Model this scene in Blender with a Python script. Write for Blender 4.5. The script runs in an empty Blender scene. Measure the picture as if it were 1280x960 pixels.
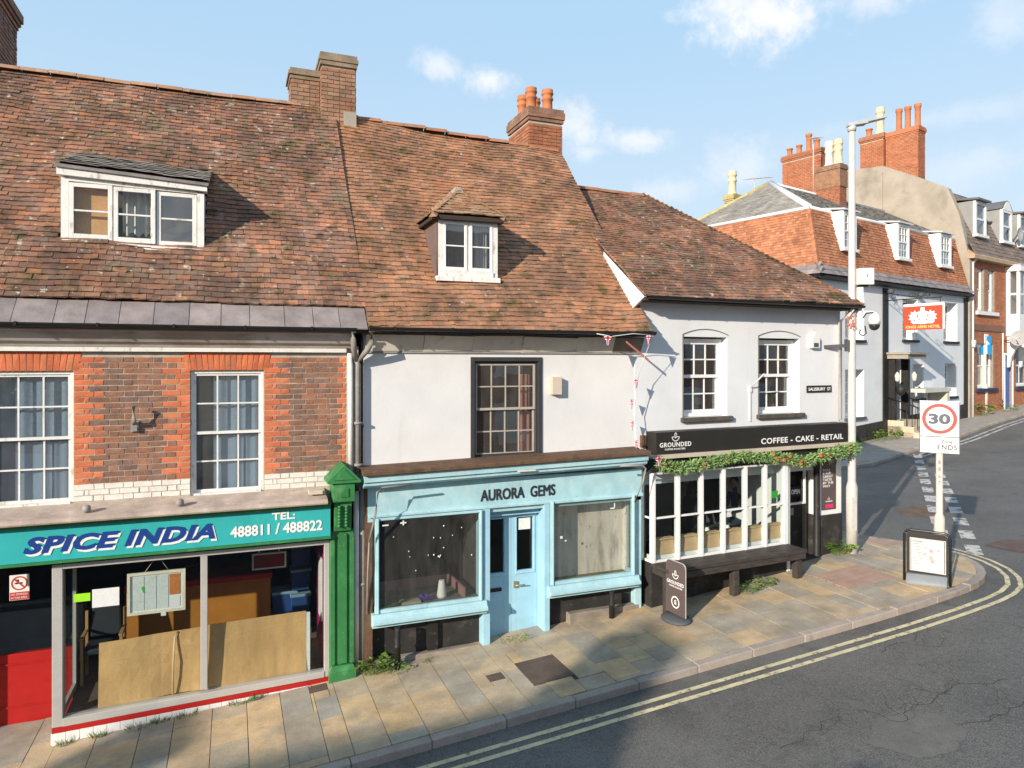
import bpy, math, random
from mathutils import Vector, Matrix, noise
random.seed(7)
rnd = random.random
def ru(a, b): return a + (b - a) * rnd()
SC = bpy.context.scene
COL = SC.collection

# ------------------------------------------------------------------ camera, sky, sun, exposure
TH = math.atan(350 / 880.0)
SN, CS = math.sin(TH), math.cos(TH)
CAMZ = 4.4
cd = bpy.data.cameras.new('camera'); cam = bpy.data.objects.new('camera', cd); COL.objects.link(cam)
cam.location = (0, 0, CAMZ); cam.rotation_euler = (math.pi / 2, 0, -TH)
cd.sensor_width = 36; cd.sensor_fit = 'HORIZONTAL'; cd.lens = 880 / 1280 * 36; cd.shift_y = -28 / 1280
cd.clip_start = .1; cd.clip_end = 3000
SC.camera = cam
SC.view_settings.view_transform = 'Standard'; SC.view_settings.look = 'None'
SC.view_settings.exposure = 0.34; SC.view_settings.gamma = 1
SC.cycles.transparent_max_bounces = 24; SC.cycles.max_bounces = 8
SC.cycles.use_denoising = True

SUN_EL = math.radians(19.5)
SUN_AZ = Vector((-.84, -.545, 0)).normalized()          # horizontal direction towards the sun
to_sun = Vector((SUN_AZ.x * math.cos(SUN_EL), SUN_AZ.y * math.cos(SUN_EL), math.sin(SUN_EL)))
ld = bpy.data.lights.new('sun', 'SUN'); lo = bpy.data.objects.new('sun', ld); COL.objects.link(lo)
ld.energy = 5.0; ld.angle = math.radians(.55); ld.color = (1, .89, .745)
lo.rotation_euler = (-to_sun).to_track_quat('-Z', 'Y').to_euler(); lo.location = (-20, -20, 30)

def camdir(px, py):      # world direction through a measured point of the sky
    u = (px - 640) / 880; w = -(py - 452) / 880
    return Vector((SN + u * CS, CS - u * SN, w)).normalized()

W = bpy.data.worlds.new('World'); SC.world = W; W.use_nodes = True
nt = W.node_tree; nt.nodes.clear()
class NT:
    def __init__(s, nt): s.nt = nt
    def n(s, t, **k):
        x = s.nt.nodes.new(t)
        for a, v in k.items(): setattr(x, a, v)
        return x
    def l(s, a, b): s.nt.links.new(a, b)
    def math(s, op, a, b=None, c=None, clamp=False):
        x = s.n('ShaderNodeMath', operation=op, use_clamp=clamp)
        for i, v in enumerate((a, b, c)):
            if v is None: continue
            if hasattr(v, 'is_linked'): s.l(v, x.inputs[i])
            else: x.inputs[i].default_value = v
        return x.outputs[0]
    def vmath(s, op, a, b):
        x = s.n('ShaderNodeVectorMath', operation=op)
        for i, v in enumerate((a, b)):
            if hasattr(v, 'is_linked'): s.l(v, x.inputs[i])
            else: x.inputs[i].default_value = v
        return x
    def mr(s, v, a, b, c, d, smooth=False):
        x = s.n('ShaderNodeMapRange')
        if smooth: x.interpolation_type = 'SMOOTHSTEP'
        s.l(v, x.inputs[0])
        for i, q in enumerate((a, b, c, d)): x.inputs[i + 1].default_value = q
        return x.outputs[0]
    def mix(s, f, a, b, mode='MIX'):
        x = s.n('ShaderNodeMix', data_type='RGBA', blend_type=mode)
        for i, v in ((0, f), (6, a), (7, b)):
            if hasattr(v, 'is_linked'): s.l(v, x.inputs[i])
            elif i == 0: x.inputs[0].default_value = v
            else: x.inputs[i].default_value = (*v, 1) if len(v) == 3 else v
        return x.outputs[2]
    def noise(s, vec, sc, det=5, rough=.55, dist=0):
        x = s.n('ShaderNodeTexNoise'); s.l(vec, x.inputs['Vector'])
        x.inputs['Scale'].default_value = sc; x.inputs['Detail'].default_value = det
        x.inputs['Roughness'].default_value = rough; x.inputs['Distortion'].default_value = dist
        return x.outputs[0]
N = NT(nt)
sky = N.n('ShaderNodeTexSky', sky_type='NISHITA', sun_disc=False)
sky.sun_elevation = SUN_EL; sky.sun_rotation = math.atan2(SUN_AZ.x, SUN_AZ.y)
sky.altitude = 60; sky.air_density = 1.25; sky.dust_density = 1.0; sky.ozone_density = 2.2
tc = N.n('ShaderNodeTexCoord'); dirv = tc.outputs['Generated']
wob = N.noise(dirv, 9, 6, .6); wob2 = N.noise(dirv, 34, 6, .65)
cl = None
def cloud(px, py, w, h, k, tilt=0.0):
    global cl
    c = camdir(px, py); r = Vector((c.y, -c.x, 0)).normalized(); u = r.cross(c).normalized()
    r, u = r * math.cos(tilt) + u * math.sin(tilt), u * math.cos(tilt) - r * math.sin(tilt)
    dv = N.vmath('SUBTRACT', dirv, tuple(c)).outputs[0]
    x = N.math('MULTIPLY', N.vmath('DOT_PRODUCT', dv, tuple(r)).outputs['Value'], 880 / w)
    y = N.math('MULTIPLY', N.vmath('DOT_PRODUCT', dv, tuple(u)).outputs['Value'], 880 / h)
    q = N.math('ADD', N.math('MULTIPLY', x, x), N.math('MULTIPLY', y, y))
    q = N.math('SQRT', q)
    q = N.math('ADD', q, N.math('MULTIPLY', N.math('SUBTRACT', wob2, .5), 1.9))
    q = N.math('ADD', q, N.math('MULTIPLY', N.math('SUBTRACT', wob, .5), 2.0))
    f = N.mr(q, 1.3, .0, 0, k, True)
    cl = f if cl is None else N.math('MAXIMUM', cl, f)
for a in ((965, 24, 72, 34, 1, -.2), (905, 4, 52, 20, .8), (1090, 0, 95, 18, .6), (1255, 18, 36, 22, .35), (553, 83, 28, 17, .6, -.3), (610, 100, 34, 18, .8),
          (722, 158, 40, 26, .75, -.5), (800, 177, 46, 16, .7), (735, 190, 30, 15, .45), (925, 205, 40, 30, .45), (1150, 150, 130, 14, .25), (830, 240, 60, 16, .35),
          (600, 220, 60, 12, .2), (1190, 210, 90, 24, .25)):
    cloud(*a)
# scattered cloud over the rest of the sky
sx = N.n('ShaderNodeSeparateXYZ'); N.l(dirv, sx.inputs[0])
behind = N.mr(N.vmath('DOT_PRODUCT', dirv, (SN, CS, .2)).outputs['Value'], .45, .2, 0, 1, True)
gen = N.math('MULTIPLY', N.mr(N.noise(dirv, 3.5, 7, .6), .56, .7, 0, .75, True), behind)
cl = N.math('MAXIMUM', cl, gen)
hz = N.mr(sx.outputs['Z'], .02, .42, 0, 1)
veil = N.mix(hz, (7.7, 8.6, 9.5), (4.9, 7.3, 9.7))
veil = N.mix(N.mr(sx.outputs['Z'], .45, 1, 0, 1), veil, (1.7, 3.3, 6.0))
skyc = N.mix(.82, sky.outputs[0], veil)
shade = N.mr(N.noise(dirv, 22, 4, .6), .35, .65, 0, 1)
skyc = N.mix(cl, skyc, N.mix(shade, (9.0, 9.1, 9.5), (10.3, 10.2, 10.2)))
bg = N.n('ShaderNodeBackground'); N.l(skyc, bg.inputs[0]); bg.inputs[1].default_value = .086
ow = N.n('ShaderNodeOutputWorld'); N.l(bg.outputs[0], ow.inputs[0])

# ------------------------------------------------------------------ materials
MATS = {}
def mat(name, col=(.5, .5, .5), rough=.75, var=.18, vs=2.5, ramp=None, spots=(), bump=0., bs=60., metal=0., spec=.3, stretch=None, fine=.1, cellv=None):
    if name in MATS: return MATS[name]
    m = bpy.data.materials.new(name); m.use_nodes = True; MATS[name] = m
    t = NT(m.node_tree); m.node_tree.nodes.clear()
    geo = t.n('ShaderNodeNewGeometry'); pos = geo.outputs['Position']
    if stretch:
        pos2 = t.vmath('MULTIPLY', pos, stretch).outputs[0]
    else: pos2 = pos
    if ramp:
        at = t.n('ShaderNodeAttribute', attribute_name='rnd'); oi = t.n('ShaderNodeObjectInfo')
        r = t.math('FRACT', t.math('ADD', at.outputs['Fac'], oi.outputs['Random']))
        cr = t.n('ShaderNodeValToRGB'); t.l(r, cr.inputs[0])
        cr.color_ramp.interpolation = 'LINEAR'
        el = cr.color_ramp.elements
        while len(el) > 1: el.remove(el[-1])
        for i, c in enumerate(ramp):
            e = el[0] if i == 0 else el.new(i / (len(ramp) - 1))
            e.position = i / (len(ramp) - 1); e.color = (*c, 1)
        base = cr.outputs[0]
    else:
        rg = t.n('ShaderNodeRGB'); rg.outputs[0].default_value = (*col, 1); base = rg.outputs[0]
    f = t.mr(t.noise(pos2, vs, 7, .6), .28, .72, 1 - var, 1 + var)
    if fine: f = t.math('MULTIPLY', f, t.mr(t.noise(pos, 70, 3, .6), .25, .75, 1 - fine, 1 + fine))
    cmb = t.n('ShaderNodeCombineColor')
    for i in range(3): t.l(f, cmb.inputs[i])
    base = t.mix(1.0, base, cmb.outputs[0], 'MULTIPLY')
    for sp in spots:
        c, sc, lo_, hi_, k = sp[:5]
        p = pos if len(sp) < 6 else t.vmath('MULTIPLY', pos, sp[5]).outputs[0]
        fac = t.mr(t.noise(p, sc, 8, .62), lo_, hi_, 0, k)
        base = t.mix(fac, base, c)
    b = t.n('ShaderNodeBsdfPrincipled')
    t.l(base, b.inputs['Base Color'])
    b.inputs['Roughness'].default_value = rough; b.inputs['Metallic'].default_value = metal
    b.inputs['Specular IOR Level'].default_value = spec
    if bump:
        bn = t.n('ShaderNodeBump'); bn.inputs['Strength'].default_value = bump; bn.inputs['Distance'].default_value = .01
        t.l(t.noise(pos, bs, 6, .6), bn.inputs['Height']); t.l(bn.outputs[0], b.inputs['Normal'])
    o = t.n('ShaderNodeOutputMaterial'); t.l(b.outputs[0], o.inputs[0])
    return m

def glassmat(name, tint=(.9, .93, .93), refl=.10, dirt=.0):
    m = bpy.data.materials.new(name); m.use_nodes = True
    t = NT(m.node_tree); m.node_tree.nodes.clear()
    tr = t.n('ShaderNodeBsdfTransparent'); tr.inputs[0].default_value = (*tint, 1)
    gl = t.n('ShaderNodeBsdfGlossy'); gl.inputs['Roughness'].default_value = .015
    geo = t.n('ShaderNodeNewGeometry')
    bn = t.n('ShaderNodeBump'); bn.inputs['Strength'].default_value = .12; bn.inputs['Distance'].default_value = .012
    t.l(t.noise(geo.outputs['Position'], 2.2, 2, .5), bn.inputs['Height']); t.l(bn.outputs[0], gl.inputs['Normal'])
    lw = t.n('ShaderNodeLayerWeight'); lw.inputs[0].default_value = .5
    f = t.math('ADD', t.math('MULTIPLY', t.math('POWER', lw.outputs['Facing'], 5.0), .5), refl, clamp=True)
    mx = t.n('ShaderNodeMixShader'); t.l(f, mx.inputs[0]); t.l(tr.outputs[0], mx.inputs[1]); t.l(gl.outputs[0], mx.inputs[2])
    out = mx.outputs[0]
    if dirt:
        df = t.n('ShaderNodeBsdfDiffuse'); df.inputs[0].default_value = (.45, .43, .4, 1)
        m2 = t.n('ShaderNodeMixShader'); fac = t.mr(t.noise(t.vmath('MULTIPLY', geo.outputs['Position'], (3, 3, .7)).outputs[0], 2.5, 6, .6), .35, .8, dirt * .35, dirt)
        t.l(fac, m2.inputs[0]); t.l(out, m2.inputs[1]); t.l(df.outputs[0], m2.inputs[2]); out = m2.outputs[0]
    o = t.n('ShaderNodeOutputMaterial'); t.l(out, o.inputs[0])
    MATS[name] = m
    return m

lichen = ((.56, .53, .45), 8.5, .62, .67, .85)
moss = ((.085, .085, .03), 3.1, .56, .68, .8)
TILE = mat('clay_tile', rough=.9, var=.5, vs=1.3, bump=.7, bs=80, spec=.12, fine=.3,
    ramp=[(.17, .105, .08), (.29, .155, .105), (.21, .125, .095), (.36, .175, .105), (.25, .155, .118), (.32, .165, .115), (.43, .20, .11), (.20, .135, .108), (.30, .16, .11)],
    spots=[((.38, .18, .10), .55, .52, .66, .45), ((.11, .08, .065), .8, .50, .68, .6), ((.24, .21, .14), 1.5, .54, .66, .5), ((.40, .37, .29), 2.6, .62, .70, .55), ((.075, .06, .04), 4.5, .53, .64, .7), moss, lichen, ((.46, .38, .10), 11, .68, .72, .8)])
TILE2 = mat('clay_tile_warm', rough=.9, var=.45, vs=1.4, bump=.7, bs=80, spec=.12, fine=.3,
    ramp=[(.22, .13, .085), (.37, .195, .115), (.28, .155, .10), (.46, .225, .125), (.32, .18, .115), (.39, .205, .12), (.22, .14, .10), (.36, .19, .11)],
    spots=[((.48, .22, .11), .6, .50, .66, .55), ((.13, .085, .065), .9, .52, .70, .6), ((.22, .19, .11), 1.7, .60, .72, .45), ((.085, .065, .04), 4.5, .54, .65, .65), moss, ((.56, .52, .43), 9, .645, .69, .85)])
RIDGE = mat('ridge_clay', rough=.85, var=.25, vs=3, ramp=[(.36, .15, .075), (.42, .19, .10), (.33, .17, .10), (.40, .22, .12)], bump=.3, spots=[moss, ((.5, .42, .25), 9, .62, .7, .6)])
SLATE = mat('slate', rough=.65, var=.28, vs=4, ramp=[(.23, .195, .19), (.28, .235, .225), (.19, .17, .17), (.31, .26, .245), (.25, .21, .20)], bump=.35, bs=40, spots=[((.25, .22, .18), 6, .6, .72, .5)])
SLATEG = mat('slate_grey_green', rough=.65, var=.3, vs=2, ramp=[(.27, .25, .22), (.31, .285, .25), (.23, .22, .20), (.34, .30, .25)], spots=[((.32, .28, .12), 5, .62, .72, .6)])
BRICKB = mat('brown_brick', rough=.9, var=.26, vs=6, fine=.2, ramp=[(.22, .12, .08), (.29, .14, .088), (.18, .11, .085), (.33, .145, .085), (.25, .15, .11), (.19, .125, .10), (.34, .16, .10)], bump=.5, bs=70, spots=[((.36, .3, .24), 8, .64, .72, .6), ((.10, .08, .07), 4, .6, .72, .5)])
BRICKR = mat('red_rubbed_brick', rough=.88, var=.2, vs=6, fine=.12, ramp=[(.56, .16, .07), (.64, .19, .085), (.48, .13, .06), (.58, .21, .10)], bump=.3, bs=70, spots=[((.28, .1, .06), 7, .6, .72, .5)])
BRICKO = mat('orange_brick', rough=.88, var=.2, vs=3, fine=.15, ramp=[(.42, .15, .075), (.48, .18, .09), (.36, .13, .07), (.44, .2, .11)], bump=.3, bs=70, spots=[((.2, .12, .08), 3, .6, .74, .5)])
BRICKW = mat('whitewashed_brick', (.72, .68, .62), rough=.85, var=.12, vs=8, bump=.4, bs=60, spots=[((.45, .3, .22), 12, .66, .72, .7)])
BRICKC = mat('weathered_chimney_brick', rough=.9, var=.3, vs=5, fine=.2, ramp=[(.28, .15, .09), (.34, .19, .12), (.22, .14, .10), (.36, .22, .14), (.3, .14, .08)], bump=.5, bs=60, spots=[((.2, .19, .12), 4, .58, .7, .6), ((.5, .45, .36), 9, .66, .74, .6)])
MORTAR = mat('mortar', (.44, .38, .31), rough=.95, var=.2, vs=8, bump=.3)
MORTARD = mat('dark_mortar', (.26, .22, .18), rough=.95, var=.2, vs=8)
RENDER = mat('white_render', (.69, .685, .685), rough=.85, var=.06, vs=1.2, bump=.3, bs=9, fine=.04, spots=[((.55, .52, .48), 2.2, .60, .80, .35, (2.4, 2.4, .22)), ((.64, .61, .57), .8, .58, .74, .3), ((.55, .48, .4), 14, .73, .76, .5)])
RENDERG = mat('white_render_cool', (.71, .72, .735), rough=.85, var=.07, vs=1.2, bump=.35, bs=8, fine=.04, spots=[((.55, .53, .50), 2.2, .60, .80, .35, (2.4, 2.4, .22)), ((.64, .62, .60), .9, .58, .74, .3)])
CEMENT = mat('cement_render', (.35, .305, .25), rough=.95, var=.22, vs=.8, bump=.3, bs=20, spots=[((.2, .18, .14), 1.1, .55, .7, .6), ((.45, .36, .22), 2.2, .6, .72, .5)])
WHITEP = mat('white_paint', (.80, .79, .76), rough=.5, var=.06, vs=5, spots=[((.45, .41, .35), 16, .64, .70, .65)])
WHITEO = mat('old_white_paint', (.74, .72, .68), rough=.6, var=.1, vs=5, spots=[((.36, .31, .26), 11, .57, .66, .7, (1, 1, .4))])
CREAM = mat('cream_board', (.70, .63, .52), rough=.7, var=.14, vs=2, spots=[((.3, .25, .18), 5, .6, .72, .5)])
CORN = mat('weathered_cornice', (.36, .30, .25), rough=.8, var=.2, vs=2, spots=[((.62, .58, .54), 1.6, .46, .62, .6, (.6, 1, 2.5)), ((.2, .15, .11), 5, .6, .74, .5)])
LEADG = mat('lead', (.42, .42, .43), rough=.55, var=.15, vs=4, spots=[((.6, .6, .6), 6, .6, .7, .5)])
BLACKP = mat('black_paint', (.022, .021, .02), rough=.55, var=.3, vs=4, bump=.1, spots=[((.11, .10, .09), 9, .60, .72, .6)])
BLACKW = mat('black_wall', (.033, .031, .03), rough=.7, var=.4, vs=3, bump=.35, bs=30, spots=[((.22, .2, .18), 11, .64, .72, .6), ((.12, .11, .1), 3, .55, .7, .5)])
SIGNK = mat('sign_black', (.026, .024, .022), rough=.5, var=.1, vs=2)
GUTTER = mat('black_plastic', (.02, .02, .021), rough=.4, var=.25, vs=6)
GREYPIPE = mat('grey_pipe', (.28, .265, .25), rough=.55, var=.2, vs=5, spots=[((.14, .12, .1), 8, .6, .7, .6)])
WPIPE = mat('white_pipe', (.70, .66, .64), rough=.5, var=.1, vs=5, spots=[((.4, .3, .25), 7, .62, .7, .5)])
GREEN = mat('green_paint', (.038, .19, .06), rough=.5, var=.2, vs=4, bump=.2, spots=[((.16, .34, .16), 5, .54, .70, .5), ((.34, .36, .28), 17, .67, .71, .7), ((.1, .28, .12), 12, .6, .7, .6), ((.02, .06, .03), 7, .62, .72, .5)])
TEAL = mat('teal_sign', (.04, .42, .42), rough=.4, var=.08, vs=2, spots=[((.02, .28, .27), 3, .54, .75, .4, (1, 1, .4)), ((.3, .42, .40), 30, .70, .74, .6)])
BLUE = mat('pale_blue_paint', (.37, .58, .63), rough=.6, var=.14, vs=3, bump=.2, spots=[((.50, .66, .69), 4, .52, .68, .6), ((.24, .42, .48), 3, .56, .72, .5, (1.5, 1.5, .4)), ((.33, .27, .2), 15, .66, .70, .85), ((.62, .62, .58), 9, .66, .71, .7)])
BLUED = mat('door_blue_paint', (.33, .56, .68), rough=.55, var=.1, vs=3, spots=[((.36, .54, .62), 5, .55, .7, .5, (1, 1, .5)), ((.33, .27, .2), 15, .71, .75, .8)])
NAVY = mat('navy_lettering', (.015, .055, .25), rough=.4, var=.05)
WLET = mat('white_lettering', (.82, .81, .79), rough=.5, var=.03)
DLET = mat('dark_lettering', (.03, .035, .045), rough=.5, var=.05)
GLET = mat('grey_lettering', (.10, .115, .14), rough=.5, var=.05)
RED = mat('red_paint', (.42, .018, .016), rough=.4, var=.12, vs=3, spots=[((.28, .012, .012), 3, .56, .7, .6)])
SIGNR = mat('sign_red', (.55, .05, .045), rough=.5, var=.05)
RINGR = mat('faded_red', (.38, .085, .075), rough=.5, var=.06)
MAGENTA = mat('magenta_paint', (.34, .012, .09), rough=.5, var=.1)
PINK = mat('hot_pink', (.75, .03, .16), rough=.5, var=.05)
ALU = mat('aluminium', (.52, .50, .47), rough=.4, var=.08, vs=3, metal=.25)
STEEL = mat('galvanised_steel', (.56, .54, .51), rough=.5, var=.12, vs=8, metal=.2, spots=[((.36, .33, .29), 14, .62, .7, .5)])
WPLAST = mat('white_plastic', (.78, .77, .74), rough=.45, var=.05)
BEIGEP = mat('beige_plastic', (.60, .50, .41), rough=.5, var=.08)
BROWNW = mat('rotten_brown_timber', (.13, .075, .045), rough=.9, var=.4, vs=6, bump=.5, bs=40, spots=[((.32, .24, .18), 9, .62, .7, .6), ((.04, .025, .02), 6, .58, .7, .6)])
LEDGE = mat('old_lead_ledge', (.46, .37, .31), rough=.85, var=.25, vs=4, bump=.3, spots=[((.28, .21, .16), 5, .55, .7, .6), ((.62, .56, .5), 8, .6, .7, .6)])
DTIMB = mat('dark_stained_timber', (.055, .047, .042), rough=.6, var=.35, vs=5, bump=.4, bs=50, stretch=(1, 6, 6), spots=[((.16, .14, .12), 6, .6, .72, .5, (.6, 4, 4))])
PLY = mat('tan_board', (.60, .40, .22), rough=.7, var=.15, vs=3, spots=[((.62, .5, .38), 3, .55, .7, .5)])
CARD = mat('cardboard', (.60, .36, .155), rough=.9, var=.12, vs=2.5, stretch=(3, 1, .5), bump=1.0, bs=7, spots=[((.46, .27, .115), 2, .52, .66, .5), ((.68, .45, .23), 5, .58, .68, .4)])
CURT = mat('blue_grey_curtain', (.42, .50, .54), rough=.9, var=.12, vs=3, stretch=(6, 1, .4))
CURTR = mat('salmon_curtain', (.62, .24, .16), rough=.9, var=.2, vs=3)
CURTW = mat('net_curtain', (.62, .58, .52), rough=.9, var=.25, vs=4, stretch=(7, 1, .5))
CURTO = mat('orange_blind', (.66, .34, .15), rough=.9, var=.2, vs=3)
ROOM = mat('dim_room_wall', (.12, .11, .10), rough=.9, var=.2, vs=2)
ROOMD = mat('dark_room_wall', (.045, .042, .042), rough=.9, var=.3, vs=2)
ROOML = mat('pale_room_wall', (.52, .50, .47), rough=.9, var=.08, vs=2)
ROOMS = mat('stained_lit_backboard', (.72, .66, .57), rough=.9, var=.18, vs=1.5, stretch=(3, 1, .45), spots=[((.30, .26, .22), 2.2, .50, .66, .75, (2.5, 1, .6)), ((.2, .17, .14), 7, .62, .68, .7), ((.86, .84, .80), 1.6, .52, .66, .7, (3, 1, .5))])  # stains, plus dark and pale patches painting uneven light on the board
WOODO = mat('orange_counter', (.42, .17, .03), rough=.5, var=.12, vs=3)
WOODF = mat('wood_floor', (.17, .12, .09), rough=.5, var=.25, vs=3)
CRATE = mat('blue_crate', (.025, .07, .2), rough=.5, var=.15)
CRATEL = mat('pale_blue_lid', (.22, .33, .42), rough=.5, var=.15)
CHAIRM = mat('dark_chair', (.025, .03, .036), rough=.6, var=.2)
PINEW = mat('pine_wood', (.42, .24, .1), rough=.6, var=.15)
PAPER = mat('paper', (.72, .72, .70), rough=.8, var=.05, vs=8)
PAPERP = mat('printed_menu_paper', (.62, .64, .60), rough=.8, var=.1, vs=4, spots=[((.34, .36, .35), 22, .55, .62, .55, (1, 1, 6))])
PAPERO = mat('orange_menu_paper', (.50, .16, .035), rough=.8, var=.15, vs=6, spots=[((.7, .4, .2), 22, .56, .62, .55, (1, 1, 5))])
LIME = mat('lime_sticker', (.35, .75, .03), rough=.5, var=.05)
GREENS = mat('green_sticker', (.05, .45, .05), rough=.5, var=.05)
PURPLE = mat('purple_cloth', (.10, .05, .38), rough=.8, var=.2)
ASPH = mat('asphalt', (.135, .127, .115), rough=.6, var=.25, vs=.45, bump=1.0, bs=60, spec=.4, fine=.8, spots=[((.045, .042, .04), 38, .58, .68, .6), ((.07, .066, .06), 14, .52, .66, .55), ((.21, .20, .18), 18, .58, .70, .45), ((.19, .18, .165), .7, .52, .70, .5), ((.06, .057, .055), 1.3, .56, .66, .5), ((.16, .155, .15), 3, .55, .7, .4), ((.3, .29, .27), 48, .72, .76, .6)])
EARTH = mat('ground_earth', (.12, .11, .09), rough=.95, var=.3, vs=.5)
SLAB = mat('paving_stone', rough=.8, var=.28, vs=2.2, fine=.2, bump=.35, bs=45, spec=.3,
    ramp=[(.42, .345, .245), (.54, .39, .225), (.36, .325, .265), (.57, .40, .22), (.44, .36, .255), (.335, .31, .265), (.50, .36, .21), (.38, .335, .265), (.55, .375, .20)],
    spots=[((.24, .20, .15), 1.3, .52, .68, .6), ((.30, .28, .24), 3.1, .54, .68, .45), ((.60, .52, .40), 7, .62, .72, .4), ((.13, .11, .09), 26, .66, .72, .6), ((.27, .26, .10), 1.1, .60, .74, .5)])
SLABM = mat('mossy_joint', (.075, .065, .04), rough=.95, var=.4, vs=3, spots=[((.16, .17, .05), 4, .52, .64, .7)])
SLABP = mat('pink_ribbed_slab', (.40, .27, .21), rough=.85, var=.15, vs=4, bump=.3)
COVER = mat('rusty_brown_cover', (.12, .085, .068), rough=.75, var=.25, vs=5, bump=.6, bs=70)
KERB = mat('kerb_stone', rough=.85, var=.2, vs=3, ramp=[(.36, .305, .265), (.32, .275, .24), (.40, .335, .285), (.30, .26, .23)], bump=.5, bs=50, fine=.2, spots=[((.12, .1, .085), 3, .56, .7, .6)])
YEL = mat('yellow_line', (.62, .54, .33), rough=.7, var=.18, vs=6, spots=[((.13, .125, .11), 11, .54, .64, .8), ((.2, .19, .17), 25, .6, .68, .6)])
WLINE = mat('worn_white_line', (.58, .55, .50), rough=.7, var=.15, vs=5, spots=[((.12, .115, .105), 6, .50, .60, .9), ((.2, .19, .17), 20, .55, .65, .6)])
CONC = mat('concrete', (.36, .32, .28), rough=.9, var=.2, vs=3, bump=.4)
STONEP = mat('pale_stone_step', (.55, .46, .34), rough=.85, var=.15, vs=4, bump=.3)
POT = mat('terracotta_pot', (.46, .17, .075), rough=.8, var=.18, vs=5, spots=[((.25, .12, .07), 6, .6, .7, .5)])
POTC = mat('cream_pot', (.62, .54, .36), rough=.75, var=.14, vs=5)
WTILE = mat('white_wall_tile', (.78, .76, .74), rough=.25, var=.05, vs=4, spots=[((.5, .42, .33), 10, .68, .74, .6)])
LEAF = mat('weed_leaf', rough=.6, var=.3, vs=9, ramp=[(.07, .16, .02), (.11, .22, .03), (.06, .12, .02), (.16, .24, .04)])
GARL = mat('garland_needles', rough=.6, var=.3, vs=9, ramp=[(.14, .28, .08), (.24, .38, .11), (.09, .20, .09), (.36, .45, .16), (.19, .28, .17)])
CONE = mat('orange_decor', (.38, .13, .05), rough=.7, var=.3, vs=20)
SKIN = mat('skin', (.42, .26, .19), rough=.6, var=.06)
CLOTH = mat('dark_clothing', (.025, .027, .034), rough=.9, var=.2)
CLOTHB = mat('navy_clothing', (.025, .035, .065), rough=.9, var=.2)
HAIR = mat('dark_hair', (.02, .014, .01), rough=.6, var=.2)
GREYB = mat('grey_rubber', (.085, .09, .098), rough=.6, var=.12)
BROWNS = mat('brown_sign', (.105, .078, .078), rough=.4, var=.06)
HOTELR = mat('hotel_sign_red', (.50, .065, .03), rough=.5, var=.05)
BARK = mat('bark', (.12, .095, .07), rough=.95, var=.3, vs=6, bump=.5)
UNION = mat('flag_blue', (.03, .05, .2), rough=.7, var=.1)
FLAGR = mat('flag_red', (.55, .05, .06), rough=.7, var=.1)
SALM = mat('salmon_banner', (.55, .2, .17), rough=.8, var=.1)
GLASS = glassmat('window_glass', refl=.03)
GLASSU = glassmat('upper_window_glass', tint=(.82, .86, .9), refl=.11, dirt=.10)
GLASSD = glassmat('dusty_shop_glass', tint=(.86, .87, .86), refl=.02, dirt=.07)
SMOKE = mat('smoked_dome', (.03, .03, .033), rough=.15, var=.05, spec=.6)

# ------------------------------------------------------------------ frames and mesh building
def g(X):
    if X < 11: return -.31 + .0735 * (X + 2.04)
    if X < 22: return .648 + .035 * (X - 11)
    return 1.033 + .055 * (X - 22)

class Fr:                                    # a upright plane: a along, b inward (away from the street), z up
    def __init__(s, ox, oy, ex, ey):
        L = math.hypot(ex, ey); s.ox, s.oy, s.ex, s.ey = ox, oy, ex / L, ey / L
        s.rot = math.atan2(ey, ex)
    def P(s, a, b, z): return Vector((s.ox + a * s.ex - b * s.ey, s.oy + a * s.ey + b * s.ex, z))
    def M(s): return Matrix(((s.ex, -s.ey, 0, s.ox), (s.ey, s.ex, 0, s.oy), (0, 0, 1, 0), (0, 0, 0, 1)))
FA = Fr(0, 10.3, 1, 0)
a35 = math.radians(3.5)
FG = Fr(6.45, 10.3, math.cos(a35), math.sin(a35))
FK = Fr(20.69, 20.61, .970, .2437)
WORLD = Fr(0, 0, 1, 0)
INFO = {}                                    # object name -> (frame, offset)
def proj(P):
    d = P.x * SN + P.y * CS; r = P.x * CS - P.y * SN
    if d < .1: return (-9999, -9999, d)
    return (640 + 880 * r / d, 452 - 880 * (P.z - CAMZ) / d, d)

def tag(o, label=None, cat=None, group=None, kind=None):
    if label: o['label'] = label
    if cat: o['category'] = cat
    if group: o['group'] = group
    if kind: o['kind'] = kind
    return o
def thing(name, label, cat, fr, a, b, z, group=None, kind=None):
    o = bpy.data.objects.new(name, None); COL.objects.link(o); o.empty_display_size = .2
    o.location = fr.P(a, b, z); o.rotation_euler = (0, 0, fr.rot)
    INFO[o.name] = (fr, Vector((a, b, z)))
    return tag(o, label, cat, group, kind)

def link(name, me, m, parent=None, fr=None, off=None):
    o = bpy.data.objects.new(name, me); COL.objects.link(o)
    if m and not me.materials: me.materials.append(m)
    if parent:
        o.parent = parent; INFO[o.name] = INFO[parent.name]
    else:
        o.location = fr.P(*off); o.rotation_euler = (0, 0, fr.rot); INFO[o.name] = (fr, Vector(off))
    return o

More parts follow.
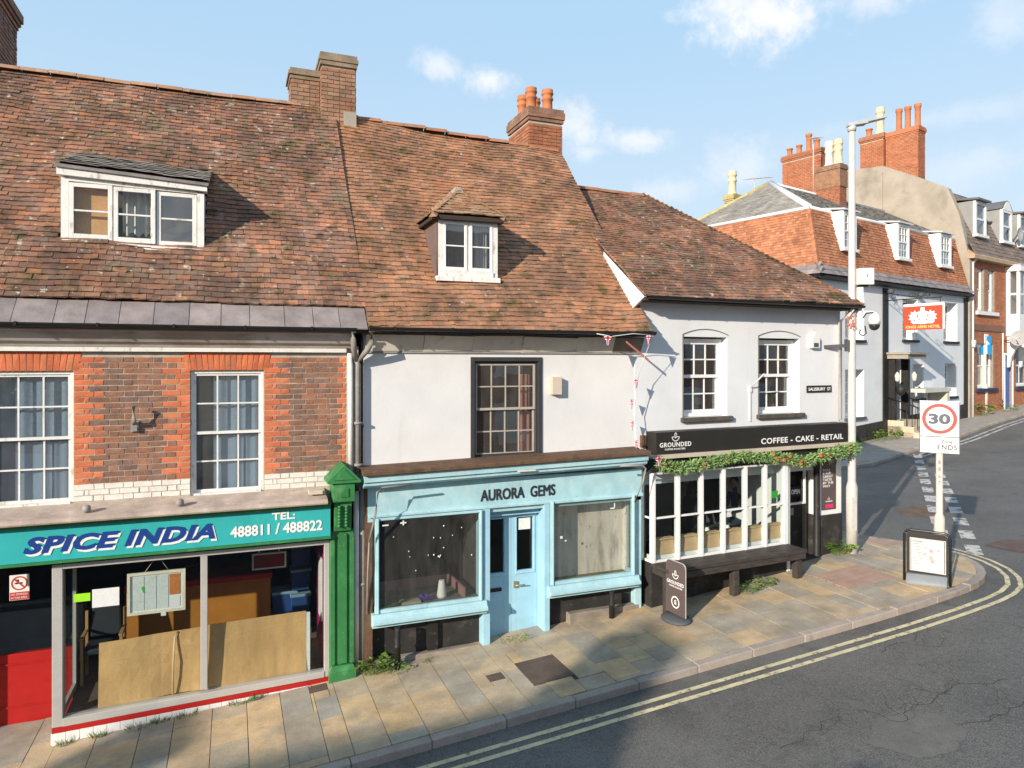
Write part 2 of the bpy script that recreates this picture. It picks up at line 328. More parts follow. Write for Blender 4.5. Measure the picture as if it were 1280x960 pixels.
class MB:
    def __init__(s): s.v = []; s.f = []; s.r = []; s.sm = []; s.cur = 0.0; s.smooth = False
    def add(s, vs, fs):
        k = len(s.v); s.v += [Vector(x) for x in vs]
        for f in fs: s.f.append([i + k for i in f]); s.r.append(s.cur); s.sm.append(s.smooth)
        return s
    def box(s, a0, a1, b0, b1, z0, z1):
        return s.hexa([(a0, b0, z0), (a1, b0, z0), (a1, b1, z0), (a0, b1, z0), (a0, b0, z1), (a1, b0, z1), (a1, b1, z1), (a0, b1, z1)])
    def hexa(s, p):      # four below, four above
        return s.add(p, [(0, 3, 2, 1), (4, 5, 6, 7), (0, 1, 5, 4), (1, 2, 6, 5), (2, 3, 7, 6), (3, 0, 4, 7)])
    def quad(s, *p): return s.add(p, [tuple(range(len(p)))])
    def prism(s, pts, b0, b1, axis='b'):     # outline extruded along an axis
        n = len(pts)
        if axis == 'b': A = [(x, b0, y) for x, y in pts]; B = [(x, b1, y) for x, y in pts]
        elif axis == 'z': A = [(x, y, b0) for x, y in pts]; B = [(x, y, b1) for x, y in pts]
        else: A = [(b0, x, y) for x, y in pts]; B = [(b1, x, y) for x, y in pts]
        return s.add(A + B, [tuple(range(n)), tuple(range(2 * n - 1, n - 1, -1))] + [(i, i + n, (i + 1) % n + n, (i + 1) % n) for i in range(n)])
    def extr(s, prof, a0, a1): return s.prism(prof, a0, a1, 'a')       # (b,z) profile run along a
    def tube(s, path, r, n=8, r1=None):
        path = [Vector(p) for p in path]; k = len(s.v); m = len(path); sm = s.smooth
        for i, p in enumerate(path):
            d = (path[min(i + 1, m - 1)] - path[max(i - 1, 0)]).normalized()
            u = d.orthogonal().normalized() if abs(d.z) > .95 else d.cross(Vector((0, 0, 1))).normalized()
            w = d.cross(u); rr = r if r1 is None else r + (r1 - r) * i / (m - 1)
            for j in range(n):
                t = 2 * math.pi * j / n; s.v.append(p + u * math.cos(t) * rr + w * math.sin(t) * rr)
        for i in range(m - 1):
            for j in range(n):
                s.f.append([k + i * n + j, k + i * n + (j + 1) % n, k + (i + 1) * n + (j + 1) % n, k + (i + 1) * n + j]); s.r.append(s.cur); s.sm.append(True)
        s.f.append([k + j for j in range(n)][::-1]); s.f.append([k + (m - 1) * n + j for j in range(n)])
        s.r += [s.cur] * 2; s.sm += [False] * 2
        return s
    def lathe(s, c, prof, n=14):
        c = Vector(c); k = len(s.v); m = len(prof)
        for r, z in prof:
            for j in range(n):
                t = 2 * math.pi * j / n; s.v.append(c + Vector((r * math.cos(t), r * math.sin(t), z)))
        for i in range(m - 1):
            for j in range(n):
                s.f.append([k + i * n + j, k + i * n + (j + 1) % n, k + (i + 1) * n + (j + 1) % n, k + (i + 1) * n + j]); s.r.append(s.cur); s.sm.append(True)
        s.f.append([k + j for j in range(n)][::-1]); s.f.append([k + (m - 1) * n + j for j in range(n)])
        s.r += [s.cur] * 2; s.sm += [False] * 2
        return s
    def mesh(s, name, off=(0, 0, 0), m=None):
        off = Vector(off); me = bpy.data.meshes.new(name)
        me.from_pydata([tuple(v - off) for v in s.v], [], s.f)
        at = me.attributes.new('rnd', 'FLOAT', 'FACE'); at.data.foreach_set('value', s.r)
        me.polygons.foreach_set('use_smooth', s.sm)
        import bmesh
        b = bmesh.new(); b.from_mesh(me); bmesh.ops.recalc_face_normals(b, faces=b.faces); b.to_mesh(me); b.free()
        if m: me.materials.append(m)
        me.update(); return me
    def build(s, name, m, parent, bevel=0):
        fr, off = INFO[parent.name]
        o = link(name, s.mesh(name, off, m), None, parent)
        if bevel:
            md = o.modifiers.new('edge', 'BEVEL'); md.width = bevel; md.segments = 2; md.limit_method = 'ANGLE'
        return o
    def solo(s, name, m, label, cat, fr, off, group=None, kind=None):
        o = link(name, s.mesh(name, off, m), None, None, fr, off)
        return tag(o, label, cat, group, kind)

def rootM(o):
    fr, off = INFO[o.name]; return fr.M() @ Matrix.Translation(off)

def pieces(name, parent, m, items, nmax, variants, stuffname=None):
    """items: (frame-space matrix, variant). The nmax that show largest become parts sharing mesh data, the rest one stuff part."""
    fr, off = INFO[parent.name]; FM = fr.M(); T = Matrix.Translation(-off)
    def key(it):
        P = FM @ it[0].translation; x, y, d = proj(P)
        return d if (-20 < x < 1300 and -20 < y < 980) else d + 1000
    items = sorted(items, key=key)
    n_vis = sum(1 for it in items if key(it) < 1000)
    k = min(nmax, n_vis)
    for M_, v in items[:k]:
        o = bpy.data.objects.new(name, variants[v]); COL.objects.link(o); o.parent = parent
        o.matrix_basis = T @ M_
        INFO[o.name] = INFO[parent.name]
    rest = items[k:]
    if rest:
        vs, fs, rs = [], [], []
        for M_, v in rest:
            me = variants[v]; q = len(vs); MM = T @ M_; r = rnd()
            vs += [tuple(MM @ x.co) for x in me.vertices]
            for p in me.polygons: fs.append([i + q for i in p.vertices]); rs.append(r)
        nm = stuffname or ('more_' + name + 's')
        me = bpy.data.meshes.new(nm); me.from_pydata(vs, [], fs)
        at = me.attributes.new('rnd', 'FLOAT', 'FACE'); at.data.foreach_set('value', rs); me.materials.append(m)
        o = bpy.data.objects.new(nm, me); COL.objects.link(o); o.parent = parent; o['kind'] = 'stuff'; INFO[o.name] = INFO[parent.name]

def boxmesh(name, m, sx, sy, sz, jit=0., top_in=0.):
    vs = []
    for z in (0, 1):
        for x, y in ((-.5, -.5), (.5, -.5), (.5, .5), (-.5, .5)):
            q = 1 - (top_in if z else 0)
            vs.append((x * sx * q + ru(-jit, jit), y * sy * q + ru(-jit, jit), z * sz + (ru(-jit, jit) if z else 0)))
    b = MB(); b.hexa(vs); return b.mesh(name, (0, 0, 0), m)

def tile_variants(m, w, l, t=.02, n=6):
    out = []
    for i in range(n):
        sag = ru(-.004, .004); c = ru(-.012, .012)
        xs = (-w / 2 + .002, 0, w / 2 - .002); vs = []
        for z in (0, t):
            for j, y in enumerate((0, l)):
                for x in xs:
                    vs.append((x, y + (c * x / w if y == 0 else 0) + (ru(-.005, .005) if y == 0 else 0), z + (sag if x == 0 else 0) + (.026 if y == 0 else 0)))
        f = [(0, 1, 7, 6), (1, 2, 8, 7), (6, 7, 10, 9), (7, 8, 11, 10), (0, 6, 9, 3), (2, 5, 11, 8), (0, 3, 4, 1), (1, 4, 5, 2)]
        b = MB(); b.add(vs, f); out.append(b.mesh('clay_tile', (0, 0, 0), m))
    return out

def tile_field(name, parent, m, E0, E1, R1, R0, tw, gauge, nmax, keep=None, wave=.03, seed=0, t=.026, jitter=1.0, lean=1.0, stuffname=None):
    """Courses of tiles over the patch eave-left, eave-right, ridge-right, ridge-left, in frame space."""
    E0, E1, R1, R0 = map(Vector, (E0, E1, R1, R0))
    L = ((R0 - E0).length + (R1 - E1).length) / 2; rows = max(1, int(L / gauge))
    var = tile_variants(m, tw, gauge * 1.5, t)
    nrm0 = (E1 - E0).cross(R0 - E0).normalized()
    if nrm0.z < 0: nrm0 = -nrm0
    def S(u, v):
        p = (E0 * (1 - u) + E1 * u) * (1 - v) + (R0 * (1 - u) + R1 * u) * v
        w = noise.noise(Vector((p.x * .55 + seed, p.y * .6, p.z * .6))) + .5 * noise.noise(Vector((p.x * 1.7 + seed, p.y * 1.7, 3)))
        return p + nrm0 * (w * wave)
    items = []
    for i in range(rows):
        v = i / rows
        A, B = S(0, v), S(1, v); W = (B - A).length; n = max(1, int(W / tw))
        sh = .5 * (i % 2) + .07 * noise.noise(Vector((i * .7, seed, 0)))
        for j in range(-1, n + 1):
            e0, e1 = max(0, (j + sh) * tw), min(W, (j + 1 + sh) * tw)
            if e1 - e0 < .25 * tw: continue
            if W - e1 < .25 * tw: e1 = W
            if e0 < .25 * tw: e0 = 0
            u = (e0 + e1) / 2 / W; wr_ = (e1 - e0) / tw
            p = S(u, v)
            if keep and not keep(p): continue
            du = (S(min(1, u + .03), v) - S(max(0, u - .03), v)).normalized(); dv = (S(u, min(1, v + .03)) - S(u, max(0, v - .03))).normalized()
            nn = du.cross(dv).normalized()
            if nn.dot(nrm0) < 0: nn = -nn
            dv = nn.cross(du).normalized()
            if dv.dot(R0 - E0) < 0: dv = -dv; du = -du
            R = Matrix((du, dv, nn)).transposed().to_4x4()
            q = jitter
            M_ = Matrix.Translation(p + nn * ru(-.003, .004) * q + dv * ru(-.008, .008) * q) @ R @ Matrix.Rotation(ru(-.025, .025) * q, 4, 'Z') @ Matrix.Rotation(ru(-.03, .03) * q - .0, 4, 'Y') @ Matrix.Diagonal((wr_, 1, 1, 1))
            items.append((M_, int(rnd() * len(var)) % len(var)))
    pieces(name, parent, m, items, nmax, var, stuffname)

def wall_mb(a0, a1, z0, z1, b0, b1, ops):
    """A wall slab with real openings (a0,a1,z0,z1)."""
    mb = MB()
    A = sorted({a0, a1, *[o[0] for o in ops], *[o[1] for o in ops]}); Z = sorted({z0, z1, *[o[2] for o in ops], *[o[3] for o in ops]})
    A = [x for x in A if a0 - 1e-6 <= x <= a1 + 1e-6]; Z = [x for x in Z if z0 - 1e-6 <= x <= z1 + 1e-6]
    def solid(i, j):
        if not (0 <= i < len(A) - 1 and 0 <= j < len(Z) - 1): return False
        ca, cz = (A[i] + A[i + 1]) / 2, (Z[j] + Z[j + 1]) / 2
        return not any(o[0] < ca < o[1] and o[2] < cz < o[3] for o in ops)
    for i in range(len(A) - 1):
        for j in range(len(Z) - 1):
            if not solid(i, j): continue
            x0, x1, y0, y1 = A[i], A[i + 1], Z[j], Z[j + 1]
            mb.quad((x0, b0, y0), (x1, b0, y0), (x1, b0, y1), (x0, b0, y1)); mb.quad((x0, b1, y0), (x0, b1, y1), (x1, b1, y1), (x1, b1, y0))
            if not solid(i - 1, j): mb.quad((x0, b0, y0), (x0, b0, y1), (x0, b1, y1), (x0, b1, y0))
            if not solid(i + 1, j): mb.quad((x1, b0, y0), (x1, b1, y0), (x1, b1, y1), (x1, b0, y1))
            if not solid(i, j - 1): mb.quad((x0, b0, y0), (x0, b1, y0), (x1, b1, y0), (x1, b0, y0))
            if not solid(i, j + 1): mb.quad((x0, b0, y1), (x1, b0, y1), (x1, b1, y1), (x0, b1, y1))
    return mb

def bars(mb, a0, a1, z0, z1, b, cols, rows, w=.022, d=.03, frame=.045):
    """A sash: stiles, rails and glazing bars, butted."""
    mb.box(a0, a0 + frame, b, b + d, z0, z1); mb.box(a1 - frame, a1, b, b + d, z0, z1)
    mb.box(a0 + frame, a1 - frame, b, b + d, z1 - frame, z1); mb.box(a0 + frame, a1 - frame, b, b + d, z0, z0 + frame * 1.25)
    A0, A1, Z0, Z1 = a0 + frame, a1 - frame, z0 + frame * 1.25, z1 - frame
    cw, rh = (A1 - A0) / cols, (Z1 - Z0) / rows
    for i in range(1, cols): mb.box(A0 + i * cw - w / 2, A0 + i * cw + w / 2, b + .004, b + d - .004, Z0, Z1)
    for j in range(1, rows):
        for i in range(cols):
            x0 = A0 + i * cw + (w / 2 if i else 0); x1 = A0 + (i + 1) * cw - (w / 2 if i < cols - 1 else 0)
            mb.box(x0, x1, b + .005, b + d - .005, Z0 + j * rh - w / 2, Z0 + j * rh + w / 2)
    return [(A0 + i * cw, A0 + (i + 1) * cw, Z0 + j * rh, Z0 + (j + 1) * rh) for i in range(cols) for j in range(rows)]

def panes(parent, cells, b, m, name='pane'):
    shared = {}
    fr, off = INFO[parent.name]
    for a0, a1, z0, z1 in cells:
        k = (round(a1 - a0, 3), round(z1 - z0, 3))
        if k not in shared:
            q = MB(); q.box(-(a1 - a0) / 2, (a1 - a0) / 2, -.002, .002, -(z1 - z0) / 2, (z1 - z0) / 2); shared[k] = q.mesh('pane', (0, 0, 0), m)
        o = bpy.data.objects.new(name, shared[k]); COL.objects.link(o); o.parent = parent
        o.location = Vector(((a0 + a1) / 2, b, (z0 + z1) / 2)) - off
        o.rotation_euler = (ru(-.004, .004), 0, ru(-.006, .006)); INFO[o.name] = INFO[parent.name]

def sash_window(house, a0, a1, z0, z1, b, cols, rt, rb, m, mf=None, frame=.05, glass=None, bw=.022, mid=None, sframe=.045, label=None, fd=.09):
    """Box frame (the part) with two sashes and single panes as sub-parts."""
    mf = mf or m; glass = glass or GLASSU
    f = MB(); f.box(a0, a0 + frame, b, b + fd, z0, z1); f.box(a1 - frame, a1, b, b + fd, z0, z1)
    f.box(a0 + frame, a1 - frame, b, b + fd, z1 - frame, z1); f.box(a0 + frame, a1 - frame, b - .03, b + fd, z0, z0 + frame)
    w = f.build('window', mf, house)
    if label: w['label'] = label
    zm = mid if mid is not None else z0 + (z1 - z0) * rb / (rt + rb)
    for nm, q0, q1, rows, bb in (('upper_sash', zm - .02, z1 - frame, rt, b + .018), ('lower_sash', z0 + frame, zm + .02, rb, b + .05)):
        s = MB(); c = bars(s, a0 + frame, a1 - frame, q0, q1, bb, cols, rows, bw, frame=sframe)
        s.build(nm, m, w); panes(w, c, bb + .015, glass)
    return w

def curtain(parent, a0, a1, z0, z1, b, m, folds=6, amp=.025, name='curtain'):
    mb = MB(); n = folds * 6; mb.smooth = True; vs = []
    for i in range(n + 1):
        a = a0 + (a1 - a0) * i / n; bb = b + amp * math.sin(i / 6 * 2 * math.pi + 1.3 * math.sin(i * .37)) 
        for z in (z0, z1): vs.append((a, bb, z))
    for i in range(n + 1):
        a = a0 + (a1 - a0) * i / n; bb = b + .012 + amp * math.sin(i / 6 * 2 * math.pi + 1.3 * math.sin(i * .37))
        for z in (z0, z1): vs.append((a, bb, z))
    k = 2 * (n + 1); fs = []
    for i in range(n):
        fs.append((2 * i, 2 * i + 2, 2 * i + 3, 2 * i + 1)); fs.append((k + 2 * i, k + 2 * i + 1, k + 2 * i + 3, k + 2 * i + 2))
    mb.add(vs, fs); return mb.build(name, m, parent)

def textmesh(body, w, h, bold=.0, shear=0., depth=.002, spacing=1.0, align='LEFT', line=1.0, fat=0.):
    cu = bpy.data.curves.new('txt', 'FONT'); cu.body = body; cu.size = 1; cu.offset = bold; cu.shear = shear; cu.extrude = .001; cu.resolution_u = 3
    cu.space_character = spacing; cu.align_x = align; cu.space_line = line
    o = bpy.data.objects.new('txt', cu); COL.objects.link(o)
    dg = bpy.context.evaluated_depsgraph_get(); dg.update()
    me = bpy.data.meshes.new_from_object(o.evaluated_get(dg)); bpy.data.objects.remove(o); bpy.data.curves.remove(cu)
    xs = [v.co.x for v in me.vertices]; ys = [v.co.y for v in me.vertices]
    x0, x1, y0, y1 = min(xs), max(xs), min(ys), max(ys)
    for v in me.vertices:
        x, y, z = v.co
        v.co = ((x - x0) / (x1 - x0) * w, (-depth if z > 0 else 0), (y - y0) / (y1 - y0) * h)
    if fat:                                   # heavier strokes: the letters repeated a hair apart
        vs = [tuple(v.co) for v in me.vertices]; fs = [tuple(p.vertices) for p in me.polygons]; n = len(vs); V, F_ = [], []
        for k, (dx, dz) in enumerate(((0, 0), (fat, 0), (0, fat), (fat, fat), (fat / 2, fat / 2))):
            V += [(x + dx, y - k * .0002, z + dz) for x, y, z in vs]; F_ += [tuple(i + k * n for i in f) for f in fs]
        me = bpy.data.meshes.new('lettering'); me.from_pydata(V, [], F_)
    return me
def text(parent, body, a, b, z, w, h, m, name='lettering', rise=0., **k):
    me = textmesh(body, w, h, **k); fr, off = INFO[parent.name]
    for v in me.vertices: v.co = Vector((v.co.x + a, v.co.y + b, v.co.z + z + rise * v.co.x)) - off
    return link(name, me, m, parent)

def room(house, a0, a1, b0, b1, z0, z1, m, mf=None, name='room'):
    """Inside faces of a room behind an opening (open towards the street)."""
    t = .05; mb = MB()
    mb.box(a0 - t, a0, b0, b1, z0, z1); mb.box(a1, a1 + t, b0, b1, z0, z1); mb.box(a0 - t, a1 + t, b1, b1 + t, z0, z1); mb.box(a0 - t, a1 + t, b0, b1 + t, z1, z1 + t)
    o = mb.build(name + '_wall', m, house)
    f = MB(); f.box(a0 - t, a1 + t, b0, b1 + t, z0 - t, z0); f.build(name + '_floor', mf or m, house)
    return o
def chimney(house, a0, a1, b0, b1, z0, z1, mb_, cap, nmax=150, cw=.04, faces=('f', 'l'), brick_l=.215):
    """Brick stack (the part) with its bricks as sub-parts and an oversailing cap."""
    c = MB(); c.box(a0 + .012, a1 - .012, b0 + .012, b1 - .012, z0, z1); st = c.build('chimney', MORTAR if nmax else MORTARD, house)
    items = []; var = [boxmesh('brick', mb_, .205, .02, .063, .003) for _ in range(3)] + [boxmesh('brick', mb_, .098, .02, .063, .003) for _ in range(2)]
    for f in faces:
        if f == 'f': o, e, L, n = Vector((a0, b0, 0)), Vector((1, 0, 0)), a1 - a0, Vector((0, 1, 0))
        elif f == 'l': o, e, L, n = Vector((a0, b1, 0)), Vector((0, -1, 0)), b1 - b0, Vector((1, 0, 0))
        elif f == 'r': o, e, L, n = Vector((a1, b0, 0)), Vector((0, 1, 0)), b1 - b0, Vector((-1, 0, 0))
        i = 0; z = z0
        while z < z1 - .06:
            x = 0; k = i % 2
            while x < L - .015:
                w = .215 if (k % 2 == 0) else .1075
                k += 1
                if x + w > L - .03: w = L - x
                p = o + e * (x + w / 2) + Vector((0, 0, z + ru(-.002, .002)))
                R = Matrix((e, n, Vector((0, 0, 1)))).transposed().to_4x4()
                v = int(rnd() * 3) if w > .15 else 3 + int(rnd() * 2)
                base = .205 if w > .15 else .098
                items.append((Matrix.Translation(p - n * ru(-.002, .004)) @ R @ Matrix.Diagonal((max(.3, (w - .010) / base), 1, 1, 1)), v)); x += w
            z += .075; i += 1
    pieces('brick', st, mb_, items, nmax, var)
    return st
def chimney_cap(st, a0, a1, b0, b1, z, m, courses=((.03, .075), (.055, .075), (.04, .08))):
    q = MB(); zz = z
    for ov, h in courses:
        q.cur = rnd(); q.box(a0 - ov, a1 + ov, b0 - ov, b1 + ov, zz, zz + h); zz += h
    q.build('cap', m, st, .006); return zz
def pot(st, a, b, z, h, r, m, bands=True, name='chimney_pot'):
    q = MB(); pr = [(r * 1.12, 0), (r * 1.12, h * .08), (r * .92, h * .12), (r * .88, h * .55)]
    if bands: pr += [(r * 1.05, h * .58), (r * 1.05, h * .64), (r * .9, h * .67), (r * .9, h * .78), (r * 1.08, h * .81), (r * 1.08, h * .88), (r * .95, h * .9), (r * 1.02, h), (r * .75, h), (r * .7, h * .85)]
    else: pr += [(r * .88, h * .85), (r * 1.08, h * .88), (r * 1.1, h), (r * .78, h), (r * .74, h * .85)]
    q.lathe((a, b, z), pr, 14); q.build(name, m, st)

# ------------------------------------------------------------------ the ground, road and pavements
XS = [-60, -20, -9, 0, 5, 9, 11, 13, 16, 19, 22, 26, 30, 35, 45, 60, 110]
def sheet(name, m, dz, y0, y1, xs=XS, ny=1):
    mb = MB()
    for i in range(len(xs) - 1):
        for j in range(ny):
            ya, yb = y0 + (y1 - y0) * j / ny, y0 + (y1 - y0) * (j + 1) / ny
            mb.quad((xs[i], ya, g(xs[i]) + dz), (xs[i + 1], ya, g(xs[i + 1]) + dz), (xs[i + 1], yb, g(xs[i + 1]) + dz), (xs[i], yb, g(xs[i]) + dz))
    me = mb.mesh(name, (0, 0, 0), m); o = bpy.data.objects.new(name, me); COL.objects.link(o); o['kind'] = 'structure'
    INFO[o.name] = (WORLD, Vector((0, 0, 0))); return o
sheet('ground', EARTH, -.6, -900, 1200, [-900, -60] + XS[1:] + [900])
sheet('road', ASPH, -.1, -40, 70)

KL = [(-9, 7.93), (6, 7.94), (9.3, 7.95), (10.4, 7.98), (11.2, 8.04), (11.77, 8.16), (12.15, 8.30), (12.42, 8.48), (12.66, 8.72), (12.84, 9.0), (12.95, 9.35), (13.0, 9.75), (12.97, 10.15), (12.84, 10.55), (12.6, 10.95), (12.42, 11.4), (12.36, 12), (12.36, 26)]
def offset(line, d):
    out = []
    for i, p in enumerate(line):
        a = Vector(line[max(0, i - 1)]); b = Vector(line[min(len(line) - 1, i + 1)]); t = (b - a).normalized()
        out.append((p[0] + t.y * d, p[1] - t.x * d))      # d>0: to the right of travel (road side)
    return out
def resample(line, step):
    pts = [Vector(line[0])]; acc = 0
    for a, b in zip(line, line[1:]):
        a, b = Vector(a), Vector(b); L = (b - a).length
        if L < 1e-6: continue
        t = step - acc
        while t < L: pts.append(a + (b - a) * t / L); t += step
        acc = L - (t - step)
    pts.append(Vector(line[-1])); return pts
def kerbstones(parent, line, w=.14, L=.92, up=.0, m=None):
    pts = resample(line, .31); inner = offset([tuple(p) for p in pts], -w)
    i = 0; n = len(pts); var = 0
    while i < n - 1:
        k = min(n - 1, i + 3); mb = MB(); e = .006
        P0 = [pts[q] for q in range(i, k + 1)]; Q0 = [Vector(inner[q]) for q in range(i, k + 1)]
        d0 = (P0[1] - P0[0]).normalized() * e; P0[0] = P0[0] + d0; Q0[0] = Q0[0] + d0
        h = ru(-.008, .006)
        top, bot = [], []
        for p in P0 + Q0[::-1]: top.append((p.x, p.y, g(p.x) + .006 + h + up)); bot.append((p.x, p.y, g(p.x) - .2))
        N_ = len(top); mb.add(bot + top, [tuple(range(N_))[::-1], tuple(range(N_, 2 * N_))] + [(q, (q + 1) % N_, (q + 1) % N_ + N_, q + N_) for q in range(N_)])
        fr, off = INFO[parent.name]
        o = link('kerbstone', mb.mesh('kerbstone', off, m or KERB), None, parent)
        md = o.modifiers.new('edge', 'BEVEL'); md.width = .014; md.segments = 2; md.limit_method = 'ANGLE'; md.angle_limit = math.radians(50)
        i = k
def clip_poly(sub, x0, x1, y0, y1):
    def cut(P, f, it):
        out = []
        for i in range(len(P)):
            a, b = P[i - 1], P[i]; fa, fb = f(a), f(b)
            if fa >= 0 and fb >= 0: out.append(b)
            elif fa >= 0 > fb: out.append(it(a, b, fa, fb))
            elif fa < 0 <= fb: out += [it(a, b, fa, fb), b]
        return out
    it = lambda a, b, fa, fb: (a[0] + (b[0] - a[0]) * fa / (fa - fb), a[1] + (b[1] - a[1]) * fa / (fa - fb))
    for f in (lambda p: p[0] - x0, lambda p: x1 - p[0], lambda p: p[1] - y0, lambda p: y1 - p[1]):
        if len(sub) < 3: return []
        sub = cut(sub, f, it)
    return sub
def area(P): return abs(sum(P[i - 1][0] * P[i][1] - P[i][0] * P[i - 1][1] for i in range(len(P)))) / 2 if len(P) > 2 else 0

inner = offset(KL, -.15)
PAVE = [(x, y) for x, y in inner] + [(11.15, 26), (11.15, 10.95), (-9, 10.95)]
def base_slab(name, poly, dz, h, m):
    mb = MB(); xs = [x for x in XS]
    for i in range(len(xs) - 1):
        q = clip_poly(poly, xs[i], xs[i + 1], -100, 100)
        if area(q) < 1e-4: continue
        n = len(q); top = [(x, y, g(x) + dz) for x, y in q]; mb.add(top, [tuple(range(n))])
    o = link(name, mb.mesh(name, (0, 0, 0), m), None, None, WORLD, (0, 0, 0)); o['kind'] = 'structure'; return o
pavement = base_slab('pavement', PAVE, -.012, .1, SLABM)
kerb = thing('kerb', None, None, WORLD, 0, 0, 0, kind='structure'); kerbstones(kerb, KL)
SPECIAL = [(3.72, 4.32, 8.55, 9.28), (9.68, 10.82, 8.95, 9.78), (12.2, 13.0, 10.35, 11.3), (3.24, 3.46, 8.93, 9.13), (0.98, 1.22, 9.85, 10.05)]
def paving_slab(x0, x1, y0, y1, m=SLAB, name='paving_slab', lift=0.0, gap=.004, poly=PAVE):
    q = clip_poly(poly, x0 + gap, x1 - gap, y0 + gap, y1 - gap)
    if area(q) < .006: return
    h = lift + ru(-.004, .004); sx_, sy_ = ru(-.006, .006), ru(-.006, .006); cx, cy = (x0 + x1) / 2, (y0 + y1) / 2
    n = len(q); top = [(x, y, g(x) + h + sx_ * (x - cx) + sy_ * (y - cy)) for x, y in q]; bot = [(x, y, g(x) - .05) for x, y in q]
    mb = MB(); mb.add(bot + top, [tuple(range(n, 2 * n))] + [(i, (i + 1) % n, (i + 1) % n + n, i + n) for i in range(n)])
    o = link(name, mb.mesh(name, (0, 0, 0), m), None, pavement)
    return o
x = -4.2
while x < 12.95:
    w = random.choice((.28, .32, .38, .42, .45, .50)); x1 = min(x + w, 12.96)
    y = 7.6 - ru(0, .4); ymax = 10.95 if x < 11.15 else 16
    while y < ymax:
        L = ru(.38, .72); y1 = y + L
        segs = [(x, x1, y, y1)]
        for X0, X1, Y0, Y1 in SPECIAL:
            new = []
            for s_ in segs:
                a0, a1, b0, b1 = s_
                if a1 <= X0 or a0 >= X1 or b1 <= Y0 or b0 >= Y1: new.append(s_); continue
                if a0 < X0: new.append((a0, X0, b0, b1)); a0 = X0
                if a1 > X1: new.append((X1, a1, b0, b1)); a1 = X1
                if b0 < Y0: new.append((a0, a1, b0, Y0))
                if b1 > Y1: new.append((a0, a1, Y1, b1))
            segs = new
        for s_ in segs:
            if s_[1] - s_[0] > .03 and s_[3] - s_[2] > .03: paving_slab(*s_)
        y = y1
    x = x1
tag(paving_slab(*SPECIAL[0], m=COVER, name='access_cover', lift=.002), 'dark brown square cover set into the pavement')
tag(paving_slab(*SPECIAL[3], m=COVER, name='drain_cover'), 'small brown drain cover'); paving_slab(*SPECIAL[4], m=COVER, name='drain_cover')
for i in range(5):
    w = (SPECIAL[1][3] - SPECIAL[1][2]) / 5
    paving_slab(SPECIAL[1][0], SPECIAL[1][1], SPECIAL[1][2] + i * w, SPECIAL[1][2] + (i + 1) * w, m=SLABP, name='pink_paving_slab', lift=.004, gap=.014)
for i in range(2):
    for j in range(2): paving_slab(12.2 + i * .4, 12.6 + i * .4, 10.35 + j * .475, 10.825 + j * .475, m=SLABP, name='pink_paving_slab', gap=.004)

def ribbon(name, line, w, m, dz):
    a, b = offset(line, w / 2), offset(line, -w / 2); mb = MB()
    for i in range(len(line) - 1):
        mb.quad(*[(p[0], p[1], g(p[0]) + dz) for p in (a[i], a[i + 1], b[i + 1], b[i])])
    o = link(name, mb.mesh(name, (0, 0, 0), m), None, None, WORLD, (0, 0, 0)); o['kind'] = 'structure'; return o
kd = [tuple(p) for p in resample(KL, .4)]
kd = [p for p in kd if not (p[0] < 12.9 and p[1] > 10.0)]
ribbon('yellow_line', offset(kd, .31), .075, YEL, -.095); ribbon('yellow_line', offset(kd, .49), .075, YEL, -.095)

# the pavement and kerb across the side street, in front of the hotel
KK = [(17.3, 40), (17.6, 24), (18.0, 19.2), (18.35, 18.2), (19.0, 17.7), (19.97, 17.55), (20.9, 17.9), (22.9, 18.65), (24.05, 18.97), (27.7, 20.06), (32.5, 21.8), (36.4, 23.0), (52, 27.6)]
inn = offset(KK, -.16)
PAVE2 = inn + [(52, 40), (20, 40)]
p2 = base_slab('pavement', PAVE2, -.004, .1, CONC)
kerb2 = thing('kerb', None, None, WORLD, 0, 0, 0, kind='structure'); kerbstones(kerb2, KK, .15, m=mat('pale_kerb_stone', rough=.85, var=.18, vs=3, ramp=[(.42, .35, .28), (.36, .30, .25), (.46, .39, .31)], bump=.4))
for nm, P in (('access_cover', [(19.0, 18.35), (20.0, 18.6), (20.3, 19.2), (19.2, 19.0)]), ('pink_paving_slab', [(19.5, 17.85), (20.4, 17.95), (20.75, 18.4), (19.8, 18.35)])):
    mb = MB(); n = 4; mb.add([(x, y, g(x) - .03) for x, y in P] + [(x, y, g(x) + .006) for x, y in P], [(4, 5, 6, 7)] + [(i, (i + 1) % 4, (i + 1) % 4 + 4, i + 4) for i in range(4)])
    link(nm, mb.mesh(nm, (0, 0, 0), COVER if nm[0] == 'a' else SLABP), None, p2)
kd2 = [tuple(p) for p in resample([q for q in KK if q[0] > 21.8 and q[1] < 30], .8)]
ribbon('yellow_line', offset(kd2, .35), .11, WLINE, -.095); ribbon('yellow_line', offset(kd2, .62), .11, WLINE, -.095)

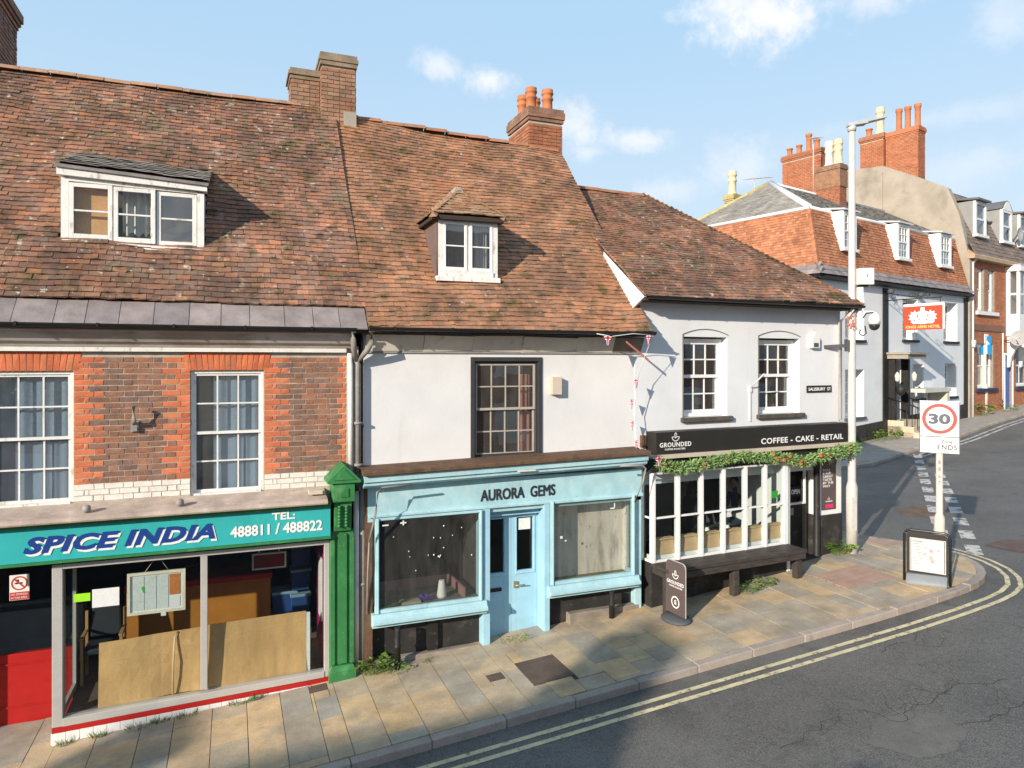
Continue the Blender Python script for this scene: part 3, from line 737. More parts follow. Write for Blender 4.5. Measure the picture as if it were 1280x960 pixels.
def dash(c, dirv, L, w):
    d = Vector(dirv).normalized(); n = Vector((-d.y, d.x)); c = Vector(c); mb = MB()
    q = [c + d * L / 2 + n * w / 2, c - d * L / 2 + n * w / 2, c - d * L / 2 - n * w / 2, c + d * L / 2 - n * w / 2]
    mb.quad(*[(p.x, p.y, g(p.x) - .095) for p in q])
    o = link('give_way_dash', mb.mesh('give_way_dash', (0, 0, 0), WLINE), None, None, WORLD, (0, 0, 0)); o['kind'] = 'structure'
for A, B, n in (((23.0, 18.2), (14.3, 10.75), 10), ((20.3, 15.3), (13.75, 9.65), 8)):
    A, B = Vector(A), Vector(B)
    for i in range(n):
        c = A.lerp(B, i / (n - 1)); dash(c, B - A, .72 if n == 8 else .8, .27)
def patch(name, pts, m):
    mb = MB(); Q = []
    for i, p in enumerate(pts):
        a, b = Vector(p), Vector(pts[(i + 1) % len(pts)])
        for k in range(12): v = a.lerp(b, k / 12) + Vector((ru(-.022, .022), ru(-.022, .022))); Q.append((v.x, v.y))
    mb.quad(*[(x, y, g(x) - .096) for x, y in Q]); o = link(name, mb.mesh(name, (0, 0, 0), m), None, None, WORLD, (0, 0, 0)); o['kind'] = 'structure'
patch('road_patch', [(6.45, 5.72), (6.7, 5.28), (7.15, 5.2), (7.6, 5.38), (7.62, 5.8), (7.25, 6.1), (6.9, 6.02)], mat('smooth_patch', (.16, .15, .135), rough=.55, var=.25, vs=2, bump=.6, bs=110, fine=.4, spots=[((.135, .127, .115), 1.7, .42, .60, .9), ((.09, .085, .08), 12, .56, .68, .5)]))
patch('road_patch', [(14.2, 9.75), (14.3, 9.1), (15.4, 9.0), (15.6, 9.5), (14.9, 9.85)], mat('reddish_patch', (.13, .085, .07), rough=.7, var=.35, vs=4, bump=.5))
patch('road_patch', [(15.0, 12.15), (15.6, 11.75), (16.5, 12.2), (16.1, 12.85), (15.3, 12.7)], mat('rust_stain', (.16, .11, .075), rough=.7, var=.35, vs=3, bump=.5))
# cracks in the asphalt: thin branching fissures
crk = MB()
def fissure(p, ang, n, w, lev=0):
    q = Vector(p)
    for i in range(n):
        ang += ru(-.75, .75); L = ru(.03, .09); e = q + Vector((math.cos(ang), math.sin(ang))) * L
        nn = Vector((-math.sin(ang), math.cos(ang))); w1 = max(.0012, w * ru(.5, 1.3))
        crk.quad(*[(v.x, v.y, g(v.x) - .0955) for v in (q + nn * w, q - nn * w, e - nn * w1, e + nn * w1)])
        if lev < 2 and rnd() < .13: fissure(e, ang + random.choice((-1, 1)) * ru(.6, 1.3), n // 3, w * .6, lev + 1)
        q = e; ang += (ang0[lev] - ang) * .25
ang0 = [0, .8, -.6]
for p, a0_, n, w in (((5.3, 5.25), .1, 20, .0035), ((6.9, 6.3), .05, 30, .004), ((7.9, 6.3), -.25, 22, .0045), ((8.4, 7.2), .2, 30, .003), ((10.4, 7.25), -.25, 30, .004), ((7.6, 5.55), -.15, 26, .004), ((5.6, 6.1), .3, 18, .003), ((9.4, 5.9), .1, 30, .0035), ((12.9, 7.3), -.3, 26, .003)):
    ang0[0] = a0_; fissure(p, a0_, n, w)
o = link('road_cracks', crk.mesh('road_cracks', (0, 0, 0), mat('crack_dark', (.05, .047, .044), rough=.9)), None, None, WORLD, (0, 0, 0)); o['kind'] = 'structure'

# ------------------------------------------------------------------ first building: brick, green and teal shopfront
H1 = thing('shop_building', 'brown brick building with long tiled roof above a green and turquoise shopfront', 'building', FA, -1, 0, -.3, 'old shops along the street')
HZ = lambda b: 4.88 + (b + .3) * 1.165
WIN = [(-2.79, -1.857), (-.515, .411)]
wall_mb(-3.62, 1.7, 2.35, 4.62, -.001, .24, [(a0, a1, 2.61, 4.28) for a0, a1 in WIN]).build('wall', MORTAR, H1)
wall1 = [o for o in bpy.data.objects if o.name == 'wall'][0]
sh = MB()
for a0, a1 in ((-3.62, -3.42), (1.53, 1.7)): sh.prism([(.25, -.6), (6.6, -.6), (6.6, 5.0), (3.34, 9.0), (.25, 5.35)], a0, a1, 'a')
sh.box(-3.41, 1.52, 6.4, 6.6, -.6, 5.0); sh.build('side_wall', BRICKB, H1)
# bricks of the first floor
bb, br, bw = [], [], []
red_n = lambda row: .215 if row % 2 else .325
for row in range(26):
    z = 2.63 + row * .0735
    if z > 4.46: break
    for a0, a1, le, re in ((-3.6, -2.79, 0, 1), (-1.857, -.515, 1, 1), (.411, 1.52, 1, 2)):
        a = a0; seq = [.1125, .056] if row % 2 else []; k = 0
        while a < a1 - .02:
            if seq: w = seq.pop(0)
            else: w = .2215 if k % 2 == 0 else .1125; k += 1
            w += ru(-.006, .006)
            if a + w > a1 - .04: w = a1 - a
            M_ = Matrix.Translation((a + w / 2, .008 + ru(-.003, .003), z + ru(-.002, .002))) @ Matrix.Rotation(ru(-.008, .008), 4, 'Y')
            v = int(rnd() * 3) if w > .16 else 3 + int(rnd() * 2)
            M_ = M_ @ Matrix.Diagonal(((w - .011) / (.212 if v < 3 else .103), 1, 1, 1))
            c = a + w / 2
            isred = (le and c - a0 < red_n(row)) or (re == 1 and a1 - c < red_n(row)) or (re == 2 and a1 - c < (.08 if row % 2 else .14))
            (bw if row < 3 else br if isred else bb).append((M_, v)); a += w
def wallbrick(m): return [boxmesh('brick', m, .212, .03, .063, .0028) for _ in range(3)] + [boxmesh('brick', m, .103, .03, .063, .0028) for _ in range(2)]
pieces('brick', wall1, BRICKB, bb, 185, wallbrick(BRICKB), 'more_brown_bricks')
for a0, a1 in WIN:                     # flat arches of gauged red brick
    n = int((a1 - a0 + .1) / .068)
    for i in range(n):
        t = (i + .5) / n; a = a0 - .05 + (a1 - a0 + .1) * t
        br.append((Matrix.Translation((a, .006, 4.285)) @ Matrix.Rotation((t - .5) * .35, 4, 'Y') @ Matrix.Diagonal((.062 / .103, 1, .236 / .063, 1)), 3 + int(rnd() * 2)))
pieces('brick', wall1, BRICKR, br, 95, wallbrick(BRICKR), 'more_red_bricks')
pieces('brick', wall1, BRICKW, bw, 20, wallbrick(BRICKW), 'more_white_bricks')
rooms = []
for i, (a0, a1) in enumerate(WIN):
    w = sash_window(H1, a0 + .004, a1 - .004, 2.60, 4.275, .03, 3, 2, 2, WHITEO, frame=.035, bw=.02, sframe=.03, mid=3.44)
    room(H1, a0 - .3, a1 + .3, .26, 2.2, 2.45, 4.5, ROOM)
    curtain(w, a0 + .28, a1 - .04, 2.63, 4.25, .15, CURT, 4, .012)
    if i == 0: curtain(w, a0 + .05, a0 + .3, 2.63, 4.25, .22, CURT, 2, .02)
# cornice, gutter and slates at the eaves
c = MB(); c.extr([(.012, 4.53), (-.07, 4.53), (-.07, 4.585), (.012, 4.585)], -3.6, 1.52); c.build('cornice_fillet', WHITEO, H1)
c = MB(); c.extr([(.012, 4.59), (-.06, 4.59), (-.075, 4.62), (-.13, 4.655), (-.21, 4.77), (-.26, 4.79), (-.26, 4.84), (.012, 4.84)], -3.6, 1.58); c.build('cornice', CORN, H1)
def gutter(house, a0, a1, b, z, r=.055, fr_=None, sag=.0):
    q = MB(); prof = []
    for i in range(9):
        t = math.pi + math.pi * i / 8; prof.append((b + r * math.cos(t), z + r * math.sin(t)))
    for i in range(8, -1, -1):
        t = math.pi + math.pi * i / 8; prof.append((b + (r - .006) * math.cos(t), z + (r - .006) * math.sin(t)))
    q.extr(prof, a0, a1); o = q.build('gutter', GUTTER, house)
    a = a0 + .35
    while a < a1: k = MB(); k.box(a, a + .025, b - r - .004, b + r + .03, z - .012, z + .008); k.box(a, a + .025, b - r - .008, b - r + .002, z - r * .7, z + .004); k.build('gutter_bracket', GUTTER, house); a += .85
    return o
gutter(H1, -3.6, 1.62, -.335, 4.87)
rb = MB(); rb.extr([(-.29, 4.84), (3.34, HZ(3.34) - .04), (6.98, 4.84), (6.98, 4.76), (3.34, HZ(3.34) - .12), (-.25, 4.80)], -3.62, 1.78)
roof1 = rb.build('roof', mat('roof_underside', (.06, .045, .038), rough=.95), H1)
sl = []; a = -3.6; svar = []
while a < 1.75:
    w = ru(.30, .46); w = min(w, 1.8 - a)
    v = MB(); v.hexa([(-w / 2 + .004, 0, 0), (w / 2 - .004, ru(-.012, .012), 0), (w / 2 - .004, .44, 0), (-w / 2 + .004, .44, 0), (-w / 2 + .004, 0, .014), (w / 2 - .004, ru(-.01, .01), .014), (w / 2 - .004, .44, .014), (-w / 2 + .004, .44, .014)])
    svar.append(v.mesh('slate', (0, 0, 0), SLATE)); sl.append((Matrix.Translation((a + w / 2, -.34, HZ(-.34) + .012 + ru(0, .008))) @ Matrix.Rotation(math.atan(1.165) - .05, 4, 'X') @ Matrix.Rotation(ru(-.02, .02), 4, 'Y'), len(svar) - 1)); a += w
pieces('slate', roof1, SLATE, sl, 60, svar)
def keep1(p): return not (-2.09 < p.x < -.40 and .64 < p.y < 1.82)
tile_field('roof_tile', roof1, TILE, (-3.62, -.06, HZ(-.06) + .015), (1.80, -.06, HZ(-.06) + .015), (1.80, 3.32, HZ(3.32) + .015), (-3.62, 3.32, HZ(3.32) + .015), .172, .1, 235, keep1, .045, 1.3)
def ridge(house_part, m, a0, a1, b, z, L=.42, r=.13, n=1, name='ridge_tile', jit=.012, nmax=40, z1=None):
    z1 = z if z1 is None else z1
    items = []; var = []
    for k in range(3):
        q = MB(); vs = []; 
        for x_ in (0, L - .008):
            for i in range(7):
                t = math.pi * (.08 + .84 * i / 6); vs.append((x_, math.cos(t) * r, math.sin(t) * r * .95 - .02))
        for x_ in (0, L - .008):
            for i in range(7):
                t = math.pi * (.08 + .84 * i / 6); vs.append((x_, math.cos(t) * (r - .016), math.sin(t) * (r - .016) * .95 - .02))
        fs = []
        for i in range(6): fs += [(i, i + 1, i + 8, i + 7), (14 + i, 21 + i, 22 + i, 15 + i), (i, 14 + i, 15 + i, i + 1), (7 + i, 8 + i, 22 + i, 21 + i)]
        fs += [(0, 7, 21, 14), (6, 20, 27, 13)]
        q.smooth = False; q.add(vs, fs); var.append(q.mesh(name, (0, 0, 0), m))
    a = a0
    while a < a1 - .1:
        items.append((Matrix.Translation((a, b + ru(-jit, jit), z + (z1 - z) * (a - a0) / (a1 - a0) + ru(-jit, jit) * .7 + .02 * noise.noise(Vector((a * .8, z, 0))))) @ Matrix.Rotation(ru(-.02, .02), 4, 'Y') @ Matrix.Diagonal((min(1, (a1 - a) / L), 1, 1, 1)), int(rnd() * 3))); a += L
    pieces(name, house_part, m, items, nmax, var)
ridge(roof1, mat('pale_ridge_clay', rough=.85, var=.25, vs=3, ramp=[(.36, .19, .11), (.40, .25, .15), (.32, .17, .11)], bump=.3, spots=[moss, ((.5, .42, .25), 9, .58, .7, .6)]), -3.6, 1.76, 3.34, HZ(3.34) - .0, .40, .12)

# long dormer with three casements
DB = .64
dm = MB(); dm.box(-2.12, -2.03, DB, DB + .12, 6.0, 6.86); dm.box(-.46, -.37, DB, DB + .12, 5.96, 6.80)
dm.hexa([(-2.03, DB, 6.82), (-.46, DB, 6.78), (-.46, DB + .12, 6.78), (-2.03, DB + .12, 6.82), (-2.03, DB, 6.88), (-.46, DB, 6.81), (-.46, DB + .12, 6.81), (-2.03, DB + .12, 6.88)])
dm.hexa([(-2.16, DB - .06, 6.885), (-.33, DB - .06, 6.815), (-.33, DB + .12, 6.815), (-2.16, DB + .12, 6.885), (-2.16, DB - .06, 6.985), (-.33, DB - .06, 6.89), (-.33, DB + .12, 6.89), (-2.16, DB + .12, 6.985)])
dm.hexa([(-2.10, DB - .05, 5.93), (-.36, DB - .05, 5.89), (-.36, DB + .12, 5.89), (-2.10, DB + .12, 5.93), (-2.10, DB - .05, 6.03), (-.36, DB - .05, 5.99), (-.36, DB + .12, 5.99), (-2.10, DB + .12, 6.03)])
dor1 = dm.build('dormer', WHITEO, H1)
for i in range(3):
    a0 = -2.03 + i * .523; s = MB(); c_ = bars(s, a0 + .006, a0 + .517, 6.05 - i * .015, 6.80 - i * .012, DB - (.012 if i < 2 else -.02), 1, 2, .025, .04, .055); s.build('casement', WHITEO, dor1, .004); panes(dor1, c_, DB + .012 + (.02 if i == 2 else 0), GLASSU if i == 2 else GLASS)
k = MB()
for a0, a1 in ((-2.12, -2.06), (-.43, -.37)): k.prism([(DB + .12, HZ(DB + .12) - .1), (DB + .12, 6.86), (1.5, 6.86), (1.35, HZ(1.35) - .1)], a0, a1, 'a')
k.build('cheek', LEADG, dor1)
q = MB(); q.hexa([(-2.18, .55, 6.98), (-.31, .55, 6.885), (-.31, 1.9, 7.365), (-2.18, 2.0, 7.50), (-2.18, .55, 7.02), (-.31, .55, 6.925), (-.31, 1.9, 7.405), (-2.18, 2.0, 7.54)]); q.build('dormer_roof', SLATE, dor1)
tile_field('slate', dor1, SLATEG, (-2.19, .54, 7.025), (-.30, .54, 6.93), (-.30, 1.84, 7.385), (-2.19, 1.95, 7.525), .26, .2, 60, None, .01, 5, .008)
q = MB(); q.box(-1.98, -1.53, DB + .11, DB + .12, 6.05, 6.80); q.build('blind', CURTO, dor1)
curtain(dor1, -1.42, -1.0, 6.02, 6.8, DB + .22, CURTW, 4, .03)
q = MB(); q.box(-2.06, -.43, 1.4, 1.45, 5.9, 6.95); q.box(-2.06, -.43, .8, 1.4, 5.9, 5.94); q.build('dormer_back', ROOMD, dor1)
q = MB(); q.box(-1.4, -1.12, DB + .13, DB + .2, 6.03, 6.07); q.box(-.66, -.52, DB + .14, DB + .2, 6.03, 6.12); q.build('ornament', CURTO, dor1)

# chimneys of the first building
ch = chimney(H1, 1.02, 1.52, 3.25, 3.85, 8.8, 9.62, BRICKC, 60, faces=('f', 'l')); chimney_cap(ch, 1.02, 1.52, 3.25, 3.85, 9.62, mat('capping_brick', (.25, .19, .13), rough=.9, var=.35, vs=4, bump=.6, bs=30, spots=[((.13, .12, .06), 3, .55, .68, .7)]), ((.03, .07), (.06, .07), (.03, .06)))
ch2 = chimney(H1, 1.535, 2.15, 3.05, 3.75, 8.5, 9.88, BRICKC, 90, faces=('f', 'l', 'r')); chimney_cap(ch2, 1.535, 2.15, 3.05, 3.75, 9.88, MATS['capping_brick'], ((.03, .08), (.05, .08), (.03, .07)))
q = MB(); q.box(1.93, 2.165, 3.03, 3.2, 8.3, 9.06); q.build('chimney_flaunching', CEMENT, ch2)
ch3 = chimney(H1, -5.2, -3.60, 3.6, 4.75, 7.2, 10.35, BRICKB, 60, faces=('r',)); chimney_cap(ch3, -5.2, -3.60, 3.6, 4.75, 10.35, BRICKB, ((.03, .075), (.06, .075), (.09, .15)))
q = MB(); q.extr([(2.2, HZ(2.2) + .02), (3.3, HZ(3.3) + .02), (3.3, HZ(3.3) + .16), (2.2, HZ(2.2) + .10)], -3.75, -3.55); q.build('lead_flashing', LEADG, roof1)

# vent pipe bracket on the brick wall
vp = MB(); vp.box(-1.215, -1.125, -.03, .0, 3.49, 3.63); vp.box(-1.20, -1.14, -.06, -.03, 3.5, 3.56); vp.build('vent_plate', GREYPIPE, H1)
vp = MB(); vp.smooth = True; vp.tube([(-1.17, -.06, 3.60), (-1.17, -.14, 3.66), (-1.17, -.17, 3.84)], .028, 10); vp.build('vent_pipe', GREYPIPE, H1)

# green and turquoise shopfront
sg = MB(); sg.box(-3.6, 1.268, -.30, -.16, 1.985, 2.385); sign1 = sg.build('fascia_sign', TEAL, H1)
text(sign1, 'SPICE INDIA', -2.30, -.306, 2.055, 2.12, .205, WLET, bold=.05, shear=.28, spacing=1.08)
text(sign1, 'SPICE INDIA', -2.325, -.311, 2.085, 2.12, .205, NAVY, bold=.045, shear=.28, spacing=1.08)
text(sign1, 'TEL:', .50, -.305, 2.262, .30, .10, WLET, bold=.03)
text(sign1, '488811 / 488822', -.02, -.305, 2.075, 1.18, .145, WLET, bold=.03)
q = MB(); q.extr([(-.17, 2.39), (-.33, 2.39), (-.35, 2.41), (-.36, 2.45), (-.17, 2.45)], -3.6, 1.27); q.extr([(-.17, 1.982), (-.325, 1.982), (-.325, 1.95), (-.17, 1.95)], -3.6, 1.27); q.build('sign_moulding', GREEN, H1)
q = MB(); q.extr([(.02, 2.455), (-.45, 2.455), (-.46, 2.475), (-.45, 2.52), (-.3, 2.545), (.0, 2.605), (.02, 2.605)], -3.6, 1.215); q.build('shop_cornice', LEDGE, H1)
q = MB(); q.box(.98, 1.16, -.32, -.18, 2.575, 2.63); q.build('junction_box', BEIGEP, H1)
q = MB()
for a in (-1.66, -.62): q.lathe((a, -.33, 2.55), [(.03, 0), (.05, .03), (.045, .07), (.02, .09)], 10)
q.build('ledge_knob', GREYPIPE, H1)
q = MB(); q.box(-3.6, 1.268, -.15, -.02, 1.9, 2.45); q.build('fascia_backing', GUTTER, H1)
# pilaster
pz = g(1.45)
p = MB(); p.box(1.275, 1.60, -.22, -.02, pz - .1, 2.02); pil = p.build('pilaster', GREEN, H1, .006)
p = MB()
for a0, a1 in ((1.275, 1.335), (1.54, 1.60), (1.375, 1.50)): p.box(a0, a1, -.255, -.222, pz + .22, 1.98)
p.box(1.25, 1.625, -.29, -.222, pz - .05, pz + .12); p.hexa([(1.25, -.29, pz + .122), (1.625, -.29, pz + .122), (1.625, -.222, pz + .122), (1.25, -.222, pz + .122), (1.29, -.26, pz + .2), (1.585, -.26, pz + .2), (1.585, -.222, pz + .2), (1.29, -.222, pz + .2)]); p.build('pilaster_moulding', GREEN, pil, .004)
p = MB(); p.extr([(-.02, 2.03), (-.27, 2.03), (-.30, 2.1), (-.34, 2.42), (-.38, 2.46), (-.02, 2.46)], 1.32, 1.555); p.box(1.29, 1.585, -.42, -.02, 2.465, 2.72)
p.box(1.38, 1.50, -.435, -.422, 2.53, 2.65); p.prism([(1.21, 2.725), (1.665, 2.725), (1.665, 2.76), (1.4375, 2.985), (1.21, 2.76)], -.46, -.02); p.build('console_bracket', GREEN, pil, .005)
p = MB(); p.prism([(1.29, 2.775), (1.585, 2.775), (1.4375, 2.92)], -.475, -.462); p.build('pediment_panel', GREEN, pil)
p = MB()
for a in (1.365, 1.46):
    for i in range(7): p.lathe((a + .02, -.325 - i * .006, 2.1 + i * .045), [(.022, 0), (.022, .03), (.01, .036)], 8)
p.build('bracket_carving', GREEN, pil)
# shop window
WB = -.18
f = MB(); f.box(-2.054, -1.94, WB - .01, WB + .12, -.10, 1.9); f.box(1.20, 1.272, WB - .01, WB + .1, -.01, 1.9); f.box(-1.94, 1.20, WB - .008, WB + .1, 1.84, 1.9)
f.box(-.385, -.30, WB, WB + .08, .075, 1.84)
f.hexa([(-1.94, WB - .02, -.10), (1.2, WB - .02, -.01), (1.2, WB + .12, -.01), (-1.94, WB + .12, -.10), (-1.94, WB - .02, .0), (1.2, WB - .02, .075), (1.2, WB + .12, .075), (-1.94, WB + .12, .0)])
sw = f.build('shop_window', ALU, H1, .006)
panes(sw, [(-1.94, -.385, .0, 1.84), (-.30, 1.2, .07, 1.84)], WB + .05, GLASS)
f = MB(); f.box(-1.985, -1.945, WB + .125, .72, .0, .09); f.box(-1.985, -1.945, WB + .125, .72, 1.78, 1.9); f.box(-1.985, -1.945, .64, .72, .09, 1.78); f.box(-1.985, -1.945, WB + .125, WB + .18, .09, 1.78); f.build('return_frame', ALU, sw)
f = MB(); f.box(-1.968, -1.962, WB + .18, .64, .09, 1.78); f.build('return_pane', GLASS, sw)
q = MB(); q.hexa([(-2.054, WB - .022, -.165), (1.272, WB - .022, -.075), (1.272, WB + .1, -.075), (-2.054, WB + .1, -.165), (-2.054, WB - .022, -.103), (1.272, WB - .022, -.013), (1.272, WB + .1, -.013), (-2.054, WB + .1, -.103)]); q.build('red_sill', RED, H1)
q = MB(); q.box(-2.05, 1.27, WB + .0, WB + .1, -.6, -.17); sr = q.build('stall_riser', MORTARD, H1)
a = -2.052; i = 0
while a < 1.0:
    w = .148; zt = -.168 + .0271 * (a + 2.05); 
    q = MB(); q.box(a, a + w - .004, WB - .016, WB - .001, max(zt - .15, g(a) - .05), zt); q.build('wall_tile', WTILE, sr)
    if a < -1.6: q = MB(); q.box(a, a + w - .004, WB - .016, WB - .001, -.5, zt - .154); q.build('wall_tile', WTILE, sr)
    a += w
for j in range(4):
    q = MB(); q.box(-2.066, -2.051, WB + j * .15, WB + .146 + j * .15, -.31, -.17); q.build('wall_tile', WTILE, sr)
# recessed entrance with the red door
q = MB(); q.box(-3.5, -1.99, .70, .78, -.42, .56); door1 = q.build('door', RED, H1, .004)
for z in (.42, -.14): q = MB(); q.box(-3.5, -1.99, .688, .699, z, z + .02); q.build('door_bead', RED, door1)
q = MB(); q.box(-3.5, -1.99, .70, .78, 1.72, 1.98); q.build('door_header', RED, H1)
q = MB(); q.box(-3.5, -1.99, .72, .726, .56, 1.72); q.build('pane', GLASS, door1)
q = MB(); q.box(-3.5, -1.985, 1.6, 1.66, -.4, .98); q.box(-3.5, -1.985, 1.35, 1.6, .3, .93); q.build('entrance_reflection_block', mat('reflection_grey', (.17, .17, .175), rough=.5), H1)  # added grey blocks behind the door glass, standing in for a reflection
q = MB(); q.box(-3.5, -1.99, -.15, 1.6, -.45, -.355); q.build('threshold', CONC, H1)
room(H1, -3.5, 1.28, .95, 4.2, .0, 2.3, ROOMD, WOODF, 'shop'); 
q = MB(); q.box(-1.93, 1.28, -.04, .95, -.05, .0); q.build('shop_window_floor', WOODF, H1)
q = MB(); q.box(1.215, 1.262, -.03, .94, -.05, 2.3); q.build('maroon_wall', MAGENTA, H1)
q = MB(); q.box(1.20, 1.213, .15, .55, .65, 1.55); q.build('poster_frame', WHITEP, H1); q = MB(); q.box(1.196, 1.199, .2, .5, .72, 1.48); q.build('poster', PAPERP, H1)
q = MB(); q.box(-1.93, 1.21, .0, .9, 2.0, 2.3); q.build('shop_ceiling', ROOMD, H1)
for nm, a in (('white_downpipe', 1.585), ('grey_downpipe', 1.70)):
    q = MB(); q.smooth = True
    if nm[0] == 'w': q.tube([(a - .01, -.05, 4.52), (a, -.05, 2.75), (a, -.3, 2.6), (a, -.3, pz - .05)][0:2], .04, 10); q.tube([(1.655, -.10, 2.55), (1.655, -.12, pz - .03)], .043, 10); m_ = WPIPE
    else:
        q.tube([(1.66, -.09, 4.42), (1.685, -.085, 4.36), (1.685, -.085, 2.6)], .04, 10); q.tube([(1.738, -.13, 2.6), (1.738, -.13, pz)], .04, 10); q.tube([(1.685, -.085, 2.62), (1.738, -.13, 2.56)], .04, 10)
        q.tube([(1.58, -.33, 4.82), (1.58, -.30, 4.72), (1.60, -.22, 4.58), (1.66, -.09, 4.42)], .04, 10); q.tube([(1.83, -.36, 4.84), (1.83, -.33, 4.68), (1.79, -.22, 4.56), (1.685, -.09, 4.42)], .04, 10); m_ = GREYPIPE
        for z in (3.5, 2.9, 1.2): q.box(1.63 if z > 2.6 else 1.69, 1.745 if z > 2.6 else 1.79, -.13 if z > 2.6 else -.18, -.04, z, z + .035)
    q.build('downpipe', m_, H1)

# ------------------------------------------------------------------ loose things inside the takeaway
def sheetbox(name, m, label, cat, pts, th=.012, group=None, n=10, warp=.02, ridge_at=None):
    """a leaning board: bottom-left, bottom-right, top-right, top-left in FA coordinates"""
    P = [Vector(p) for p in pts]; mb = MB(); vs = []
    nr = (P[1] - P[0]).cross(P[3] - P[0]).normalized()
    for s_ in (0, th):
        for j in range(5):
            for i in range(n + 1):
                u, v = i / n, j / 4; p = (P[0] * (1 - u) + P[1] * u) * (1 - v) + (P[3] * (1 - u) + P[2] * u) * v
                w = warp * noise.noise(Vector((u * 2.2, v * 1.5, P[0].x)))
                vs.append(p + nr * (s_ + w))
    k = 5 * (n + 1); fs = []
    for j in range(4):
        for i in range(n):
            q = j * (n + 1) + i; fs += [(q, q + 1, q + n + 2, q + n + 1), (k + q, k + q + n + 1, k + q + n + 2, k + q + 1)]
    for i in range(n):
        fs += [(i, k + i, k + i + 1, i + 1)]; t = 4 * (n + 1) + i; fs += [(t, t + 1, k + t + 1, k + t)]
    for j in range(4):
        q = j * (n + 1); fs += [(q, q + n + 1, k + q + n + 1, k + q)]; q += n; fs += [(q, k + q, k + q + n + 1, q + n + 1)]
    mb.add(vs, fs)
    return mb
def solo(mb, name, m, label, cat, off, group=None, fr=FA): return mb.solo(name, m, label, cat, fr, off, group)
r_ = thing('cardboard_sheet', 'cardboard sheet with a vertical fold, in the window left of the mullion', 'cardboard', FA, -1.0, -.03, 0, 'cardboard sheets in the window')
sheetbox('', 0, 0, 0, [(-1.58, -.05, .0), (-.385, -.05, .04), (-.385, -.0, .86), (-1.58, -.0, .80)], warp=.075).build('panel', CARD, r_)
q = MB(); q.tube([(-.72, -.075, .03), (-.715, -.08, .45), (-.70, -.05, .78), (-.665, -.04, .84)], .011, 8); q.build('folded_strip', mat('pale_card_edge', (.66, .48, .28), rough=.9), r_)
r_ = thing('cardboard_sheet', 'plain flat cardboard sheet in the window right of the mullion', 'cardboard', FA, .3, -.03, 0, 'cardboard sheets in the window')
sheetbox('', 0, 0, 0, [(-.34, -.05, .0), (.97, -.05, .03), (.97, .0, .885), (-.34, .0, .87)], warp=.03).build('panel', CARD, r_)
q = MB(); q.box(.972, 1.02, -.05, -.035, .03, .88); q.build('taped_edge', PAPER, r_)
# menu in a white frame, hung on strings
r_ = thing('menu_frame', 'white framed takeaway menu hanging on strings in the shop window', 'menu board', FA, -.9, -.06, 1.4)
def tilt(mb, a0, sl):
    for v in mb.v: v.z += (v.x - a0) * sl
    return mb
f = MB()
for x0, x1, z0, z1 in ((-1.25, -.57, 1.64, 1.675), (-1.25, -.57, 1.135, 1.17), (-1.25, -1.215, 1.17, 1.64), (-.605, -.57, 1.17, 1.64)): f.box(x0, x1, -.10, -.07, z0, z1)
tilt(f, -.9, .0).build('frame', mat('cream_frame', (.75, .68, .52), rough=.5), r_)
for i in range(4):
    a = -1.185 + i * .142
    q = MB(); q.box(a, a + .128, -.088, -.084, 1.35 if i == 3 else 1.19, 1.62); q.build('menu_page', PAPERO if i == 3 else PAPERP, r_)
q = MB(); q.box(-.759, -.635, -.088, -.084, 1.19, 1.33); q.build('menu_page', PAPER, r_)
q = MB(); q.box(-1.213, -.607, -.082, -.072, 1.17, 1.64); q.build('backing', PAPER, r_)
q = MB(); q.tube([(-1.05, -.08, 1.67), (-.93, -.06, 1.84)], .004, 5); q.tube([(-.77, -.08, 1.67), (-.88, -.06, 1.84)], .004, 5); q.build('string', BEIGEP, r_)
q = MB(); q.box(-.86, -.80, -.102, -.099, 1.09, 1.14); q.build('tag', PAPER, r_)
q = MB(); q.hexa([(-1.07, -.089, 1.42), (-1.04, -.089, 1.40), (-1.04, -.09, 1.40), (-1.07, -.09, 1.42), (-1.09, -.089, 1.48), (-1.06, -.089, 1.5), (-1.06, -.09, 1.5), (-1.09, -.09, 1.48)]); q.build('green_mark', GREENS, r_)
q = MB(); q.box(-1.63, -1.33, -.152, -.149, 1.31, 1.54); o = solo(q, 'window_notice', PAPER, 'white paper notice stuck inside the shop glass beside the green sticker', 'notice', (-1.5, -.15, 1.4))
q = MB(); q.box(-1.83, -1.65, -.152, -.149, 1.405, 1.505); solo(q, 'window_sticker', LIME, 'lime green rating sticker inside the takeaway shop window', 'sticker', (-1.74, -.15, 1.45))
# no smoking sign
r_ = thing('no_smoking_sign', 'no smoking sign with red circle and red band on the red door glass', 'sign', FA, -2.59, .69, 1.43)
q = MB(); q.box(-2.705, -2.485, .685, .69, 1.27, 1.60); q.build('plate', WLET, r_)
q = MB(); q.box(-2.70, -2.49, .681, .6845, 1.275, 1.375); q.build('red_band', SIGNR, r_)
text(r_, 'NO SMOKING', -2.685, .679, 1.335, .18, .025, WLET, bold=.01); text(r_, 'IN THIS AREA', -2.685, .679, 1.29, .18, .025, WLET, bold=.01)
def ring(mb, c, r0, r1, b, n=28, bt=.002):
    k = len(mb.v)
    vs, fs = [], []
    for i in range(n):
        t = 2 * math.pi * i / n
        for r in (r0, r1): vs.append((c[0] + r * math.cos(t), b, c[1] + r * math.sin(t)))
    for i in range(n):
        j = (i + 1) % n; fs.append((2 * i, 2 * j, 2 * j + 1, 2 * i + 1))
    return mb.add(vs, fs)
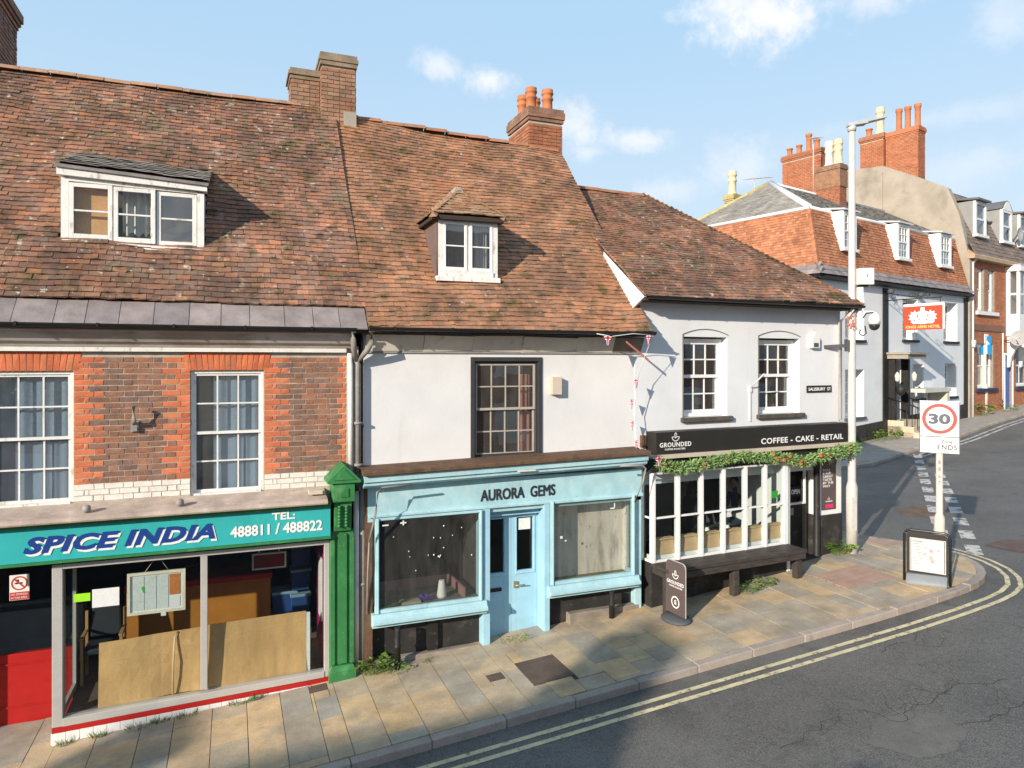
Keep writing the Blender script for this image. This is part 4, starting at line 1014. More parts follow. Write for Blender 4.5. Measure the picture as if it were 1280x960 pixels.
q = MB(); ring(q, (-2.595, 1.49), .075, .092, .682); q.quad((-2.66, .6815, 1.545), (-2.648, .6815, 1.557), (-2.53, .6815, 1.435), (-2.542, .6815, 1.423)); q.build('prohibition_ring', SIGNR, r_)
q = MB(); q.box(-2.645, -2.56, .683, .6845, 1.48, 1.50); q.box(-2.63, -2.6, .683, .6845, 1.505, 1.54); q.build('cigarette', DLET, r_)
# counter, crates, led sign, chair
r_ = thing('counter', 'orange wooden counter with red edged top inside the takeaway', 'counter', FA, -.4, 1.6, 0)
q = MB(); q.box(-1.46, .57, 1.52, 1.95, .0, .98); q.build('front', WOODO, r_); q = MB(); q.box(-1.48, .59, 1.46, 2.0, .982, 1.06); q.build('top', RED, r_)
q = MB(); q.box(-.7, -.68, 1.55, 1.9, 1.06, 1.28); q.box(-.68, .5, 1.55, 1.56, 1.06, 1.28); q.box(-.2, -.19, 1.56, 1.9, 1.06, 1.28); q.build('glass_screen', GLASS, r_)
labs = ['lowest blue storage crate in the left stack beside the counter', 'middle blue storage crate in the left stack beside the counter', 'lowest blue crate in the stack by the maroon wall', 'middle blue crate in the stack by the maroon wall', 'top blue crate in the stack by the maroon wall, under the red display']
for i, (a, b, z) in enumerate(((.79, 1.75, .0), (.79, 1.75, .36), (1.03, 1.65, .32), (1.03, 1.65, .72), (1.03, 1.65, 1.1))):
    r_ = thing('storage_crate', labs[i], 'crate', FA, a, b, z, 'blue crates stacked in the takeaway')
    w = .19 if i < 2 else .15
    q = MB(); q.hexa([(a - w * .88, b - .16, z), (a + w * .88, b - .16, z), (a + w * .88, b + .16, z), (a - w * .88, b + .16, z), (a - w, b - .19, z + .30), (a + w, b - .19, z + .30), (a + w, b + .19, z + .30), (a - w, b + .19, z + .30)]); q.build('body', CRATE, r_, .01)
    q = MB(); q.box(a - w - .012, a + w + .012, b - .20, b + .20, z + .302, z + .345); q.build('lid', CRATEL, r_, .008)
q = MB(); q.box(.88, 1.2, 1.5, 1.8, -.0, .318); solo(q, 'base_box', ROOMD, 'dark box under the crates by the maroon wall', 'box', (1.03, 1.65, 0))
r_ = thing('led_display', 'dark red scrolling display panel hanging in the takeaway window', 'display', FA, .49, .7, 1.46)
q = MB(); q.box(.27, .75, .66, .72, 1.345, 1.585); q.build('case', STEEL, r_, .005); q = MB(); q.box(.295, .725, .655, .659, 1.37, 1.56); q.build('screen', mat('dark_red_screen', (.16, .012, .014), rough=.3), r_)
q = MB(); q.box(.36, .375, .68, .70, 1.586, 2.0); q.box(.64, .655, .68, .70, 1.586, 2.0); q.build('hanger', STEEL, r_)
r_ = thing('chair', 'dark upholstered waiting chair with wooden arms in the takeaway', 'chair', FA, -1.65, .9, 0)
q = MB(); q.box(-1.88, -1.44, .72, 1.12, .40, .48); q.build('seat', CHAIRM, r_, .02)
q = MB(); q.hexa([(-1.86, 1.09, .52), (-1.46, 1.09, .52), (-1.46, 1.15, .52), (-1.86, 1.15, .52), (-1.84, 1.14, .92), (-1.48, 1.14, .92), (-1.48, 1.19, .92), (-1.84, 1.19, .92)]); q.build('backrest', CHAIRM, r_, .03)
for a in (-1.895, -1.425):
    for b in (.74, 1.1): q = MB(); q.box(a - .018, a + .018, b - .02, b + .02, .0, .62 if b < 1 else .9); q.build('leg', PINEW, r_)
    q = MB(); q.box(a - .024, a + .024, .70, 1.12, .621, .65); q.build('arm', PINEW, r_, .006)
q = MB(); q.box(-1.78, -1.7, 1.95, 1.96, 1.5, 1.75); solo(q, 'wall_notice', BEIGEP, 'small poster on the dark back wall of the takeaway', 'poster', (-1.74, 1.95, 1.6))

# ------------------------------------------------------------------ second building: white wall, pale blue gem shop
H2 = thing('shop_building', 'white rendered building with small hipped dormer above the pale blue gem shop', 'building', FA, 4, 0, 0, 'old shops along the street')
H2Z = lambda b: 4.915 + (b + .35) * 1.065
wall_mb(1.78, 6.42, 2.5, 4.85, .0, .24, [(3.41, 4.61, 2.87, 4.47)]).build('wall', RENDER, H2)
sh = MB()
for a0, a1 in ((1.80, 1.98), (6.22, 6.42)): sh.prism([(.245, -.4), (6.6, -.4), (6.6, 5.4), (3.34, 8.75), (.245, 5.5)], a0, a1, 'a')
sh.box(1.99, 6.21, 6.4, 6.6, -.4, 5.3); sh.build('side_wall', RENDER, H2)
rb = MB(); rb.extr([(-.33, 4.88), (3.34, H2Z(3.34) - .04), (7.0, 4.88), (7.0, 4.8), (3.34, H2Z(3.34) - .12), (-.28, 4.83)], 1.80, 6.47)
roof2 = rb.build('roof', MATS['roof_underside'], H2)
def keep2(p): return not (3.04 < p.x < 3.92 and .36 < p.y < 1.22)
tile_field('roof_tile', roof2, TILE2, (1.79, -.40, HZ(-.40) + .035), (6.42, -.40, H2Z(-.40) + .02), (6.52, 3.32, H2Z(3.32) + .015), (1.79, 3.32, HZ(3.32) - .09), .168, .1, 255, keep2, .045, 1.3)
ridge(roof2, RIDGE, 1.80, 6.46, 3.34, HZ(3.34) - .10, .44, .125, z1=H2Z(3.34))
gutter(H2, 1.78, 6.46, -.42, 4.885, .055)
# sagging coved boards under the eaves
E_ = [1.79, 2.65, 3.42, 4.24, 5.20, 5.88, 6.43]; BO = [.0, -.012, .01, -.018, .012, 0]
for i in range(6):
    a0, a1 = E_[i] + .003, E_[i + 1] - .003; dz = BO[i]; q = MB()
    q.hexa([(a0, -.03, 4.555 + dz), (a1, -.03, 4.56 - dz), (a1, -.01, 4.56 - dz), (a0, -.01, 4.555 + dz), (a0, -.15 + dz, 4.79), (a1, -.15, 4.79 + dz), (a1, -.13, 4.80 + dz), (a0, -.13 + dz, 4.80)])
    o = q.build('eaves_board', CREAM if i < 5 else mat('bare_timber', (.24, .19, .14), rough=.9, var=.3, vs=5), H2)
q = MB(); q.box(1.79, 6.42, -.026, -.002, 4.525, 4.553); q.build('eaves_fillet', GREYPIPE, H2)
q = MB(); q.box(1.79, 6.42, -.36, -.13, 4.815, 4.84); q.build('soffit', BLACKP, H2)
# sash window with dark frame
f = MB()
for x0, x1, z0, z1 in ((3.41, 3.475, 2.87, 4.47), (4.545, 4.61, 2.87, 4.47), (3.475, 4.545, 4.405, 4.47)): f.box(x0, x1, -.02, .16, z0, z1)
f.box(3.475, 4.545, -.03, .16, 2.87, 2.91)
for x0, x1, z0, z1 in ((3.476, 3.505, 2.911, 4.404), (4.515, 4.544, 2.911, 4.404), (3.506, 4.514, 4.372, 4.404)): f.box(x0, x1, .03, .15, z0, z1)
wn = f.build('window', mat('dark_grey_paint', (.045, .046, .05), rough=.5, var=.2, vs=4), H2, .004)
BARC = mat('buff_glazing_bar', (.42, .38, .32), rough=.6, var=.15, vs=6)
for nm, z0, z1, b, m_ in (('upper_sash', 3.64, 4.37, .05, BARC), ('lower_sash', 2.93, 3.67, .085, BARC)):
    s = MB(); c_ = bars(s, 3.507, 4.513, z0, z1, b, 4, 2, .02, .028, .03); s.build(nm, m_, wn); panes(wn, c_, b + .014, GLASSU)
s = MB(); s.box(3.507, 4.513, .075, .115, 2.912, 2.955); s.build('bottom_rail', MATS['dark_grey_paint'], wn)
curtain(wn, 4.30, 4.47, 2.95, 4.2, .2, CURTR, 2, .02)
room(H2, 3.0, 5.0, .25, 2.0, 2.8, 4.5, ROOMD)
q = MB(); q.box(4.745, 4.92, -.11, -.002, 3.87, 4.155); q.build('vent_box', BEIGEP, H2, .008)
# small hipped dormer
DZ = .32
dm = MB(); dm.box(2.985, 3.065, DZ, DZ + .1, 5.74, 6.66); dm.box(3.89, 3.975, DZ, DZ + .1, 5.74, 6.66); dm.box(3.065, 3.89, DZ, DZ + .1, 6.60, 6.66); dm.box(3.46, 3.50, DZ + .01, DZ + .09, 5.84, 6.6)
dm.box(2.96, 4.0, DZ - .06, DZ + .1, 5.66, 5.738); dm.box(3.066, 3.889, DZ - .03, DZ + .1, 5.74, 5.83)
dor = dm.build('dormer', WHITEO, H2)
for a0, a1 in ((3.068, 3.458), (3.502, 3.887)):
    s = MB(); c_ = bars(s, a0, a1, 5.835, 6.598, DZ - .008, 1, 2, .022, .035, .042); s.build('casement', WHITEP, dor, .003); panes(dor, c_, DZ + .012, GLASSU)
q = MB(); q.prism([(DZ + .0, 5.62), (DZ + .0, 6.1), (.75, 6.1), (.3, 5.62)], 2.962, 2.984, 'a'); q.build('cheek_slate', mat('brown_slate', (.16, .115, .105), rough=.7, var=.15, vs=4), dor)
q = MB(); q.prism([(DZ + .0, 6.105), (DZ, 6.62), (1.28, 6.62), (.755, 6.105)], 2.966, 2.984, 'a'); q.build('cheek_slate', MATS['brown_slate'], dor)
q = MB(); q.prism([(DZ + .1, 5.7), (DZ + .1, 6.62), (1.28, 6.62), (.4, 5.7)], 3.95, 3.974, 'a'); q.build('cheek_slate', MATS['brown_slate'], dor)
AP = (3.46, .84, 7.16)
FLc, FRc, BL, BR = (2.88, .22, 6.66), (4.05, .22, 6.67), (2.88, 1.36, 6.66), (4.05, 1.36, 6.67)
AB = (3.46, 1.85, 7.16)
q = MB(); dzz = .05
q.add([FLc, FRc, BR, BL, AP, AB, *[(p[0], p[1], p[2] - dzz) for p in (FLc, FRc, BR, BL)]], [(0, 1, 4), (1, 2, 5, 4), (0, 4, 5, 3), (6, 9, 8, 7), (0, 6, 7, 1), (1, 7, 8, 2), (3, 2, 8, 9), (0, 3, 9, 6)])
q.build('dormer_roof', mat('dark_timber', (.05, .038, .03), rough=.9), dor)
up = lambda p, d=.02: (p[0], p[1], p[2] + d)
TILE3 = mat('worn_dormer_tile', rough=.9, var=.3, vs=3, bump=.6, bs=60, ramp=[(.30, .17, .10), (.38, .20, .11), (.26, .16, .11), (.42, .26, .16)], spots=[((.42, .34, .18), 6, .52, .66, .8), ((.1, .07, .05), 4, .58, .7, .6)])
tile_field('roof_tile', dor, TILE3, up(FLc), up(FRc), (3.47, .83, 7.18), (3.45, .83, 7.18), .165, .105, 60, None, .006, 3, .02, 1.2)
tile_field('roof_tile', dor, TILE3, up(BL), up(FLc), (3.44, .84, 7.17), (3.44, 1.8, 7.17), .165, .105, 40, None, .006, 3, .018, 1.2)
tile_field('roof_tile', dor, TILE3, up(FRc), up(BR), (3.48, 1.8, 7.17), (3.48, .84, 7.17), .165, .105, 40, None, .006, 3, .018, 1.2)
for c0, sg_ in ((FLc, 1), (FRc, 1)):
    C0, C1 = Vector(c0), Vector(AP); n = 7
    for i in range(n):
        p = C0.lerp(C1, (i + .35) / n); d = (C1 - C0).normalized(); q = MB(); sd = Vector((d.y, -d.x, 0)).normalized() * .07
        q.add([p - d * .075 + sd - Vector((0, 0, .02)), p - d * .085 + Vector((0, 0, .06)), p - d * .075 - sd - Vector((0, 0, .02)), p + d * .09 + sd * .6 - Vector((0, 0, .0)), p + d * .09 + Vector((0, 0, .05)), p + d * .09 - sd * .6],
              [(0, 1, 4, 3), (1, 2, 5, 4), (0, 2, 1), (3, 4, 5), (0, 3, 5, 2)]); q.cur = rnd(); q.build('hip_tile', TILE3, dor)
q = MB(); q.hexa([(3.32, .76, 7.13), (3.60, .76, 7.13), (3.6, 1.2, 7.13), (3.32, 1.2, 7.13), (3.41, .80, 7.28), (3.51, .80, 7.28), (3.51, 1.15, 7.26), (3.41, 1.15, 7.26)]); q.build('mortar_cap', CEMENT, dor, .02)
curtain(dor, 3.62, 3.86, 5.86, 6.58, DZ + .16, CURTW, 4, .02)
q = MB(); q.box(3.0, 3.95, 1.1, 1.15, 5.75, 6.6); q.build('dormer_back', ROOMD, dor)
# brick chimney with four pots
c2 = chimney(H2, 5.93, 6.72, 3.62, 4.8, 7.6, 9.60, mat('red_chimney_brick', rough=.9, var=.25, vs=5, fine=.15, ramp=[(.32, .12, .065), (.38, .15, .08), (.27, .105, .06), (.34, .16, .09)], bump=.5, bs=60, spots=[((.2, .13, .09), 4, .58, .7, .5)]), 150, faces=('f', 'l'))
zt = chimney_cap(c2, 5.93, 6.72, 3.62, 4.8, 9.60, mat('lichened_cap_brick', rough=.9, var=.35, vs=5, ramp=[(.26, .14, .09), (.22, .13, .09)], bump=.6, bs=40, spots=[((.3, .27, .2), 6, .55, .68, .7)]), ((.025, .075), (.05, .075), (.05, .075), (.03, .07)))
for a, b in ((6.13, 4.45), (6.12, 3.95), (6.5, 3.92), (6.45, 4.5)): pot(c2, a, b, zt - .02, .54, .125, POT)
# gem shop front
shear_on = lambda mb: [setattr(v, 'z', v.z + .017 * (v.x - 1.7)) for v in mb.v] and mb
q = MB(); q.extr([(.02, 2.89), (-.50, 2.868), (-.52, 2.855), (-.52, 2.812), (.02, 2.812)], 1.69, 6.32); shear_on(q).build('roof_ledge', BROWNW, H2)
q = MB(); q.extr([(-.02, 2.62), (-.36, 2.62), (-.40, 2.65), (-.42, 2.66), (-.42, 2.70), (-.46, 2.715), (-.46, 2.796), (-.02, 2.796)], 1.71, 6.31); shear_on(q).build('cornice', BLUE, H2)
q = MB(); q.box(1.80, 6.34, -.20, -.02, 2.20, 2.615); sf = q.build('fascia_sign', BLUE, H2)
q = MB(); q.extr([(-.202, 2.17), (-.25, 2.17), (-.25, 2.20), (-.22, 2.225), (-.202, 2.225)], 1.80, 6.34); q.build('fascia_moulding', BLUE, H2, .003)
text(sf, 'AURORA  GEMS', 3.50, -.206, 2.275, 1.24, .165, DLET, fat=.011, rise=.012)
q = MB(); q.box(4.0, 4.3, -.47, -.462, 2.735, 2.755); q.build('cable_clip', CREAM, H2)
q = MB(); q.box(1.80, 6.34, -.195, .25, 2.1, 2.168); q.build('window_head', BLUE, H2)
def display_bay(a0, a1, z0, z1, left_ret, right_ret, dirt):
    f = MB(); b = -.25
    f.box(a0 - .05, a0, b - .02, b + .06, z0, z1); f.box(a1, a1 + .05, b - .02, b + .06, z0, z1)
    f.box(a0, a1, b - .01, b + .05, z1 - .035, z1); f.box(a0, a1, b - .015, b + .05, z0, z0 + .05)
    f.box(a0 - .03, a0 - .006, b - .035, b - .021, z0, z1); f.box(a1 + .006, a1 + .03, b - .035, b - .021, z0, z1)
    w = f.build('shop_window', BLUE, H2, .004)
    panes(w, [(a0, a1, z0 + .05, z1 - .035)], b + .03, GLASSD if dirt else GLASS)
    s = MB(); s.extr([(-.02, z0 - .19), (b - .05, z0 - .19), (b - .05, z0 - .16), (b - .12, z0 - .13), (b - .12, z0 - .09), (b - .07, z0 - .06), (b - .05, z0 - .003), (-.02, z0 - .003)], a0 - .10, a1 + .10); s.build('sill', BLUE, w, .003)
    if left_ret:
        s = MB(); s.box(a0 - .05, a0 - .006, b + .062, -.02, z0, z0 + .08); s.box(a0 - .05, a0 - .006, b + .062, -.02, z1 - .08, z1); s.box(a0 - .05, a0 - .006, -.07, -.02, z0 + .08, z1 - .08); s.build('side_return', BLUE, w)
        s = MB(); s.box(a0 - .03, a0 - .026, b + .062, -.07, z0 + .08, z1 - .08); s.build('return_pane', GLASS, w)
    if right_ret:
        s = MB(); s.box(a1 + .01, a1 + .05, b + .062, .0, z0, z0 + .08); s.box(a1 + .01, a1 + .05, b + .062, .0, z1 - .08, z1); s.build('side_return', BLUE, w)
        s = MB(); s.box(a1 + .028, a1 + .032, b + .062, .0, z0 + .08, z1 - .08); s.build('return_pane', GLASS, w)
    return w
wl = display_bay(1.95, 3.47, .80, 2.16, True, False, True)
wr = display_bay(4.70, 6.13, .885, 2.20, False, True, True)
sp = MB()
for i in range(16):
    a, z = ru(2.15, 3.35), ru(1.35, 2.0); r = ru(.008, .016); sp.lathe((a, -.245, z), [(r * .2, -r), (r, 0), (r * .2, r)], 6)
sp.box(2.0, 2.09, -.246, -.243, 2.04, 2.06); sp.box(2.26, 2.35, -.246, -.243, 2.055, 2.075); sp.box(2.295, 2.315, -.247, -.244, 2.03, 2.1); sp.build('sticker_remains', PAPER, wl)
q = MB(); q.box(4.82, 4.86, -.246, -.243, 1.6, 1.64); q.box(4.9, 4.93, -.246, -.243, 1.55, 1.57); q.box(5.72, 5.8, -.246, -.243, 2.0, 2.02); q.box(5.79, 5.81, -.246, -.243, 2.02, 2.09); q.build('sticker_remains', PAPER, wr)
# posts, doors and stall risers
q = MB(); q.box(3.53, 3.645, -.24, .1, .04, 2.168); q.build('door_post', BLUED, H2, .006)
q = MB(); q.box(4.545, 4.642, -.24, .1, .16, 2.168); q.build('door_post', BLUED, H2, .006)
q = MB(); q.box(3.646, 4.544, -.05, .1, 2.02, 2.10); q.box(3.646, 4.544, -.07, -.051, 2.0, 2.03); q.build('door_head', BLUED, H2, .004)
for i, (a0, a1, gl0, gl1) in enumerate(((3.648, 4.093, 3.70, 3.97), (4.099, 4.542, 4.19, 4.47))):
    d = MB(); z0 = .075
    d.box(a0, gl0, .03, .08, z0, 2.015); d.box(gl1, a1, .03, .08, z0, 2.015); d.box(gl0, gl1, .03, .08, 1.93, 2.015); d.box(gl0, gl1, .03, .08, z0, 1.09)
    d.box(gl0 - .03, gl1 + .03, .015, .029, 1.04, 1.085)
    for x0, x1, zz0, zz1 in ((gl0 - .03, gl0 - .003, 1.086, 1.96), (gl1 + .003, gl1 + .03, 1.086, 1.96), (gl0 - .002, gl1 + .002, 1.935, 1.96)): d.box(x0, x1, .018, .029, zz0, zz1)
    do = d.build('door', BLUED, H2, .004)
    if i == 0: do['label'] = 'blue door leaf with dark letter slot'
    panes(do, [(gl0, gl1, 1.09, 1.93)], .055, GLASS)
    if i == 0: q = MB(); q.box(3.73, 3.93, .012, .029, .80, .86); q.build('letter_slot', BLACKP, do, .008)
    else: q = MB(); q.box(4.13, 4.19, .0, .029, .83, .93); q.smooth = True; q.tube([(4.15, .0, .88), (4.15, -.04, .88), (4.30, -.045, .875)], .012, 8); q.build('handle', mat('brass', (.42, .36, .24), rough=.4, metal=.6), do); q = MB(); q.box(4.22, 4.43, .048, .051, 1.73, 1.91); q.build('notice', PAPER, do)
q = MB(); q.box(3.55, 4.64, -.28, .1, -.1, .072); q.build('door_step', STONEP, H2, .01)
q = MB(); q.box(1.78, 3.528, -.06, .2, -.4, .72); q.build('stall_riser', BLACKW, H2); q = MB(); q.box(4.644, 6.42, -.06, .2, -.3, .80); q.build('stall_riser', BLACKW, H2)
q = MB(); q.box(1.85, 3.5, -.19, -.062, -.2, .10); q.build('plinth_stone', mat('dusty_plinth', (.26, .22, .18), rough=.95, var=.35, vs=4, bump=.5), H2, .02); q = MB(); q.box(5.0, 6.3, -.20, -.062, .0, g(5.6) + .12); q.build('plinth_stone', MATS['dusty_plinth'], H2, .02)
q = MB(); q.box(2.70, 2.86, -.12, -.062, -.1, .58); q.build('downpipe_boxing', BLACKP, H2)
q = MB(); q.box(1.76, 1.87, -.19, -.02, .0, 2.8); q.build('corner_board', BROWNW, H2)
q = MB(); q.box(6.22, 6.34, -.195, -.02, .2, 2.168); q.build('pilaster', BLUE, H2, .005)
# display interiors
q = MB(); q.box(1.86, 3.52, -.19, .75, .76, .80); q.build('display_shelf', mat('grey_felt', (.16, .15, .14), rough=.95, var=.3, vs=8), H2)
q = MB(); q.hexa([(1.9, .70, .80), (3.3, .70, .80), (3.3, .72, .80), (1.9, .72, .80), (1.9, .70, .95), (3.3, .70, .95), (3.3, .72, .95), (1.9, .72, .95)]); q.box(3.28, 3.31, -.05, .70, .80, .95); q.build('display_rail', mat('dusky_pink_board', (.30, .17, .17), rough=.8, var=.15), H2)
room(H2, 1.86, 3.52, .76, 3.0, .3, 2.6, ROOMD, None, 'gem_shop')
q = MB(); q.box(1.82, 1.86, .0, 3.0, .5, 2.6); q.box(3.52, 3.56, .11, .75, .8, 2.1); q.build('display_side_wall', ROOMD, H2)
q = MB(); q.box(3.565, 3.60, .11, 2.5, .0, 2.3); q.box(4.60, 4.64, .11, 2.5, .0, 2.3); q.box(3.56, 4.64, 2.5, 2.55, .0, 2.3); q.box(3.56, 4.64, .11, 2.5, 2.12, 2.2); q.box(3.56, 4.64, .11, 2.5, .0, .07); q.build('lobby_wall', ROOMD, H2)
q = MB(); q.box(4.66, 6.2, .12, .16, .876, 2.19); q.build('back_board', ROOMS, H2); q = MB(); q.box(6.165, 6.2, -.02, .119, .876, 2.19); q.build('side_board', WHITEO, H2)
q = MB(); q.box(4.66, 6.2, -.19, .41, .83, .875); q.build('display_shelf', mat('green_felt', (.13, .14, .06), rough=.95, var=.4, vs=4, spots=[((.28, .4, .06), 3, .55, .68, .7)]), H2)
q = MB(); q.box(4.66, 6.2, -.19, .46, 2.2, 2.22); q.build('display_ceiling', ROOM, H2)
q = MB(); q.smooth = True; q.lathe((2.98, .1, .80), [(.075, 0), (.075, .03), (.045, .25), (.042, .26)], 16); solo(q, 'paper_roll', PAPER, 'upright white paper roll on the shelf in the gem shop window', 'paper roll', (2.98, .1, .8))
q = MB()
for i in range(12):
    t = i / 12 * 6.28; q.add([(2.72, .06, .81), (2.72 + .13 * math.cos(t), .06 + .09 * math.sin(t), .80 + ru(0, .09)), (2.72 + .13 * math.cos(t + .5), .06 + .09 * math.sin(t + .5), .80 + ru(0, .09))], [(0, 1, 2)])
solo(q, 'purple_cloth', PURPLE, 'crumpled purple cloth lying on the gem shop shelf', 'cloth', (2.72, .06, .8))
q = MB(); q.box(2.33, 2.62, -.04, .14, .802, .83); solo(q, 'parcel', mat('buff_parcel', (.42, .38, .24), rough=.8), 'flat buff parcel on the gem shop shelf', 'parcel', (2.5, .05, .8))
q = MB(); q.hexa([(2.0, -.1, .802), (2.4, .15, .802), (2.39, .17, .802), (1.99, -.08, .802), (2.0, -.1, .815), (2.4, .15, .815), (2.39, .17, .815), (1.99, -.08, .815)]); solo(q, 'stick', GREENS, 'thin green stick lying on the gem shop shelf', 'stick', (2.2, .0, .8))
# iron blind stays
q = MB(); q.smooth = True; q.tube([(2.36, -.56, 2.665), (1.93, -.56, 2.645), (1.88, -.55, 2.60), (1.86, -.5, 2.3), (1.80, -.32, 1.86)], .016, 8); q.tube([(1.80, -.32, 1.86), (1.79, -.25, 1.35), (1.79, -.2, .8)], .012, 8); q.build('blind_stay', GREYPIPE, H2)
q = MB(); q.smooth = True; q.tube([(5.72, -.56, 2.745), (6.12, -.56, 2.735), (6.2, -.55, 2.68), (6.17, -.5, 2.45), (6.08, -.42, 2.12)], .016, 8); q.build('blind_stay', GREYPIPE, H2)
for a, z0, z1 in ((2.20, g(2.2) - .05, .60), (5.70, g(5.7) - .05, .69)):
    q = MB(); q.smooth = True; q.lathe((a, -.33, z0), [(.045, 0), (.045, (z1 - z0) * .55), (.052, (z1 - z0) * .56), (.052, (z1 - z0) * .6), (.042, (z1 - z0) * .61), (.042, z1 - z0)], 12); q.build('prop_post', BLACKP, H2)

# ------------------------------------------------------------------ third building: white corner coffee shop with hipped roof
H3 = thing('shop_building', 'white corner building with hipped tiled roof above the black fronted coffee shop', 'building', FG, 2.4, 0, .4, 'old shops along the street')
A1, ZT = 4.79, 5.42
OPN = [(.90, 1.89, 3.42, 4.84), (2.65, 3.68, 3.42, 4.84)]
wall_mb(-.12, A1, 2.3, ZT, .0, .3, OPN).build('wall', RENDERG, H3)
sh = MB(); sh.prism([(.305, -.2), (6.5, -.2), (6.5, 5.4), (3.13, 7.9), (.305, 5.75)], -.12, .08, 'a'); sh.box(4.59, A1 - .001, .305, 6.5, .0, 5.42); sh.box(.085, 4.585, 6.3, 6.5, -.2, 5.42)
sh.box(4.59, A1, -.0, .3, 1.43, 2.295); sh.build('side_wall', RENDERG, H3)
q = MB(); q.prism([(-.34, 5.47), (.9, 6.38), (.9, 5.2), (.30, 4.6), (-.0, 4.6), (-.0, 5.3)], -.17, -.125, 'a'); q.build('verge_board', RENDERG, H3)
PB = .916
rb = MB(); z0 = 5.48
rb.add([(-.16, -.33, z0), (4.92, -.33, z0), (4.92, 6.6, z0), (-.16, 6.6, z0), (-.16, 3.13, 8.06), (2.28, 3.13, 8.06), *[(x, y, z - .07) for x, y, z in ((-.16, -.33, z0), (4.92, -.33, z0), (4.92, 6.6, z0), (-.16, 6.6, z0), (-.16, 3.13, 8.06))]],
       [(0, 1, 5, 4), (1, 2, 5), (2, 3, 4, 5), (6, 9, 8, 7), (0, 6, 7, 1), (1, 7, 8, 2), (3, 2, 8, 9), (0, 4, 10, 6), (3, 9, 10, 4), (6, 10, 9)])
roof3 = rb.build('roof', MATS['roof_underside'], H3)
tile_field('roof_tile', roof3, TILE, (-.18, -.38, z0 - .01), (4.97, -.38, z0 - .01), (2.29, 3.13, 8.08), (-.18, 3.13, 8.08), .168, .1, 255, None, .05, 21.3)
tile_field('roof_tile', roof3, TILE, (4.97, -.36, z0 - .01), (4.97, 6.6, z0 - .01), (2.32, 3.15, 8.08), (2.30, 3.11, 8.08), .168, .12, 0, None, .03, 5, stuffname='end_slope_tiles')
ridge(roof3, RIDGE, -.15, 2.26, 3.13, 8.07, .42, .12)
C0, C1 = Vector((4.98, -.38, z0 + .01)), Vector((2.28, 3.13, 8.10)); n = 36; d = (C1 - C0).normalized(); sd = Vector((d.y, -d.x, 0)).normalized()
hv = []
for k in range(3):
    q = MB(); w = .09
    q.add([(-.02, -w, -.03), (-.03, 0, .055 + ru(-.01, .012)), (-.02, w, -.03), (.16, -w * .7, -.03), (.16, 0, .03), (.16, w * .7, -.03)], [(0, 1, 4, 3), (1, 2, 5, 4), (0, 2, 1), (3, 4, 5), (0, 3, 5, 2)]); hv.append(q.mesh('hip_tile', (0, 0, 0), mat('mossy_hip_tile', rough=.9, var=.35, vs=4, ramp=[(.15, .09, .06), (.20, .13, .08), (.12, .085, .06)], spots=[((.16, .15, .07), 5, .5, .66, .8)], bump=.6)))
R = Matrix((d, -sd, d.cross(-sd))).transposed().to_4x4()
pieces('hip_tile', roof3, MATS['mossy_hip_tile'], [(Matrix.Translation(C0.lerp(C1, (i + .2) / n) + Vector((0, 0, ru(-.01, .015)))) @ R @ Matrix.Rotation(ru(-.06, .06), 4, 'Z'), i % 3) for i in range(n)], 60, hv)
gutter(H3, -.14, 4.95, -.40, 5.485, .055)
q = MB(); q.box(-.12, 4.85, -.32, -.002, 5.425, 5.45); q.build('soffit', WHITEO, H3)
q = MB(); q.smooth = True; q.tube([(4.72, -.36, 5.43), (4.72, -.25, 5.3), (4.72, -.06, 5.2), (4.72, -.06, 3.25)], .035, 10); q.build('downpipe', WPIPE, H3)
